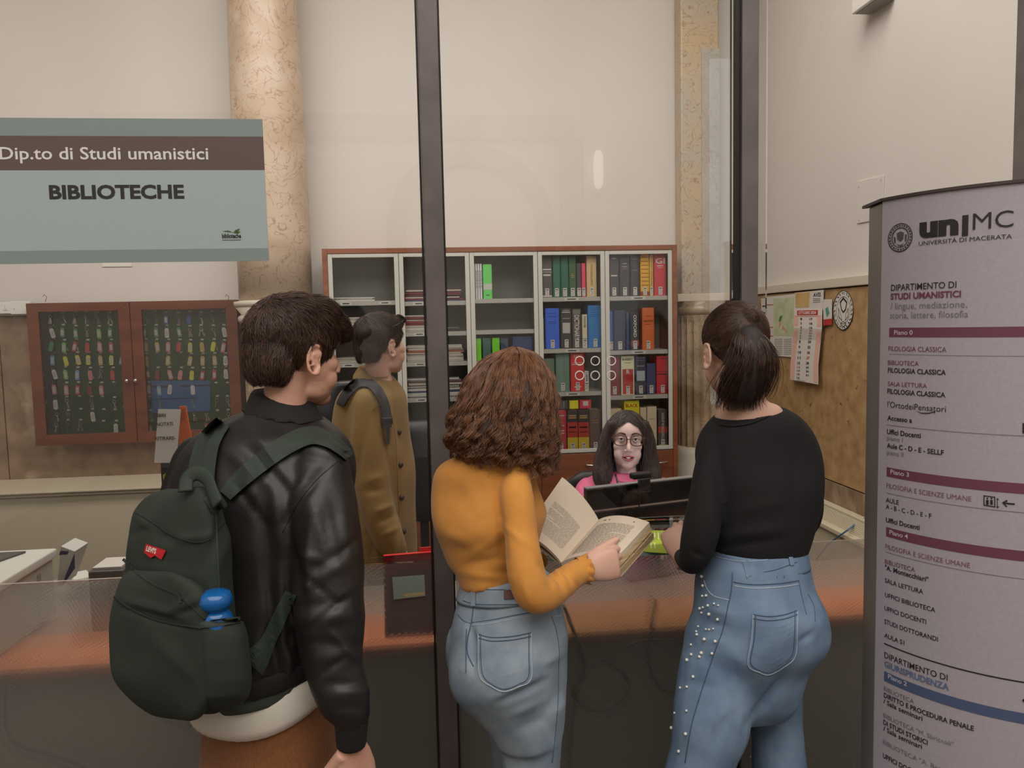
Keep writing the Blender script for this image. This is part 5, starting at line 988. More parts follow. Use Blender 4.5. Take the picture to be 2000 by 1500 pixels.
def short_hair(par, Hm, ells, face, n, seed, m1, crown, fringe, steps=7, step=.007, lift=.007, jit=.26, name='hair', under=None):
    m = MB(); [m.ell(c, r, 24) for c, r in ells]; V, Fs = remesh(m, .004, 4); V = wrinkle(V, Fs, 75, .0026, seed, (1, .5, .8))
    keep = ~inpoly(V[:, 1], V[:, 2], face); fk = keep[Fs].all(1); Fk = Fs[fk]; cr = Vector(crown)
    h = skin_obj(name, app(Hm, V), Fk, under or m1, par)
    def df(p): d = (p-cr); d.normalize(); d = d+Vector((0, .9, 0))*fringe*max(0, min(1, (p.z-.05)/.06)); d.z -= .25; return d
    st = surf_strands(V, Fk, n, df, steps, step, seed, lift, jit=jit)
    strands_mesh('hair_strands', [app(Hm, s) for s in st], .0010, .0002, m1, h); return h
hairA = hair_mat('hair_dark_brown', (58, 40, 31), (96, 68, 52)); hairAu = hair_mat('hair_dark_brown_under', (34, 23, 18), (44, 30, 24), .7)
faceA = [(.30, .052), (.088, .050), (.062, .045), (.050, .030), (.040, -.002), (.030, -.022), (.018, -.020), (.012, .034), (-.012, .044), (-.026, .02), (-.030, -.028), (-.045, -.052), (-.30, -.066), (-.3, -.5), (.3, -.5)]
short_hair(pA, HA, [((0, -.016, .058), (.084, .107, .090)), ((0, -.070, .010), (.066, .050, .076)), ((0, .030, .098), (.064, .066, .050)), ((0, .078, .086), (.056, .040, .034)), ((0, .100, .072), (.044, .026, .022))], faceA, 5200, 3, hairA, (0, -.055, .15), 1.0, under=hairAu)
# jacket
SK = -.14
mj = ringsm([(505, 603, 800, 1.60, .058, -.03, 22), (478, 628, 816, 1.60, .085, -.06, 24), (425, 655, 840, 1.60, .11, SK, 26), (385, 676, 876, 1.60, .125, SK, 22), (358, 682, 925, 1.59, .135, SK), (350, 676, 1000, 1.58, .14, SK), (372, 664, 1080, 1.58, .145, SK), (400, 655, 1160, 1.58, .15, SK), (420, 648, 1220, 1.58, .155, SK), (436, 650, 1262, 1.58, .15, SK), (450, 652, 1288, 1.58, .14, SK)], n=40)
limb(mj, [(628, 905, 1.50, 54), (630, 980, 1.48, 66), (638, 1060, 1.46, 71), (642, 1150, 1.44, 71), (646, 1230, 1.43, 67), (654, 1310, 1.42, 58), (672, 1362, 1.41, 53), (684, 1392, 1.41, 42), (686, 1412, 1.41, 33)])
limb(mj, [(395, 900, 1.68, 54), (372, 980, 1.68, 60), (370, 1080, 1.69, 58), (400, 1180, 1.72, 52), (470, 1240, 1.76, 44), (520, 1250, 1.8, 36)])
VJ, FJ = remesh(mj, .0065, 7)
fl_ = [(548, 1030, 640, 905, 10, -0.007), (560, 1010, 600, 930, 9, 0.006), (575, 1160, 700, 1084, 12, 0.004), (570, 1190, 690, 1170, 11, -0.0045), (575, 1215, 700, 1199, 12, 0.004), (590, 1255, 705, 1260, 10, -0.0035), (600, 1290, 700, 1274, 10, 0.003), (620, 1335, 720, 1335, 9, -0.003), (640, 1360, 722, 1346, 9, 0.0035), (655, 1385, 715, 1382, 8, -0.003), (568, 1060, 585, 1170, 12, -0.012), (600, 960, 660, 1130, 14, 0.006), (640, 950, 690, 1120, 12, -0.005), (430, 870, 520, 940, 13, 0.006), (470, 860, 560, 960, 12, -0.006), (500, 850, 580, 960, 10, 0.005), (530, 920, 560, 1100, 14, 0.007), (510, 1000, 540, 1200, 14, -0.007), (545, 1120, 556, 1300, 12, 0.008), (525, 1210, 545, 1330, 12, -0.008), (575, 1230, 560, 1330, 10, 0.008), (500, 1250, 500, 1340, 10, 0.006), (600, 1300, 590, 1340, 9, -0.003), (480, 900, 500, 1000, 15, 0.005), (610, 1010, 600, 1140, 10, 0.006), (585, 1080, 640, 1100, 9, 0.004), (650, 1180, 705, 1134, 9, 0.002), (560, 880, 640, 900, 10, -0.004), (400, 890, 430, 830, 9, 0.004), (665, 1000, 680, 1100, 10, 0.004), (600, 1120, 690, 1060, 8, -0.004), (588, 1120, 660, 1180, 6, -.005), (600, 1230, 680, 1165, 6, -.005), (640, 1230, 700, 1290, 7, .005), (610, 1330, 690, 1270, 6, -.004), (650, 1100, 700, 1050, 7, -.004), (630, 1000, 650, 1120, 8, -.004), (450, 930, 520, 1030, 9, -.004), (540, 900, 500, 980, 7, .004), (515, 1100, 535, 1240, 7, -.005), (560, 1240, 575, 1290, 6, -.005)]
VJ = folds(VJ, FJ, fl_); VJ = wrinkle(VJ, FJ, 38, .0018, 5)
jk = skin_obj('jacket', VJ, FJ, leather, pA); BJ = bvh(VJ, FJ)
seam(BJ, [(552, 1040), (580, 985), (620, 935), (655, 905), (672, 890)], .0011, 'seam', leather, jk, lift=.0006); seam(BJ, [(612, 862), (645, 885), (668, 905)], .001, 'seam', leather, jk, lift=.0006)
# rib collar, hem, cuff
m = ringsm([(502, 600, 770, 1.60, .058, -.04, 26), (498, 607, 784, 1.60, .064, -.05, 26), (492, 616, 802, 1.60, .072, -.06, 28), (484, 624, 812, 1.60, .078, -.06, 28)], n=40, k=3)
Vc, Fc_ = remesh(m, .006, 3); skin_obj('collar', Vc, Fc_, rib, jk)
m = ringsm([(442, 655, 1272, 1.58, .15, SK, 8), (447, 656, 1293, 1.58, .152, SK, 8), (455, 652, 1313, 1.58, .148, SK, 8)], n=40, k=3); Vc, Fc_ = remesh(m, .006, 3); skin_obj('hem_band', Vc, Fc_, rib, jk)
m = MB(); limb(m, [(686, 1404, 1.41, 33), (686, 1432, 1.415, 31), (686, 1452, 1.42, 29)], ends=False); m.obj('cuff', rib, jk, origin=WO[pA], smooth=True)
m = ringsm([(440, 648, 1280, 1.58, .135, SK), (450, 648, 1322, 1.58, .144, SK), (454, 646, 1336, 1.58, .143, SK)], n=40, k=2); m.obj('green_shirt_hem', gshirt, pA, origin=WO[pA], smooth=True)
rw = [ring(430, 646, 1290, 1.58, .12, SK, n=48), ring(412, 648, 1335, 1.58, .135, SK, n=48), ring(404, 650, 1358, 1.58, .14, SK, n=48), ring(404, 650, 1374, 1.58, .138, SK, n=48)]
cc = sum(rw[3], Vector())/48
for i in range(48):
    q = rw[3][i]; t = max(0, (cc-q).dot(FH)/.15); rw[3][i] = q-ZZ*.04*t*t+Vector((0, 0, .02))*(1-t); rw[2][i] = rw[2][i]-ZZ*.012*t
m = MB().rings(rw); mto = m.obj('white_tee_hem', tee, pA, origin=WO[pA], smooth=True); sd = mto.modifiers.new('s', 'SUBSURF'); sd.levels = 1; sd.render_levels = 1
mt_ = ringsm([(430, 640, 1310, 1.58, .11, SK), (424, 645, 1400, 1.58, .12, SK), (418, 650, 1500, 1.57, .128, SK), (418, 650, 1560, 1.57, .13, SK)], n=36)
cl = P(455, 1560, 1.62); cr_ = P(590, 1560, 1.53)
legs(mt_, (cl.x, cl.y, cl.z), (cr_.x, cr_.y, cr_.z), .10, .075, .07); Vt, Ft = remesh(mt_, .008, 6); Vt = wrinkle(Vt, Ft, 25, .002, 9); skin_obj('trousers', Vt, Ft, cord, pA)
shoes(pA, [(cl.x, cl.y, 0), (cr_.x, cr_.y, 0)], (fA.x, fA.y), shoe_w, sole_m)
# backpack
canvas = mat('green_canvas', (38, 46, 38), .85, var=(43, 52, 43), vscale=20, bump=.25, bscale=400); canvd = mat('green_webbing', (46, 56, 48), .75, bump=.3, bscale=300)
bp = thing('backpack', 'dark green canvas backpack with a red tab label worn by the man in leather', 'backpack', P(350, 1400, 1.42))
def qring(fl, fr, br, bl, n=40, pw=4.5):
    out = []
    for i in range(n):
        t = 2*math.pi*i/n; co, si = math.cos(t), math.sin(t); u = (abs(co)**(2/pw)*(1 if co > 0 else -1)+1)/2; v = (abs(si)**(2/pw)*(1 if si > 0 else -1)+1)/2
        out.append(fl.lerp(fr, u).lerp(bl.lerp(br, u), v))
    return out
def packrow(xl, xe, xr, y, e=0, sl=0, dd=0):
    return qring(P(xl, y-sl, 1.40+e+dd), P(xe, y+sl*.3, 1.29+e+dd), P(xr, y+sl*.3, 1.40-e+dd), P(xl+45, y-sl, 1.53-e+dd))
def interp(rows, k=4):
    out = []
    for i in range(len(rows)-1):
        p = [np.array(rows[max(0, min(len(rows)-1, i+j))], float) for j in (-1, 0, 1, 2)]
        for s in range(k): t = s/k; out.append(.5*(2*p[1]+(p[2]-p[0])*t+(2*p[0]-5*p[1]+4*p[2]-p[3])*t*t+(3*p[1]-p[0]-3*p[2]+p[3])*t**3))
    return out+[np.array(rows[-1], float)]
m = MB().rings([packrow(*r) for r in interp([(318, 378, 402, 952, .05), (280, 396, 428, 968, .025), (252, 408, 446, 1000, .008), (238, 416, 458, 1050, 0), (232, 420, 466, 1110, 0), (228, 424, 476, 1200, 0), (226, 430, 486, 1290, 0), (238, 432, 486, 1340, .004), (268, 420, 464, 1376, .02), (310, 392, 430, 1396, .05)])])
VB, FB = remesh(m, .006, 5)
VB = folds(VB, FB, [(262, 1000, 300, 1040, 8, .004), (300, 1040, 345, 1060, 8, -.004), (345, 1055, 420, 1045, 8, .005), (250, 1045, 300, 1030, 7, -.004), (440, 1000, 400, 1110, 9, -.005), (455, 1010, 425, 1120, 8, .004), (300, 1110, 380, 1130, 12, .004), (460, 1040, 470, 1130, 8, .004)]); VB = wrinkle(VB, FB, 30, .0022, 11)
body_bp = skin_obj('main_compartment', VB, FB, canvas, bp)
def fprow(xl, xr, y, e, dl, dr): return qring(P(xl, y, 1.36+e+dl), P(xr, y+6, 1.245+e+dr), P(xr+14, y+6, 1.30+e), P(xl+35, y, 1.46), pw=4)
m = MB().rings([fprow(*r) for r in interp([(244, 330, 1112, .035, 0, 0), (222, 375, 1132, .012, 0, 0), (210, 398, 1165, 0, 0, 0), (203, 408, 1220, -.002, 0, 0), (205, 412, 1290, -.002, 0, 0), (212, 414, 1330, 0, 0, 0), (240, 404, 1366, .008, 0, 0), (285, 385, 1396, .025, 0, 0), (320, 360, 1404, .05, 0, 0)])])
VF, FF_ = remesh(m, .006, 5); VF = folds(VF, FF_, [(235, 1185, 370, 1225, 7, -.006), (240, 1170, 360, 1205, 8, .005), (330, 1195, 395, 1165, 7, .005), (330, 1205, 400, 1180, 6, -.004), (300, 1240, 380, 1330, 14, .003)]); VF = wrinkle(VF, FF_, 26, .002, 12)
fp = skin_obj('front_pocket', VF, FF_, canvas, bp)
# side pocket with bottle
m = MB().rings([qring(P(a, y, 1.245+e), P(b, y, 1.275+e), P(b+3, y, 1.38), P(a+6, y, 1.36), pw=3) for a, b, y, e in ((380, 474, 1213, 0), (384, 482, 1240, -.004), (386, 488, 1290, -.006), (388, 490, 1330, -.002), (392, 482, 1362, .006), (402, 460, 1382, .03))])
VS, FS_ = remesh(m, .005, 3); VS = wrinkle(VS, FS_, 34, .0016, 13); sp_ = skin_obj('side_pocket', VS, FS_, canvas, bp)
BB = bvh(np.concatenate([VB, VF]), np.concatenate([FB, FF_+len(VB)])); BS = bvh(VS, FS_)
band(BS, [(380, 1222), (425, 1216), (470, 1210)], 13, .003, 'pocket_hem', canvd, bp)
dkz = mat('zip_dark', (26, 30, 26), .7)
band(BB, [(240, 1092), (262, 1112), (300, 1140), (345, 1160), (352, 1178)], 6, .003, 'zip_flap', canvas, bp); seam(BB, [(420, 990), (424, 1060), (428, 1150), (432, 1250), (436, 1350)], .0022, 'piping', canvd, bp); seam(BB, [(262, 1000), (300, 1022), (345, 1050), (400, 1058), (440, 1020)], .0014, 'seam', dkz, bp)
seam(BB, [(206, 1150), (250, 1185), (310, 1212), (400, 1228)], .0026, 'zip', dkz, bp); seam(BB, [(352, 1165), (380, 1190), (400, 1210)], .0016, 'seam', dkz, bp)
# straps
BJ2 = bvh(np.concatenate([VJ, Vc*0+VJ[:len(Vc)] if False else VJ]), np.concatenate([FJ, FJ]))
band(BJ, [(440, 968, 26), (465, 940, 34), (510, 902, 38), (560, 868, 38), (605, 850, 36), (640, 858, 30), (665, 874, 26), (684, 892, 20)], 36, .011, 'shoulder_strap', canvd, bp, off=0)
band(BJ, [(392, 958, 52), (394, 915, 52), (404, 870, 46), (420, 842, 38), (436, 824, 30)], 50, .011, 'shoulder_strap', canvd, bp, off=0)
band(BJ, [(490, 1300, 60), (508, 1278, 44), (524, 1252, 30), (545, 1208, 28), (568, 1158, 24)], 30, .004, 'lower_strap', canvd, bp, off=.001)
hp = smooth_path([P(362, 960, 1.33), P(366, 935, 1.34), P(385, 924, 1.34), (P(405, 935, 1.33)), P(415, 960, 1.31), P(425, 985, 1.295)], 5); m = MB(); m.tube([Vector(p) for p in hp], .013, 8, flat=.25, up=tuple(RH)); m.obj('carry_handle', canvd, bp, origin=WO[bp], smooth=True)
band(BB, [(412, 965), (424, 985), (430, 996)], 34, .004, 'handle_patch', canvd, bp)
redl = mat('label_red', (196, 28, 40), .5)
q = [prj(BB, x, y)[0] for x, y in ((285, 1062), (324, 1075), (315, 1093), (302, 1085), (294, 1090), (281, 1079))]; vd = (CAM-q[0]).normalized(); q = [p+vd*.004 for p in q]
lt_ = MB().prism(q, vd*.0015).obj('red_label', redl, bp, origin=WO[bp]); ex = (q[1]-q[0]).normalized(); ey = (q[0]-q[5]).normalized(); m = MB(); lettering(m, "LEVI'S", .0125, q[5]+ex*.0035+ey*.0045, ex, ey, vd, .04, off=.0024, width=.026); m.obj('lettering', lab, lt_, origin=WO[bp])
# bottle
bc_ = P(427, 1290, 1.285); bot = thing('water_bottle', 'blue plastic water bottle in the side pocket of the backpack', 'bottle', bc_); blu = mat('bottle_blue', (10, 92, 160), .25, coat=.3); zt_ = P(427, 1149, 1.285).z-bc_.z
MB().lathe([(.008, 0), (.027, .004), (.029, .05), (.028, zt_-.052), (.024, zt_-.040), (.018, zt_-.032)], bc_, 28).obj('bottle_body', blu, bot, origin=bc_, smooth=True); MB().lathe([(.0175, zt_-.034), (.021, zt_-.030), (.0265, zt_-.024), (.0275, zt_-.014), (.024, zt_-.004), (.012, zt_), (.001, zt_)], bc_, 28).obj('cap', blu, bot, origin=bc_, smooth=True)
# ================================================================ person B : curly hair, mustard top, book
mustard = mat('mustard_knit', (202, 136, 58), .85, var=(210, 144, 64), vscale=24, bump=.18, bscale=500, sheen=.15); denim = mat('light_denim', (146, 158, 168), .85, var=(112, 128, 144), vscale=16, detail=8, vfac=(.3, .7), bump=.25, bscale=500); denimd = mat('denim_seam', (70, 86, 108), .85); deniml = mat('denim_light_thread', (166, 178, 188), .85)
fB = FH*math.cos(math.radians(38))+RH*math.sin(math.radians(38)); rB = RH*math.cos(math.radians(38))-FH*math.sin(math.radians(38))
pB = thing('person', 'woman with curly auburn hair, mustard top and light jeans reading an open book', 'person', P(985, 1500, 1.6)); pB.location.z = 0; WO[pB].z = 0
cB = P(992, 806, 1.60); HBm = frame(cB, fB, math.radians(-14), 0, .86, .96)
mb = MB(); hand(mb, P(1140, 1112, 1.555), RH*.85+FH*.25+ZZ*.06, FH*.98-ZZ*.1, .82, curl=(42, 55, 35), thumb=(.8, .28, .25), tcurl=10, side=1)
limb(mb, [(985, 850, 1.6, 34), (985, 905, 1.6, 30), (1010, 935, 1.54, 20), (1030, 1120, 1.47, 20), (1050, 1150, 1.47, 20), (1125, 1120, 1.545, 17)]); body(pB, HBm, mb, skin2)
SK = -.12
mt_ = ringsm([(965, 1010, 862, 1.61, .045, -.03), (925, 1018, 876, 1.61, .07, -.06), (880, 1032, 892, 1.61, .09, -.10), (858, 1042, 912, 1.61, .10, SK), (849, 1048, 950, 1.61, .10, SK), (850, 1062, 990, 1.61, .115, SK), (857, 1068, 1018, 1.61, .12, SK), (866, 1058, 1048, 1.61, .105, SK), (880, 1048, 1085, 1.61, .095, SK), (896, 1040, 1108, 1.61, .09, SK), (905, 1046, 1134, 1.61, .092, SK)], n=40)
limb(mt_, [(1008, 920, 1.52, 28), (1010, 975, 1.49, 33), (1017, 1045, 1.47, 34), (1026, 1110, 1.45, 37), (1042, 1158, 1.45, 38), (1068, 1160, 1.47, 34), (1095, 1142, 1.50, 30), (1120, 1124, 1.53, 26), (1140, 1113, 1.55, 25)])
limb(mt_, [(880, 925, 1.70, 26), (905, 1000, 1.75, 28), (960, 1060, 1.80, 28), (1010, 1090, 1.84, 22), (1055, 1095, 1.86, 18)])
VT, FT = remesh(mt_, .0055, 6)
VT = folds(VT, FT, [(968, 960, 985, 1090, 8, -.008), (975, 1020, 1045, 1075, 7, .003), (978, 930, 1000, 905, 8, -.005), (955, 930, 980, 1060, 12, .004), (905, 1120, 1000, 1130, 8, .004), (900, 1105, 985, 1090, 9, -.004), (915, 1085, 975, 1050, 10, .003), (1048, 1095, 1075, 1135, 5, -.007), (1060, 1110, 1095, 1160, 5, .004), (1070, 1110, 1105, 1150, 4, -.004), (1080, 1105, 1112, 1145, 4, .0035), (1090, 1105, 1122, 1140, 4, -.0035), (1100, 1105, 1132, 1138, 4, .003), (870, 1040, 930, 1070, 12, .003), (960, 940, 930, 1010, 14, .003), (1020, 1130, 1040, 1190, 8, .003), (895, 925, 940, 990, 16, .002)]); VT = wrinkle(VT, FT, 22, .0014, 21)
top = skin_obj('knit_top', VT, FT, mustard, pB)
# frilled cuff
rs = []; wc_ = P(1140, 1113, 1.55); D_ = (RH*.85+FH*.25+ZZ*.06).normalized(); x_ = D_.cross(ZZ).normalized(); y_ = x_.cross(D_)
for k, (o_, r_, f_) in enumerate(((-.012, .0265, 0), (0, .0275, .001), (.008, .030, .0028))): rs.append([wc_+D_*(o_+f_*1.2*math.sin(9*a))+(x_*math.cos(a)+y_*math.sin(a))*(r_+f_*math.sin(9*a)) for a in [2*math.pi*i/72 for i in range(72)]])
MB().rings(rs, cap=False).obj('frilled_cuff', mustard, top, origin=WO[pB], smooth=True)
# jeans
mj = ringsm([(906, 1052, 1124, 1.61, .088, SK, 6), (900, 1085, 1150, 1.61, .10, SK, 8), (892, 1098, 1190, 1.60, .12, SK, 8), (887, 1105, 1225, 1.60, .13, SK), (884, 1112, 1265, 1.59, .14, SK), (888, 1112, 1305, 1.59, .14, SK), (906, 1112, 1340, 1.59, .125, SK), (936, 1111, 1372, 1.585, .11, SK), (960, 1108, 1404, 1.58, .095, -.08), (974, 1103, 1440, 1.575, .08, -.04)], n=44)
mj.ell(P(985, 1285, 1.515), (.075, .05, .085), 20); mj.ell(P(912, 1275, 1.60), (.045, .05, .075), 20)
k0 = P(1030, 1400, 1.56); limb(mj, [(1032, 1372, 1.565, 76), (1036, 1420, 1.565, 64), (1038, 1500, 1.57, 56)]); kn = P(1038, 1500, 1.57); kl = P(990, 1420, 1.72)
wlimb(mj, [(kn.x, kn.y, kn.z, .058), (kn.x, kn.y, .40, .062), (kn.x, kn.y-.01, .09, .08)]); limb(mj, [(985, 1360, 1.69, 60), (1000, 1420, 1.72, 50), (1010, 1500, 1.74, 48)]); kl = P(1010, 1500, 1.74); wlimb(mj, [(kl.x, kl.y, kl.z, .056), (kl.x, kl.y, .40, .062), (kl.x, kl.y-.01, .09, .08)])
VJ2, FJ2 = remesh(mj, .006, 6); VJ2 = folds(VJ2, FJ2, [(975, 1372, 1065, 1330, 7, -.008), (960, 1362, 1060, 1318, 8, .004), (918, 1220, 924, 1310, 7, -.010, 3), (990, 1400, 1060, 1370, 9, .004), (905, 1215, 960, 1208, 5, -.003), (1060, 1300, 1100, 1275, 8, .004), (1000, 1430, 1070, 1400, 9, -.003)]); VJ2 = wrinkle(VJ2, FJ2, 24, .0014, 22)
jn = skin_obj('jeans', VJ2, FJ2, denim, pB); Bj = bvh(VJ2, FJ2)
wb = ringsm([(904, 1060, 1122, 1.61, .094, SK, 8), (901, 1076, 1137, 1.61, .10, SK, 8), (896, 1090, 1154, 1.61, .108, SK, 8)], n=44, k=3); wbo = wb.obj('waistband', denim, jn, origin=WO[pB], smooth=True)
Bw = bvh(np.array(wb.v)+np.array(WO[pB]), [f for f in wb.f]) if False else BVHTree.FromPolygons([tuple(Vector(v)+WO[pB]) for v in wb.v], wb.f)
seam(Bw, [(904, 1173), (930, 1180), (980, 1181), (1040, 1180)], .0009, 'stitching', denimd, jn); seam(Bw, [(906, 1146), (935, 1151), (985, 1152)], .0008, 'stitching', denimd, jn)
band(Bw, [(925, 1148), (924, 1160), (924, 1184)], 9, .003, 'belt_loop', denim, jn); band(Bw, [(984, 1161), (993, 1161), (1004, 1160)], 18, .002, 'leather_patch', mat('leather_patch', (84, 52, 42), .5), jn)
for pts, r_, m_ in (([(925, 1183), (921, 1215), (914, 1245), (913, 1275), (925, 1302)], .0013, denimd), ([(921, 1216), (960, 1211), (1000, 1203), (1040, 1196)], .0011, denimd), ([(922, 1222), (960, 1217), (1000, 1209), (1040, 1202)], .0011, deniml), ([(894, 1200), (905, 1212), (920, 1218)], .001, denimd), ([(1077, 1203), (1086, 1230), (1092, 1270), (1091, 1300), (1090, 1360), (1086, 1420), (1078, 1490)], .001, denimd), ([(1083, 1204), (1094, 1203), (1100, 1200)], .001, deniml)): seam(Bj, pts, r_, 'seam', m_, jn)
pk = patch(Bj, [(934, 1237), (960, 1243), (1000, 1242), (1038, 1234)], [(938, 1325), (962, 1343), (985, 1352), (1038, 1328)], .0016, 'back_pocket', denim, jn)
for dq in (0, 5): seam(Bj, [(934+dq, 1238), (934+dq, 1280), (938+dq, 1323-dq), (960, 1341-dq), (984, 1351-dq), (1012, 1342-dq), (1037-dq, 1327-dq), (1038-dq, 1280), (1038-dq, 1236)], .0010, 'stitching', denimd if dq else deniml, pk, lift=.0018)
for dq in (0, 7): seam(Bj, [(935, 1239+dq), (960, 1245+dq), (1000, 1243+dq), (1037, 1236+dq)], .0010, 'stitching', denimd, pk, lift=.0018)
pk2 = patch(Bj, [(889, 1226), (898, 1229), (912, 1228)], [(890, 1300), (900, 1312), (911, 1316)], .0012, 'back_pocket', denim, jn); seam(Bj, [(911, 1229), (910, 1270), (910, 1314)], .0010, 'stitching', denimd, pk2, lift=.0016)
shoes(pB, [(kn.x, kn.y, 0), (kl.x, kl.y, 0)], (fB.x, fB.y), shoe_w, sole_m)
# curly hair
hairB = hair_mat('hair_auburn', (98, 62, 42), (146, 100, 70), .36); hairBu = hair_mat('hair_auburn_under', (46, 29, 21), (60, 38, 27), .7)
RB = [np.array(r, float) for r in ((1000, 1012, 677, 1.61, .01), (968, 1044, 688, 1.61, .05), (938, 1062, 706, 1.61, .08), (914, 1079, 738, 1.60, .10), (898, 1085, 775, 1.59, .107), (882, 1086, 812, 1.58, .107), (874, 1086, 845, 1.57, .105), (880, 1086, 872, 1.57, .10), (895, 1085, 892, 1.57, .095), (930, 1086, 918, 1.57, .08))]
def shellpt(Rw, t, ph, k):
    q = t*(len(Rw)-1); i = min(len(Rw)-2, int(q)); f = q-i; r = Rw[i]*(1-f)+Rw[i+1]*f
    A = P(r[0], r[2], r[3]); Bq = P(r[1], r[2], r[3]); c = (A+Bq)/2; a = (Bq-A)/2; b = Vector((-a.y, a.x, 0)).normalized()*r[4]
    return c+(a*math.cos(ph)+b*math.sin(ph))*k
mh = ringsm([tuple(r[:5]) for r in RB[:9]], n=36, k=3)
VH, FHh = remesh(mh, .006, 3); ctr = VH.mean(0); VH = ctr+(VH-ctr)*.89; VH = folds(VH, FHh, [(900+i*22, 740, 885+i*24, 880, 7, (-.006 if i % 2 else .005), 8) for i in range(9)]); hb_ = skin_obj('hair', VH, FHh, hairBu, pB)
def curls(Rw, n, ncl, seed, amp, wl, t0r, t1f, kr, seg, phis=(0, 2*math.pi), keep=None, drift=.15):
    rs = np.random.RandomState(seed); cl = [(rs.uniform(*phis), rs.uniform(*kr), rs.rand()*6.28, rs.uniform(.8, 1.25), rs.normal(0, drift), rs.rand()) for _ in range(ncl)]; out = []
    for i in range(n):
        c = cl[rs.randint(ncl)]; ph0 = c[0]+rs.normal(0, .034); k = c[1]+rs.normal(0, .018); t0 = rs.uniform(*t0r); t1 = t1f(c[0], c[5])*rs.uniform(.93, 1.03); w = wl*c[3]; pts = []; a1 = amp*rs.uniform(.7, 1.2); pp = c[2]+rs.normal(0, .35)
        for s in range(seg):
            u = s/(seg-1); t = t0+(t1-t0)*u
            if t > 1.0: t = 1.0+(t-1)*1
            ph = ph0*1+c[4]*u; p = shellpt(Rw, min(t, .9999), ph, (k+.0*u)); g = min(1, t*1.5)**1.5*a1
            p = p-ZZ*max(0, t-1)*.1; L_ = t*.27; th = 2*math.pi*L_/w+pp
            p = p+RH*(g*math.sin(th))+FH*(g*math.cos(th)*.8)*(1 if True else 0)+ZZ*(g*.25*math.sin(th*1.3+1)); pts.append(np.array(p))
        if keep is None or keep(c[0]): out.append(np.array(pts))
    return out
def t1B(ph, q):
    return (.80+.13*q) if math.cos(ph) < .55 else (.88+.16*q)
st = curls(RB, 5200, 170, 4, .0085, .047, (.0, .35), t1B, (.85, 1.03), 34)
strands_mesh('curls', st, .0007, .0003, hairB, hb_)
st = curls(RB, 220, 90, 14, .008, .05, (.0, .5), lambda a, b: .9+.1*b, (1.0, 1.06), 26, drift=.3); strands_mesh('flyaway_curls', st, .00035, .0002, hairB, hb_)
# open book
bk = thing('open_book', 'thick open paperback held by the woman in the mustard top', 'book', P(1150, 1100, 1.66))
pgm = mat('book_page', (226, 208, 186), .8); pgt = mat('book_text', (176, 165, 150), .8); pge = mat('page_edges', (206, 180, 140), .8, var=(170, 142, 102), vscale=3, stretch=(1, 1, 240)); cov = mat('book_cover', (196, 176, 140), .6)
S0, S1, O0, O1 = P(1096, 1099, 1.66), P(1169, 1015, 1.80), P(1022, 1040, 1.70), P(1098, 932, 1.86); E1, E0 = P(1268, 1020, 1.76), P(1202, 1092, 1.62)
def page(a0, a1, b0, b1, bul, n=14, th=.002):
    nrm = (a1-a0).cross(b0-a0).normalized(); nrm = nrm if nrm.dot(CAM-a0) > 0 else -nrm; g = []
    for i in range(n+1):
        u = i/n; row = []
        for j in range(n+1):
            v = j/n; p = a0.lerp(a1, v).lerp(b0.lerp(b1, v), u); row.append(p+nrm*(bul*math.sin(math.pi*u)**.8*(1-.25*u)))
        g.append(row)
    return g, nrm
def gridobj(g, nrm, th, name, m, par):
    n = len(g)-1; vs = [p for r in g for p in r]; nv = len(vs); k = len(g[0]); vs2 = [p-nrm*th for p in vs]; fs = []
    for i in range(n):
        for j in range(k-1): a = i*k+j; fs += [(a, a+1, a+k+1, a+k), (nv+a, nv+a+k, nv+a+k+1, nv+a+1)]
    for i in range(n): fs += [(i*k, (i+1)*k, nv+(i+1)*k, nv+i*k), (i*k+k-1, nv+i*k+k-1, nv+(i+1)*k+k-1, (i+1)*k+k-1)]
    for j in range(k-1): fs += [(j, nv+j, nv+j+1, j+1), (n*k+j, n*k+j+1, nv+n*k+j+1, nv+n*k+j)]
    return MB().add(vs+vs2, fs).obj(name, m, par, origin=WO[bk], smooth=False)
gl, nl = page(S0, S1, O0, O1, .012); gr, nr = page(S0, S1, E0, E1, .016)
pl_ = gridobj(gl, nl, .007, 'left_page', pgm, bk); pr_ = gridobj(gr, nr, .011, 'right_page', pgm, bk)
def gat(g, u, v): n = len(g)-1; a, b = u*n, v*(len(g[0])-1); i, j = min(n-1, int(a)), min(len(g[0])-2, int(b)); return (g[i][j].lerp(g[i+1][j], a-i)).lerp(g[i][j+1].lerp(g[i+1][j+1], a-i), b-j)
def lines(g, nrm, u0, u1, v0, v1, n, par, seed):
    r_ = random.Random(seed); m = MB()
    for k in range(n):
        v = v1+(v0-v1)*k/(n-1); h = (v1-v0)/n*.5; u = u0+(.03 if r_.random() < .12 else 0)
        ue = u1 if r_.random() > .12 else u0+(u1-u0)*r_.uniform(.4, .9)
        while u < ue-.01:
            wd = min(ue-u, r_.uniform(.03, .11)); N_ = 2; pt = [gat(g, u+wd*i/N_, v)+nrm*.0005 for i in range(N_+1)]; pb = [gat(g, u+wd*i/N_, v-h)+nrm*.0005 for i in range(N_+1)]; m.add(pt+pb, [(i, i+1, N_+2+i, N_+1+i) for i in range(N_)]); u += wd+.014
    return m.obj('text_lines', pgt, par, origin=WO[bk])
lines([r[:] for r in gl], nl, .15, .84, .14, .62, 26, pl_, 1); lines(gr, nr, .13, .86, .10, .80, 34, pr_, 2)
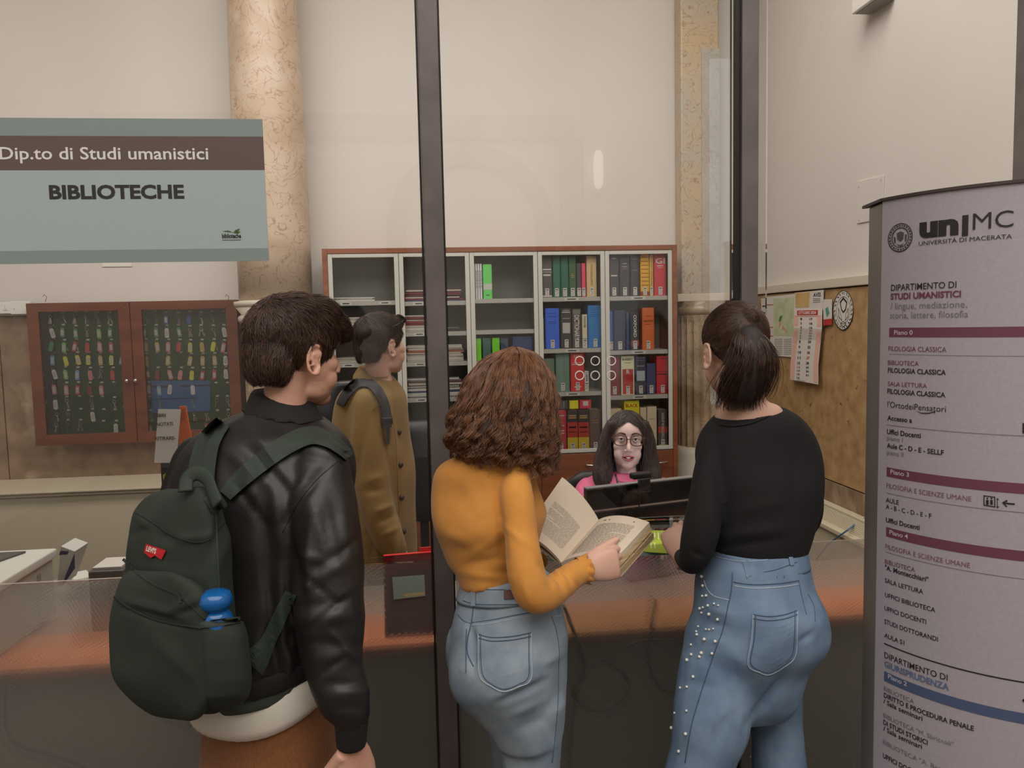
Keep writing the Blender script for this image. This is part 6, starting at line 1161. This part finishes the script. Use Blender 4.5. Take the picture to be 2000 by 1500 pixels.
m = MB(); m.add([gat(gr, u, v)+nr*.0006 for u, v in ((.2, .90), (.25, .90), (.25, .88), (.2, .88), (.3, .905), (.8, .905), (.8, .885), (.3, .885))], [(0, 1, 2, 3), (4, 5, 6, 7)]); m.obj('chapter_heading', ink, pr_, origin=WO[bk])
dn_ = -nr
def sheaf(t0, t1, s0, s1, name, m, par, ex=0):
    a = [S0+dn_*t0, S1+dn_*t0, E1+dn_*t0+(E1-S1)*s0, E0+dn_*t0+(E0-S0)*s0]; b = [S0+dn_*t1, S1+dn_*t1, E1+dn_*t1+(E1-S1)*s1, E0+dn_*t1+(E0-S0)*s1]
    return MB().rings([a, b]).obj(name, m, par, origin=WO[bk])
sheaf(.011, .021, 0, .03, 'page_sheaf', pge, bk); sheaf(.027, .042, .035, .02, 'page_sheaf', pge, bk); sheaf(.0425, .044, .03, .03, 'cover', cov, bk)
MB().rings([[S0-nl*.007, S1-nl*.007, O1-nl*.007, O0-nl*.007], [S0-nl*.0085, S1-nl*.0085, O1-nl*.0085+(O1-S1)*.01, O0-nl*.0085+(O0-S0)*.01]]).obj('cover', cov, bk, origin=WO[bk])
# ================================================================ person C : ponytail, black top, pearl jeans
blackk = mat('black_knit', (15, 14, 15), .9, bump=.15, bscale=400); denim2 = mat('blue_denim', (120, 142, 166), .85, var=(92, 116, 144), vscale=16, detail=8, vfac=(.3, .7), bump=.25, bscale=500); pearl = mat('pearl', (226, 222, 212), .2, coat=.5)
a19 = math.radians(9); fC = FH*math.cos(a19)-RH*math.sin(a19); lC = -RH*math.cos(a19)-FH*math.sin(a19)
pC = thing('person', 'woman with a dark ponytail, black long-sleeved top and pearl-studded jeans', 'person', P(1450, 1500, 1.7)); pC.location.z = 0; WO[pC].z = 0
cC = P(1378, 700, 1.665)-lC*.066; HC = frame(cC, fC, math.radians(-8), 0, .88, .95)
mb = MB(); hand(mb, P(1331, 1088, 1.80), FH*.55+ZZ*.55-RH*.15, RH*.4+FH*.5-ZZ*.3, .82, curl=(40, 50, 35), thumb=(.8, .5, .3), side=-1)
mb = ringsm([(1428, 1470, 730, 1.68, .045, .02), (1420, 1482, 765, 1.68, .055, .02), (1416, 1492, 782, 1.685, .058, .02), (1407, 1512, 800, 1.69, .068, .04, -20), (1402, 1526, 826, 1.70, .078, .05, -22)], mb, n=32); limb(mb, [(1440, 835, 1.71, 34), (1402, 885, 1.67, 20), (1370, 1040, 1.63, 20), (1358, 1084, 1.65, 18), (1334, 1089, 1.785, 14)]); body(pC, HC, mb, skin2)
SK = .10
mt_ = ringsm([(1405, 1522, 804, 1.695, .074, .05, -26), (1390, 1549, 822, 1.70, .090, .08, -28), (1375, 1574, 850, 1.71, .10, SK, -18), (1368, 1588, 890, 1.71, .105, SK, -6), (1376, 1588, 940, 1.70, .11, SK), (1382, 1580, 990, 1.70, .11, SK), (1386, 1566, 1040, 1.70, .105, SK), (1392, 1555, 1072, 1.70, .10, SK, -10), (1398, 1550, 1078, 1.70, .095, SK, -14)], n=40)
limb(mt_, [(1397, 872, 1.66, 27), (1386, 930, 1.64, 32), (1376, 1000, 1.62, 35), (1364, 1060, 1.62, 35), (1354, 1092, 1.64, 29), (1341, 1094, 1.72, 21), (1333, 1088, 1.79, 17)])
limb(mt_, [(1562, 868, 1.75, 26), (1574, 930, 1.76, 29), (1578, 985, 1.77, 29), (1574, 1018, 1.80, 26), (1560, 1030, 1.88, 22), (1530, 1035, 1.93, 18)])
VC, FC = remesh(mt_, .0055, 6); VC = folds(VC, FC, [(1400, 880, 1410, 1040, 10, -.005), (1550, 880, 1556, 1010, 9, -.005), (1400, 1050, 1540, 1030, 10, .004), (1400, 1070, 1530, 1055, 8, -.004), (1350, 1075, 1375, 1090, 6, -.004), (1430, 1000, 1540, 980, 14, .003)]); VC = wrinkle(VC, FC, 22, .0014, 31)
tc_ = skin_obj('black_top', VC, FC, blackk, pC); Bc = bvh(VC, FC)
band(Bc, [(1406, 826), (1430, 829), (1465, 824), (1500, 810), (1520, 797)], 7, .003, 'neck_trim', blackk, tc_); q = prj(Bc, 1510, 806)[0]
if q: M_ = MB().quadslab(*[P(x, y, (q-CAM).dot(F)-.006) for x, y in ((1500, 798), (1514, 795), (1516, 801), (1502, 803))], (0, .001, 0)); M_.obj('neck_label', lab, tc_, origin=WO[pC])
mj = ringsm([(1396, 1552, 1068, 1.70, .098, SK, -22), (1386, 1558, 1092, 1.70, .11, SK, -16), (1375, 1568, 1132, 1.70, .12, SK, -6), (1371, 1588, 1175, 1.69, .13, SK), (1366, 1598, 1215, 1.69, .13, SK), (1352, 1592, 1250, 1.69, .125, SK), (1342, 1566, 1290, 1.69, .105, SK), (1334, 1560, 1330, 1.69, .09, .06), (1326, 1552, 1370, 1.69, .075, .05), (1322, 1535, 1400, 1.69, .05, .04)], n=44)
mj.ell(P(1555, 1215, 1.68), (.05, .06, .06), 18)
limb(mj, [(1408, 1300, 1.66, 78), (1398, 1350, 1.65, 76), (1388, 1414, 1.64, 75), (1374, 1470, 1.64, 66), (1364, 1510, 1.64, 66)]); k1 = P(1364, 1510, 1.64); limb(mj, [(1505, 1300, 1.76, 64), (1510, 1360, 1.78, 56), (1518, 1430, 1.78, 50), (1522, 1500, 1.78, 52)]); k2 = P(1522, 1500, 1.78)
wlimb(mj, [(k1.x, k1.y, k1.z, .072), (k1.x-.02, k1.y, .4, .085), (k1.x-.02, k1.y, .09, .10)]); wlimb(mj, [(k2.x, k2.y, k2.z, .062), (k2.x+.01, k2.y, .4, .08), (k2.x+.01, k2.y, .09, .10)])
VJ3, FJ3 = remesh(mj, .006, 6); VJ3 = folds(VJ3, FJ3, [(1465, 1412, 1530, 1320, 9, -.010), (1380, 1190, 1430, 1200, 7, .004), (1375, 1215, 1425, 1225, 7, -.004), (1365, 1245, 1420, 1255, 8, .003), (1370, 1420, 1440, 1370, 14, .004), (1390, 1470, 1420, 1400, 12, -.004), (1400, 1150, 1480, 1160, 10, .002), (1560, 1255, 1590, 1235, 6, -.006), (1425, 1275, 1500, 1330, 12, .003), (1340, 1330, 1400, 1345, 10, -.003)]); VJ3 = wrinkle(VJ3, FJ3, 24, .0014, 32)
jn = skin_obj('jeans', VJ3, FJ3, denim2, pC); Bj = bvh(VJ3, FJ3)
wb = ringsm([(1393, 1555, 1065, 1.70, .100, SK, -24), (1391, 1556, 1080, 1.70, .106, SK, -22), (1386, 1559, 1098, 1.70, .111, SK, -18)], n=44, k=3); wb.obj('waistband', denim2, jn, origin=WO[pC], smooth=True); Bw = BVHTree.FromPolygons([tuple(Vector(v)+WO[pC]) for v in wb.v], wb.f)
seam(Bw, [(1388, 1106), (1420, 1116), (1460, 1120), (1510, 1114), (1556, 1098)], .0010, 'stitching', denimd, jn); seam(Bw, [(1396, 1087), (1430, 1094), (1470, 1096), (1520, 1088), (1552, 1074)], .0008, 'stitching', deniml, jn)
band(Bw, [(1456, 1096), (1459, 1110), (1464, 1130)], 10, .003, 'belt_loop', denim2, jn, d0=1.6); band(Bw, [(1541, 1074), (1545, 1090), (1548, 1104)], 8, .003, 'belt_loop', denim2, jn, d0=1.6)
for pts, r_, m_ in (([(1431, 1118), (1429, 1150), (1422, 1185), (1412, 1230), (1398, 1268), (1380, 1320), (1364, 1370), (1350, 1420), (1338, 1490)], .0013, denimd), ([(1433, 1137), (1470, 1142), (1520, 1140), (1560, 1134)], .0013, denimd), ([(1433, 1144), (1470, 1149), (1520, 1147), (1561, 1141)], .0011, deniml), ([(1375, 1134), (1382, 1152), (1396, 1165), (1424, 1172)], .0012, deniml), ([(1578, 1160), (1590, 1185), (1592, 1215)], .0010, denimd), ([(1560, 1134), (1566, 1165), (1575, 1200)], .001, denimd)): seam(Bj, pts, r_, 'seam', m_, jn)
pk = patch(Bj, [(1470, 1198), (1500, 1202), (1530, 1199), (1559, 1190)], [(1458, 1300), (1485, 1316), (1504, 1319), (1556, 1282)], .0018, 'back_pocket', denim2, jn)
for dq in (0, 5): seam(Bj, [(1471+dq, 1200), (1468+dq, 1250), (1461+dq, 1299-dq), (1484, 1314-dq), (1503, 1318-dq), (1530, 1304-dq), (1553-dq, 1283-dq), (1557-dq, 1240), (1558-dq, 1192)], .0010, 'stitching', denimd if dq else deniml, pk, lift=.002)
for dq in (1, 9): seam(Bj, [(1471, 1199+dq), (1500, 1203+dq), (1530, 1200+dq), (1558, 1191+dq)], .0010, 'stitching', denimd, pk, lift=.002)
prl = [(298, 282), (305, 340), (303, 405), (327, 403), (338, 467), (377, 455), (403, 467), (307, 478), (287, 485), (298, 512), (345, 520), (399, 553), (277, 600), (265, 632), (268, 652), (326, 618), (346, 620), (372, 615), (315, 680), (383, 694), (231, 716), (296, 768), (363, 771), (232, 779), (205, 813), (283, 793), (243, 918), (204, 984), (162, 990), (201, 1135), (127, 1150), (107, 1245), (196, 1282), (152, 1393), (590, 1428), (534, 1467)]
pm_ = MB().ell((0, 0, 0), .0032, 12).mesh('pearl'); pm_.materials.append(pearl); pm_.polygons.foreach_set('use_smooth', [True]*len(pm_.polygons))
for x, y in prl:
    px_, py_ = 1280+x*.3066, 1040+y*.3066; h, n_ = prj(Bj, px_, py_)
    if h is None: h, n_ = prj(Bj, px_+7, py_)
    if h is None: continue
    o = bpy.data.objects.new('pearl', pm_); link(o, '', jn, h+n_*.002); o.location = h+n_*.002-WO[jn]; o.scale = [rnd.uniform(.7, 1.15)]*3
shoes(pC, [(k1.x-.02, k1.y, 0), (k2.x+.01, k2.y, 0)], (fC.x, fC.y), shoe_k, sole_m)
hairC = hair_mat('hair_deep_brown', (54, 38, 31), (84, 60, 48), .36); hairCu = hair_mat('hair_deep_brown_under', (30, 20, 17), (40, 28, 23), .7)
faceC = [(.30, .094), (.072, .092), (.052, .06), (.036, .030), (.012, .026), (-.012, .030), (-.024, .0), (-.034, -.03), (-.06, -.052), (-.3, -.062), (-.3, -.5), (.3, -.5)]
tie = Vector((0.0, -.100, .086))
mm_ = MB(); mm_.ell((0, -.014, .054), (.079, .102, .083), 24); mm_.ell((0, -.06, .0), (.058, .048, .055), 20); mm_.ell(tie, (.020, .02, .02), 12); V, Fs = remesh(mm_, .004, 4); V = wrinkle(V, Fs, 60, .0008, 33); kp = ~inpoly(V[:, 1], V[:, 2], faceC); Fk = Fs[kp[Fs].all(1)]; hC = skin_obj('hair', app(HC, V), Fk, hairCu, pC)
st = surf_strands(V, Fk, 4200, lambda p: (tie-p).normalized(), 11, .007, 34, .0012, jit=.06); strands_mesh('hair_strands', [app(HC, s) for s in st], .0007, .0004, hairC, hC)
tw = HC@tie; twx, twy, twd = topx(tw)
pw_ = [(1452, 640, 1.60, 10), (1463, 655, 1.585, 24), (1470, 685, 1.58, 33), (1466, 715, 1.585, 37), (1457, 742, 1.60, 36), (1448, 768, 1.615, 28), (1442, 788, 1.625, 12)]
m = MB(); limb(m, pw_, ends=True); Vp, Fp = remesh(m, .005, 3); Vp = folds(Vp, Fp, [(1440+i*9, 660, 1425+i*10, 780, 3.5, (-.004 if i % 2 else .003), 4) for i in range(6)]); skin_obj('ponytail', Vp, Fp, hairCu, pC)
rs = np.random.RandomState(5); path = smooth_path(pw_, 5); out = []
for i in range(1700):
    an = rs.uniform(0, 2*math.pi); kr_ = rs.uniform(.75, 1.06); st_ = rs.uniform(0, .15); en = rs.uniform(.8, 1.12); n_ = 16; pts = []; wob = rs.normal(0, .0012, 2)
    for s in range(n_):
        t = min(.9999, st_+(en-st_)*s/(n_-1)); q = t*(len(path)-1); j = min(len(path)-2, int(q)); f = q-j; a = path[j]*(1-f)+path[j+1]*f; r_ = PR(a[3], a[2])*kr_
        if t > .8: r_ = max(r_, PR(20, 1.6)*kr_)
        p = P(a[0], a[1], a[2])+RH*(r_*math.cos(an)+wob[0]*s)+FH*(r_*math.sin(an)); p = p-ZZ*max(0, st_+(en-st_)*s/(n_-1)-1)*.14; pts.append(np.array(p))
    out.append(np.array(pts))
strands_mesh('ponytail_strands', out, .0008, .0003, hairC, hC)
o = MB().tube([Vector(P(1453+7*math.cos(a), 641+5*math.sin(a), 1.6-.008*math.sin(a))) for a in [2*math.pi*i/16 for i in range(16)]], .003, 8, closed=True).obj('hair_tie', blk, hC, origin=WO[pC], smooth=True)
# ================================================================ person D : olive coat behind the glass
coat = mat('olive_coat', (152, 120, 68), .85, var=(134, 106, 60), vscale=7, detail=6, bump=.2, bscale=300, sheen=.15); skinD = skin2
ad = math.radians(48); fD = RH*math.cos(ad)+FH*math.sin(ad); rD = RH*math.sin(ad)-FH*math.cos(ad)
pD = thing('person', 'man in an olive brown coat behind the glass with sunglasses on his head', 'person', P(745, 1090, 2.87)); pD.location.z = 0; WO[pD].z = 0
cD = P(769, 682, 2.81)-rD*.070; HD = frame(cD, fD, math.radians(2), 0, .97)
mb = MB(); hand(mb, P(783, 1078, 2.74), Vector((0, 0, -1))+fD*.2, -rD, .9, curl=(25, 30, 20), side=-1); limb(mb, [(742, 745, 2.87, 26), (725, 800, 2.80, 20), (724, 920, 2.74, 18), (765, 1040, 2.72, 15), (782, 1066, 2.74, 12)]); body(pD, HD, mb, skinD, .0035)
hairD = hair_mat('hair_brown', (58, 42, 32), (74, 54, 42)); hairDu = hair_mat('hair_brown_under', (44, 32, 25), (54, 40, 31), .7)
faceD = [(.30, .080), (.078, .078), (.060, .050), (.044, .026), (.034, -.020), (.020, -.022), (.012, .034), (-.012, .042), (-.026, .016), (-.030, -.026), (-.045, -.045), (-.30, -.055), (-.3, -.5), (.3, -.5)]
short_hair(pD, HD, [((0, -.014, .056), (.080, .103, .086)), ((0, -.066, .006), (.062, .046, .064)), ((0, .045, .092), (.056, .05, .036))], faceD, 1500, 41, hairD, (0, -.05, .14), .8, under=hairDu)
SK = -.12
mc = ringsm([(706, 770, 738, 2.87, .075, -.04, 10), (692, 778, 752, 2.87, .11, -.08, 12), (670, 786, 772, 2.87, .13, SK, 8), (659, 790, 810, 2.87, .14, SK), (660, 794, 860, 2.87, .15, SK), (680, 804, 930, 2.87, .15, SK), (692, 804, 1000, 2.87, .15, SK), (696, 806, 1080, 2.87, .155, SK), (698, 808, 1200, 2.87, .16, SK), (700, 810, 1240, 2.87, .155, SK)], n=40)
limb(mc, [(722, 786, 2.78, 34), (720, 850, 2.76, 36), (724, 920, 2.74, 36), (738, 990, 2.72, 34), (757, 1045, 2.71, 29), (770, 1072, 2.71, 24)])
VD, FD = remesh(mc, .009, 5); VD = folds(VD, FD, [(745, 760, 755, 900, 6, -.010), (700, 770, 690, 880, 8, .006), (715, 830, 700, 930, 7, -.006), (735, 1000, 770, 985, 6, .008), (740, 1020, 775, 1005, 5, -.008), (750, 1045, 778, 1030, 5, .007), (715, 940, 750, 930, 8, .005), (712, 960, 752, 955, 6, -.005), (760, 800, 775, 900, 8, .006), (765, 900, 780, 1020, 7, -.006), (705, 1020, 725, 1090, 7, .006), (730, 800, 745, 780, 7, .005)]); VD = wrinkle(VD, FD, 20, .003, 42)
ct = skin_obj('coat', VD, FD, coat, pD); Bd = bvh(VD, FD)
mcol_ = ringsm([(706, 768, 728, 2.87, .070, -.05, 34), (700, 778, 740, 2.87, .085, -.06, 38), (694, 788, 754, 2.87, .10, -.07, 42)], n=36, k=3); Vc, Fc_ = remesh(mcol_, .008, 2); skin_obj('collar', Vc, Fc_, coat, ct)
for x, y in ((779, 844), (782, 908), (784, 972), (788, 1038)):
    h, n_ = prj(Bd, x, y)
    if h: MB().ell(h, (.011, .011, .011), 10).obj('button', mat('coat_button', (54, 42, 30), .4), ct, origin=WO[pD], smooth=True)
seam(Bd, [(760, 790), (772, 850), (776, 920), (780, 1000), (786, 1085)], .0022, 'front_edge', coat, ct); seam(Bd, [(722, 750), (732, 790), (728, 800)], .0018, 'seam', coat, ct)
tr = mat('dark_trousers', (40, 42, 48), .85); mt_ = MB(); a = P(730, 1200, 2.92); b = P(775, 1200, 2.82); legs(mt_, (a.x, a.y, a.z), (b.x, b.y, b.z), .09, .07, .07); mt_.obj('trousers', tr, pD, origin=WO[pD], smooth=True); shoes(pD, [(a.x, a.y, 0), (b.x, b.y, 0)], (fD.x, fD.y), shoe_k, sole_m)
sg_ = MB(); lens = mat('sunglass_lens', (34, 26, 22), .1)
for sx in (-1, 1):
    c = Vector((sx*.030, .080, .112)); pts = [HD@(c+Vector((.024*math.cos(t), .012*math.sin(t)*-1, .016*math.sin(t)))) for t in [2*math.pi*i/16 for i in range(16)]]; sg_.tube(pts, .0022, 6, closed=True)
    sg_.tube([HD@Vector((sx*.054, .078, .112)), HD@Vector((sx*.078, .04, .10)), HD@Vector((sx*.084, -.01, .08))], .002, 6)
sg_.tube([HD@Vector((-.008, .084, .115)), HD@Vector((.008, .084, .115))], .002, 6); so = sg_.obj('sunglasses', lens, pD, origin=WO[pD], smooth=True)
for sx in (-1, 1): c = Vector((sx*.030, .080, .112)); m = MB().prism([HD@(c+Vector((.023*math.cos(t), -.012*math.sin(t), .015*math.sin(t)))) for t in [2*math.pi*i/16 for i in range(16)]], (0, .002, 0)); m.obj('lens', lens, so, origin=WO[pD])
bpD = thing('backpack', 'black backpack worn by the man in the olive coat', 'backpack', P(640, 860, 2.92)); bkc = mat('black_nylon', (34, 34, 37), .6, bump=.2, bscale=200)
m = MB().rings([ring(xl, xr, y, 2.95, dp, -.1, n=32, pw=3) for xl, xr, y, dp in ((648, 676, 748, .05), (628, 684, 765, .09), (612, 692, 800, .11), (604, 700, 860, .12), (602, 702, 930, .12), (610, 700, 985, .10), (630, 690, 1005, .05))]); Vk, Fk2 = remesh(m, .009, 5); Vk = wrinkle(Vk, Fk2, 25, .004, 44); skin_obj('main_compartment', Vk, Fk2, bkc, bpD)
band(Bd, [(664, 790, 16), (676, 768, 18), (697, 748, 18), (722, 748, 18), (742, 768, 18), (754, 800, 18), (757, 835, 16)], 18, .016, 'shoulder_strap', bkc, bpD, off=0, d0=2.87); band(Bd, [(757, 832), (758, 850), (757, 866)], 7, .01, 'webbing', bkc, bpD, d0=2.82); m = MB(); c = P(757, 822, 2.72); m.box(c.x-.018, c.x+.018, c.y-.008, c.y+.008, c.z-.012, c.z+.012); m.obj('buckle', blk, bpD, origin=WO[bpD], bev=.003)
# ================================================================ person E : seated librarian
pink = mat('pink_sweater', (218, 110, 140), .85, var=(208, 98, 130), vscale=12, bump=.2, bscale=300)
pE = thing('person', 'seated woman with glasses, long dark hair and pink hoodie facing the viewer', 'person', P(1222, 1100, 3.15)); pE.location.z = 0; WO[pE].z = 0
cE = P(1224, 868, 3.17); fE = (-FH-RH*.07).normalized(); HE = frame(cE, fE, math.radians(4), math.radians(-2), 1.0, .98)
mb = ringsm([(1206, 1241, 905, 3.19, .045), (1202, 1245, 930, 3.18, .05), (1190, 1256, 945, 3.18, .06), (1170, 1276, 975, 3.2, .07)], n=24)
for sx, h0, h1, h2 in ((1, (1160, 975), (1136, 1030), (1162, 1058)), (-1, (1288, 975), (1298, 1030), (1278, 1058))):
    limb(mb, [(h0[0]+sx*30, 960, 3.2, 20), (h0[0], h0[1], 3.18, 16), (h1[0], h1[1], 3.06, 14), (h2[0], h2[1], 2.97, 11)]); hand(mb, P(h2[0], h2[1], 2.95), -FH-ZZ*.05, -ZZ, .85, side=sx)
bodyE = body(pE, HE, mb, skin3)
eyew = mat('eye_white', (226, 220, 214), .3); iris = mat('iris_brown', (58, 42, 34), .2); lipm = mat('lips', (184, 100, 98), .45); teeth = mat('teeth', (226, 218, 206), .3); brow_ = mat('eyebrow', (58, 42, 36), .8); mouthd = mat('mouth_inner', (70, 30, 30), .7)
for s in (-1, 1):
    c = Vector((s*.0305, .0755, .028)); e = MB().ell(HE@c, .0118, 18).obj('eye', eyew, bodyE, origin=WO[pE], smooth=True)
    ic = c+Vector((-s*.001+.0, .0096, .0006)); MB().ell(HE@ic, (.0052, .0035, .0055), 14).obj('iris', iris, bodyE, origin=WO[pE], smooth=True)
    for nm, zz, rr, mt2 in (('upper_eyelid', .0075, .0024, skin3), ('lower_eyelid', -.0062, .0018, skin3)): MB().tube([HE@(c+Vector((x*.0135, .0118-.004*x*x-(.002 if abs(x) > .9 else 0), zz*(1-.75*x*x)))) for x in (-1, -.7, -.35, 0, .35, .7, 1)], rr, 8).obj(nm, mt2, bodyE, origin=WO[pE], smooth=True)
    MB().tube([HE@(c+Vector((x*.0135, .0128-.004*x*x, .0055*(1-.8*x*x)))) for x in (-1, -.7, -.35, 0, .35, .7, 1)], .0009, 6).obj('eyelash', brow_, bodyE, origin=WO[pE])
    MB().tube([HE@Vector((s*(.012+.036*u), .089-.010*u*u-.004*u, .0475+.006*math.sin(math.pi*u*.9)-.002*u)) for u in (0, .2, .4, .6, .8, 1)], [.0022, .0028, .0028, .0024, .0018, .0009], 8, flat=.7).obj('eyebrow', brow_, bodyE, origin=WO[pE], smooth=True)
def mcurve(z0, bow, dy, xs=(-1, -.75, -.5, -.25, 0, .25, .5, .75, 1), w_=.0245): return [HE@Vector((x*w_, .0945-.012*x*x+dy, z0+bow*(1-x*x))) for x in xs]
MB().tube(mcurve(-.0435, .0035, .0), [.001, .0026, .0034, .0036, .0032, .0036, .0034, .0026, .001], 8).obj('upper_lip', lipm, bodyE, origin=WO[pE], smooth=True); MB().tube(mcurve(-.0455, -.0098, -.0005), [.001, .0028, .0038, .0042, .0044, .0042, .0038, .0028, .001], 8).obj('lower_lip', lipm, bodyE, origin=WO[pE], smooth=True)
a, b = mcurve(-.0432, .001, .0004, w_=.022), mcurve(-.0455, -.0085, .0, w_=.022); MB().add(a+b, [(i, i+1, 10+i, 9+i) for i in range(8)]).obj('mouth_opening', mouthd, bodyE, origin=WO[pE]); a, b = mcurve(-.0432, .002, .0012, w_=.019), mcurve(-.0440, -.0050, .0010, w_=.017); MB().add(a+b, [(i, i+1, 10+i, 9+i) for i in range(8)]).obj('teeth', teeth, bodyE, origin=WO[pE])
# glasses
gm = mat('tortoise_frame', (66, 34, 32), .3, var=(120, 70, 50), vscale=60); gl_ = MB()
for s in (-1, 1):
    c = Vector((s*.0335, .1005, .0255)); pts = []
    for i in range(28):
        t = 2*math.pi*i/28; co, si = math.cos(t), math.sin(t); x = .0262*(abs(co)**.75)*(1 if co > 0 else -1); z = .0212*(abs(si)**.8)*(1 if si > 0 else -1)-.001; pts.append(HE@(c+Vector((x, -.0045*(x*s/.026+1)*.8, z+(.002 if si > 0 else 0)))))
    gl_.tube(pts, .0023, 6, closed=True); gl_.tube([HE@Vector((s*.0595, .094, .034)), HE@Vector((s*.072, .08, .032)), HE@Vector((s*.080, .03, .022)), HE@Vector((s*.082, -.002, .018))], .0017, 6)
gl_.tube([HE@Vector((-.008, .102, .028)), HE@Vector((0, .104, .031)), HE@Vector((.008, .102, .028))], .0017, 6)
go = gl_.obj('glasses', gm, pE, origin=WO[pE], smooth=True)
for s in (-1, 1): c = Vector((s*.0335, .1, .0255)); MB().prism([HE@(c+Vector((.0252*math.cos(t), -.003, .0202*math.sin(t)))) for t in [2*math.pi*i/24 for i in range(24)]], (0, .0008, 0)).obj('lens', glass('lens_glass', (1, 1, 1), 1.3), go, origin=WO[pE])
# hoodie
ms = ringsm([(1198, 1248, 921, 3.18, .06), (1176, 1272, 926, 3.19, .08), (1150, 1294, 934, 3.2, .10), (1134, 1306, 946, 3.2, .115), (1130, 1310, 975, 3.2, .12), (1140, 1300, 1050, 3.2, .13), (1145, 1296, 1120, 3.2, .14)], n=36)
limb(ms, [(1150, 955, 3.18, 24), (1134, 990, 3.12, 24), (1130, 1030, 3.05, 22), (1160, 1060, 2.98, 18)]); limb(ms, [(1294, 955, 3.18, 24), (1304, 990, 3.12, 23), (1300, 1030, 3.05, 20), (1280, 1060, 2.98, 17)])
VE, FE = remesh(ms, .008, 5); VE = folds(VE, FE, [(1145, 925, 1165, 975, 5, -.006), (1290, 925, 1280, 960, 5, -.006), (1210, 948, 1240, 946, 4, .005), (1215, 955, 1240, 952, 3, -.004), (1130, 950, 1150, 990, 5, .005)]); VE = wrinkle(VE, FE, 20, .002, 51); hd_ = skin_obj('hoodie', VE, FE, pink, pE); Be = bvh(VE, FE)
MB().tube([P(1224+25*math.cos(t), 929+7*math.sin(t)+(5 if math.sin(t) > 0 else 0)*math.sin(t), 3.17-.07*math.sin(t)) for t in [2*math.pi*i/24 for i in range(24)]], .008, 8, closed=True).obj('neck_band', pink, hd_, origin=WO[pE], smooth=True)
band(Be, [(1202, 926), (1205, 938), (1208, 950)], 3.5, .002, 'lanyard', blk, pE, d0=3.08)
# long hair with centre part
hairE = hair_mat('hair_espresso', (62, 47, 42), (88, 68, 60), .38); hairEu = hair_mat('hair_espresso_under', (32, 24, 22), (40, 30, 28), .7)
faceE = lambda p: (p[:, 1] > .018) & (np.abs(p[:, 0]) < np.interp(p[:, 2], [-.2, -.09, .0, .04, .075, .098], [.060, .062, .068, .064, .042, .002]))
mm_ = MB(); mm_.ell((0, -.014, .052), (.082, .104, .090), 24)
for s in (-1, 1): wl_ = smooth_path([(s*.050, .016, .085, .036), (s*.076, .012, .03, .034), (s*.088, .010, -.03, .036), (s*.098, .02, -.09, .040), (s*.100, .045, -.14, .038), (s*.094, .055, -.18, .018)], 4); mm_.tube([Vector(q[:3]) for q in wl_], [q[3] for q in wl_], 12)
mm_.tube([(0, -.09, .03), (0, -.075, -.05), (0, -.07, -.14)], [.05, .075, .075], 16); V, Fs = remesh(mm_, .0045, 9); kp = ~faceE(V); Fk = Fs[kp[Fs].all(1)]; Fk = Fk[~(((V[Fk].mean(1)[:, 1]) > .02) & (np.abs(V[Fk].mean(1)[:, 0]) < .06) & (V[Fk].mean(1)[:, 2] < .06))]
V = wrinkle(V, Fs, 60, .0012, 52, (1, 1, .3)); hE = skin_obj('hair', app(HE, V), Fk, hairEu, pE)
def dE(p): return Vector((p.x*6*max(0, min(1, (p.z-.02)/.1))+(.6 if p.x > 0 else -.6)*max(0, min(1, (p.z-.06)/.06)), .15 if p.y > 0 else -.2, -1))
st = surf_strands(V, Fk, 3400, dE, 14, .010, 53, .004, jit=.16); strands_mesh('hair_strands', [app(HE, s) for s in st], .0011, .0005, hairE, hE)
st = surf_strands(V, Fk, 120, dE, 14, .010, 54, .016, mask=lambda p: p.z < .0, jit=.4); strands_mesh('loose_strands', [app(HE, s) for s in st], .0007, .0003, hairE, hE)
# trousers and chair
tE = MB(); a = P(1195, 1100, 3.15); 
for sx in (-.1, .1): wlimb(tE, [(WO[pE].x+sx, 3.28, .50, .085), (WO[pE].x+sx, 3.02, .50, .075), (WO[pE].x+sx, 2.86, .46, .062), (WO[pE].x+sx, 2.88, .2, .055), (WO[pE].x+sx, 2.88, .09, .05)])
tE.ell((WO[pE].x, 3.25, .54), (.17, .13, .12), 18); tE.obj('trousers', tr, pE, origin=WO[pE], smooth=True); shoes(pE, [(WO[pE].x-.1, 2.88, 0), (WO[pE].x+.1, 2.88, 0)], (0, -1), shoe_k, sole_m)
ch = thing('office_chair', 'dark office chair under the seated woman in pink', 'chair', (WO[pE].x, 3.25, 0)); X_ = WO[pE].x
MB().ell((X_, 3.22, .375), (.23, .22, .03), 22).obj('seat', blk, ch, origin=WO[ch], smooth=True); MB().rings([[Vector((X_+hw*math.cos(t), 3.47+.025*math.sin(t), z)) for t in [2*math.pi*k/16 for k in range(16)]] for z, hw in ((.50, .12), (.56, .17), (.70, .18), (.84, .16), (.88, .10))]).obj('backrest', blk, ch, origin=WO[ch], smooth=True); MB().tube([(X_, 3.44, .38), (X_, 3.48, .42), (X_, 3.49, .60)], .018, 8).obj('back_bar', blk, ch, origin=WO[ch]); MB().tube([(X_, 3.22, .08), (X_, 3.22, .38)], .025, 10).obj('column', blk, ch, origin=WO[ch])
for k in range(5): an = 2*math.pi*k/5+.3; MB().tube([(X_, 3.22, .1), (X_+.26*math.cos(an), 3.22+.26*math.sin(an), .06)], .015, 8).obj('leg', blk, ch, origin=WO[ch]); MB().ell((X_+.26*math.cos(an), 3.22+.26*math.sin(an), .028), (.02, .02, .027), 12).obj('caster', blk, ch, origin=WO[ch], smooth=True)
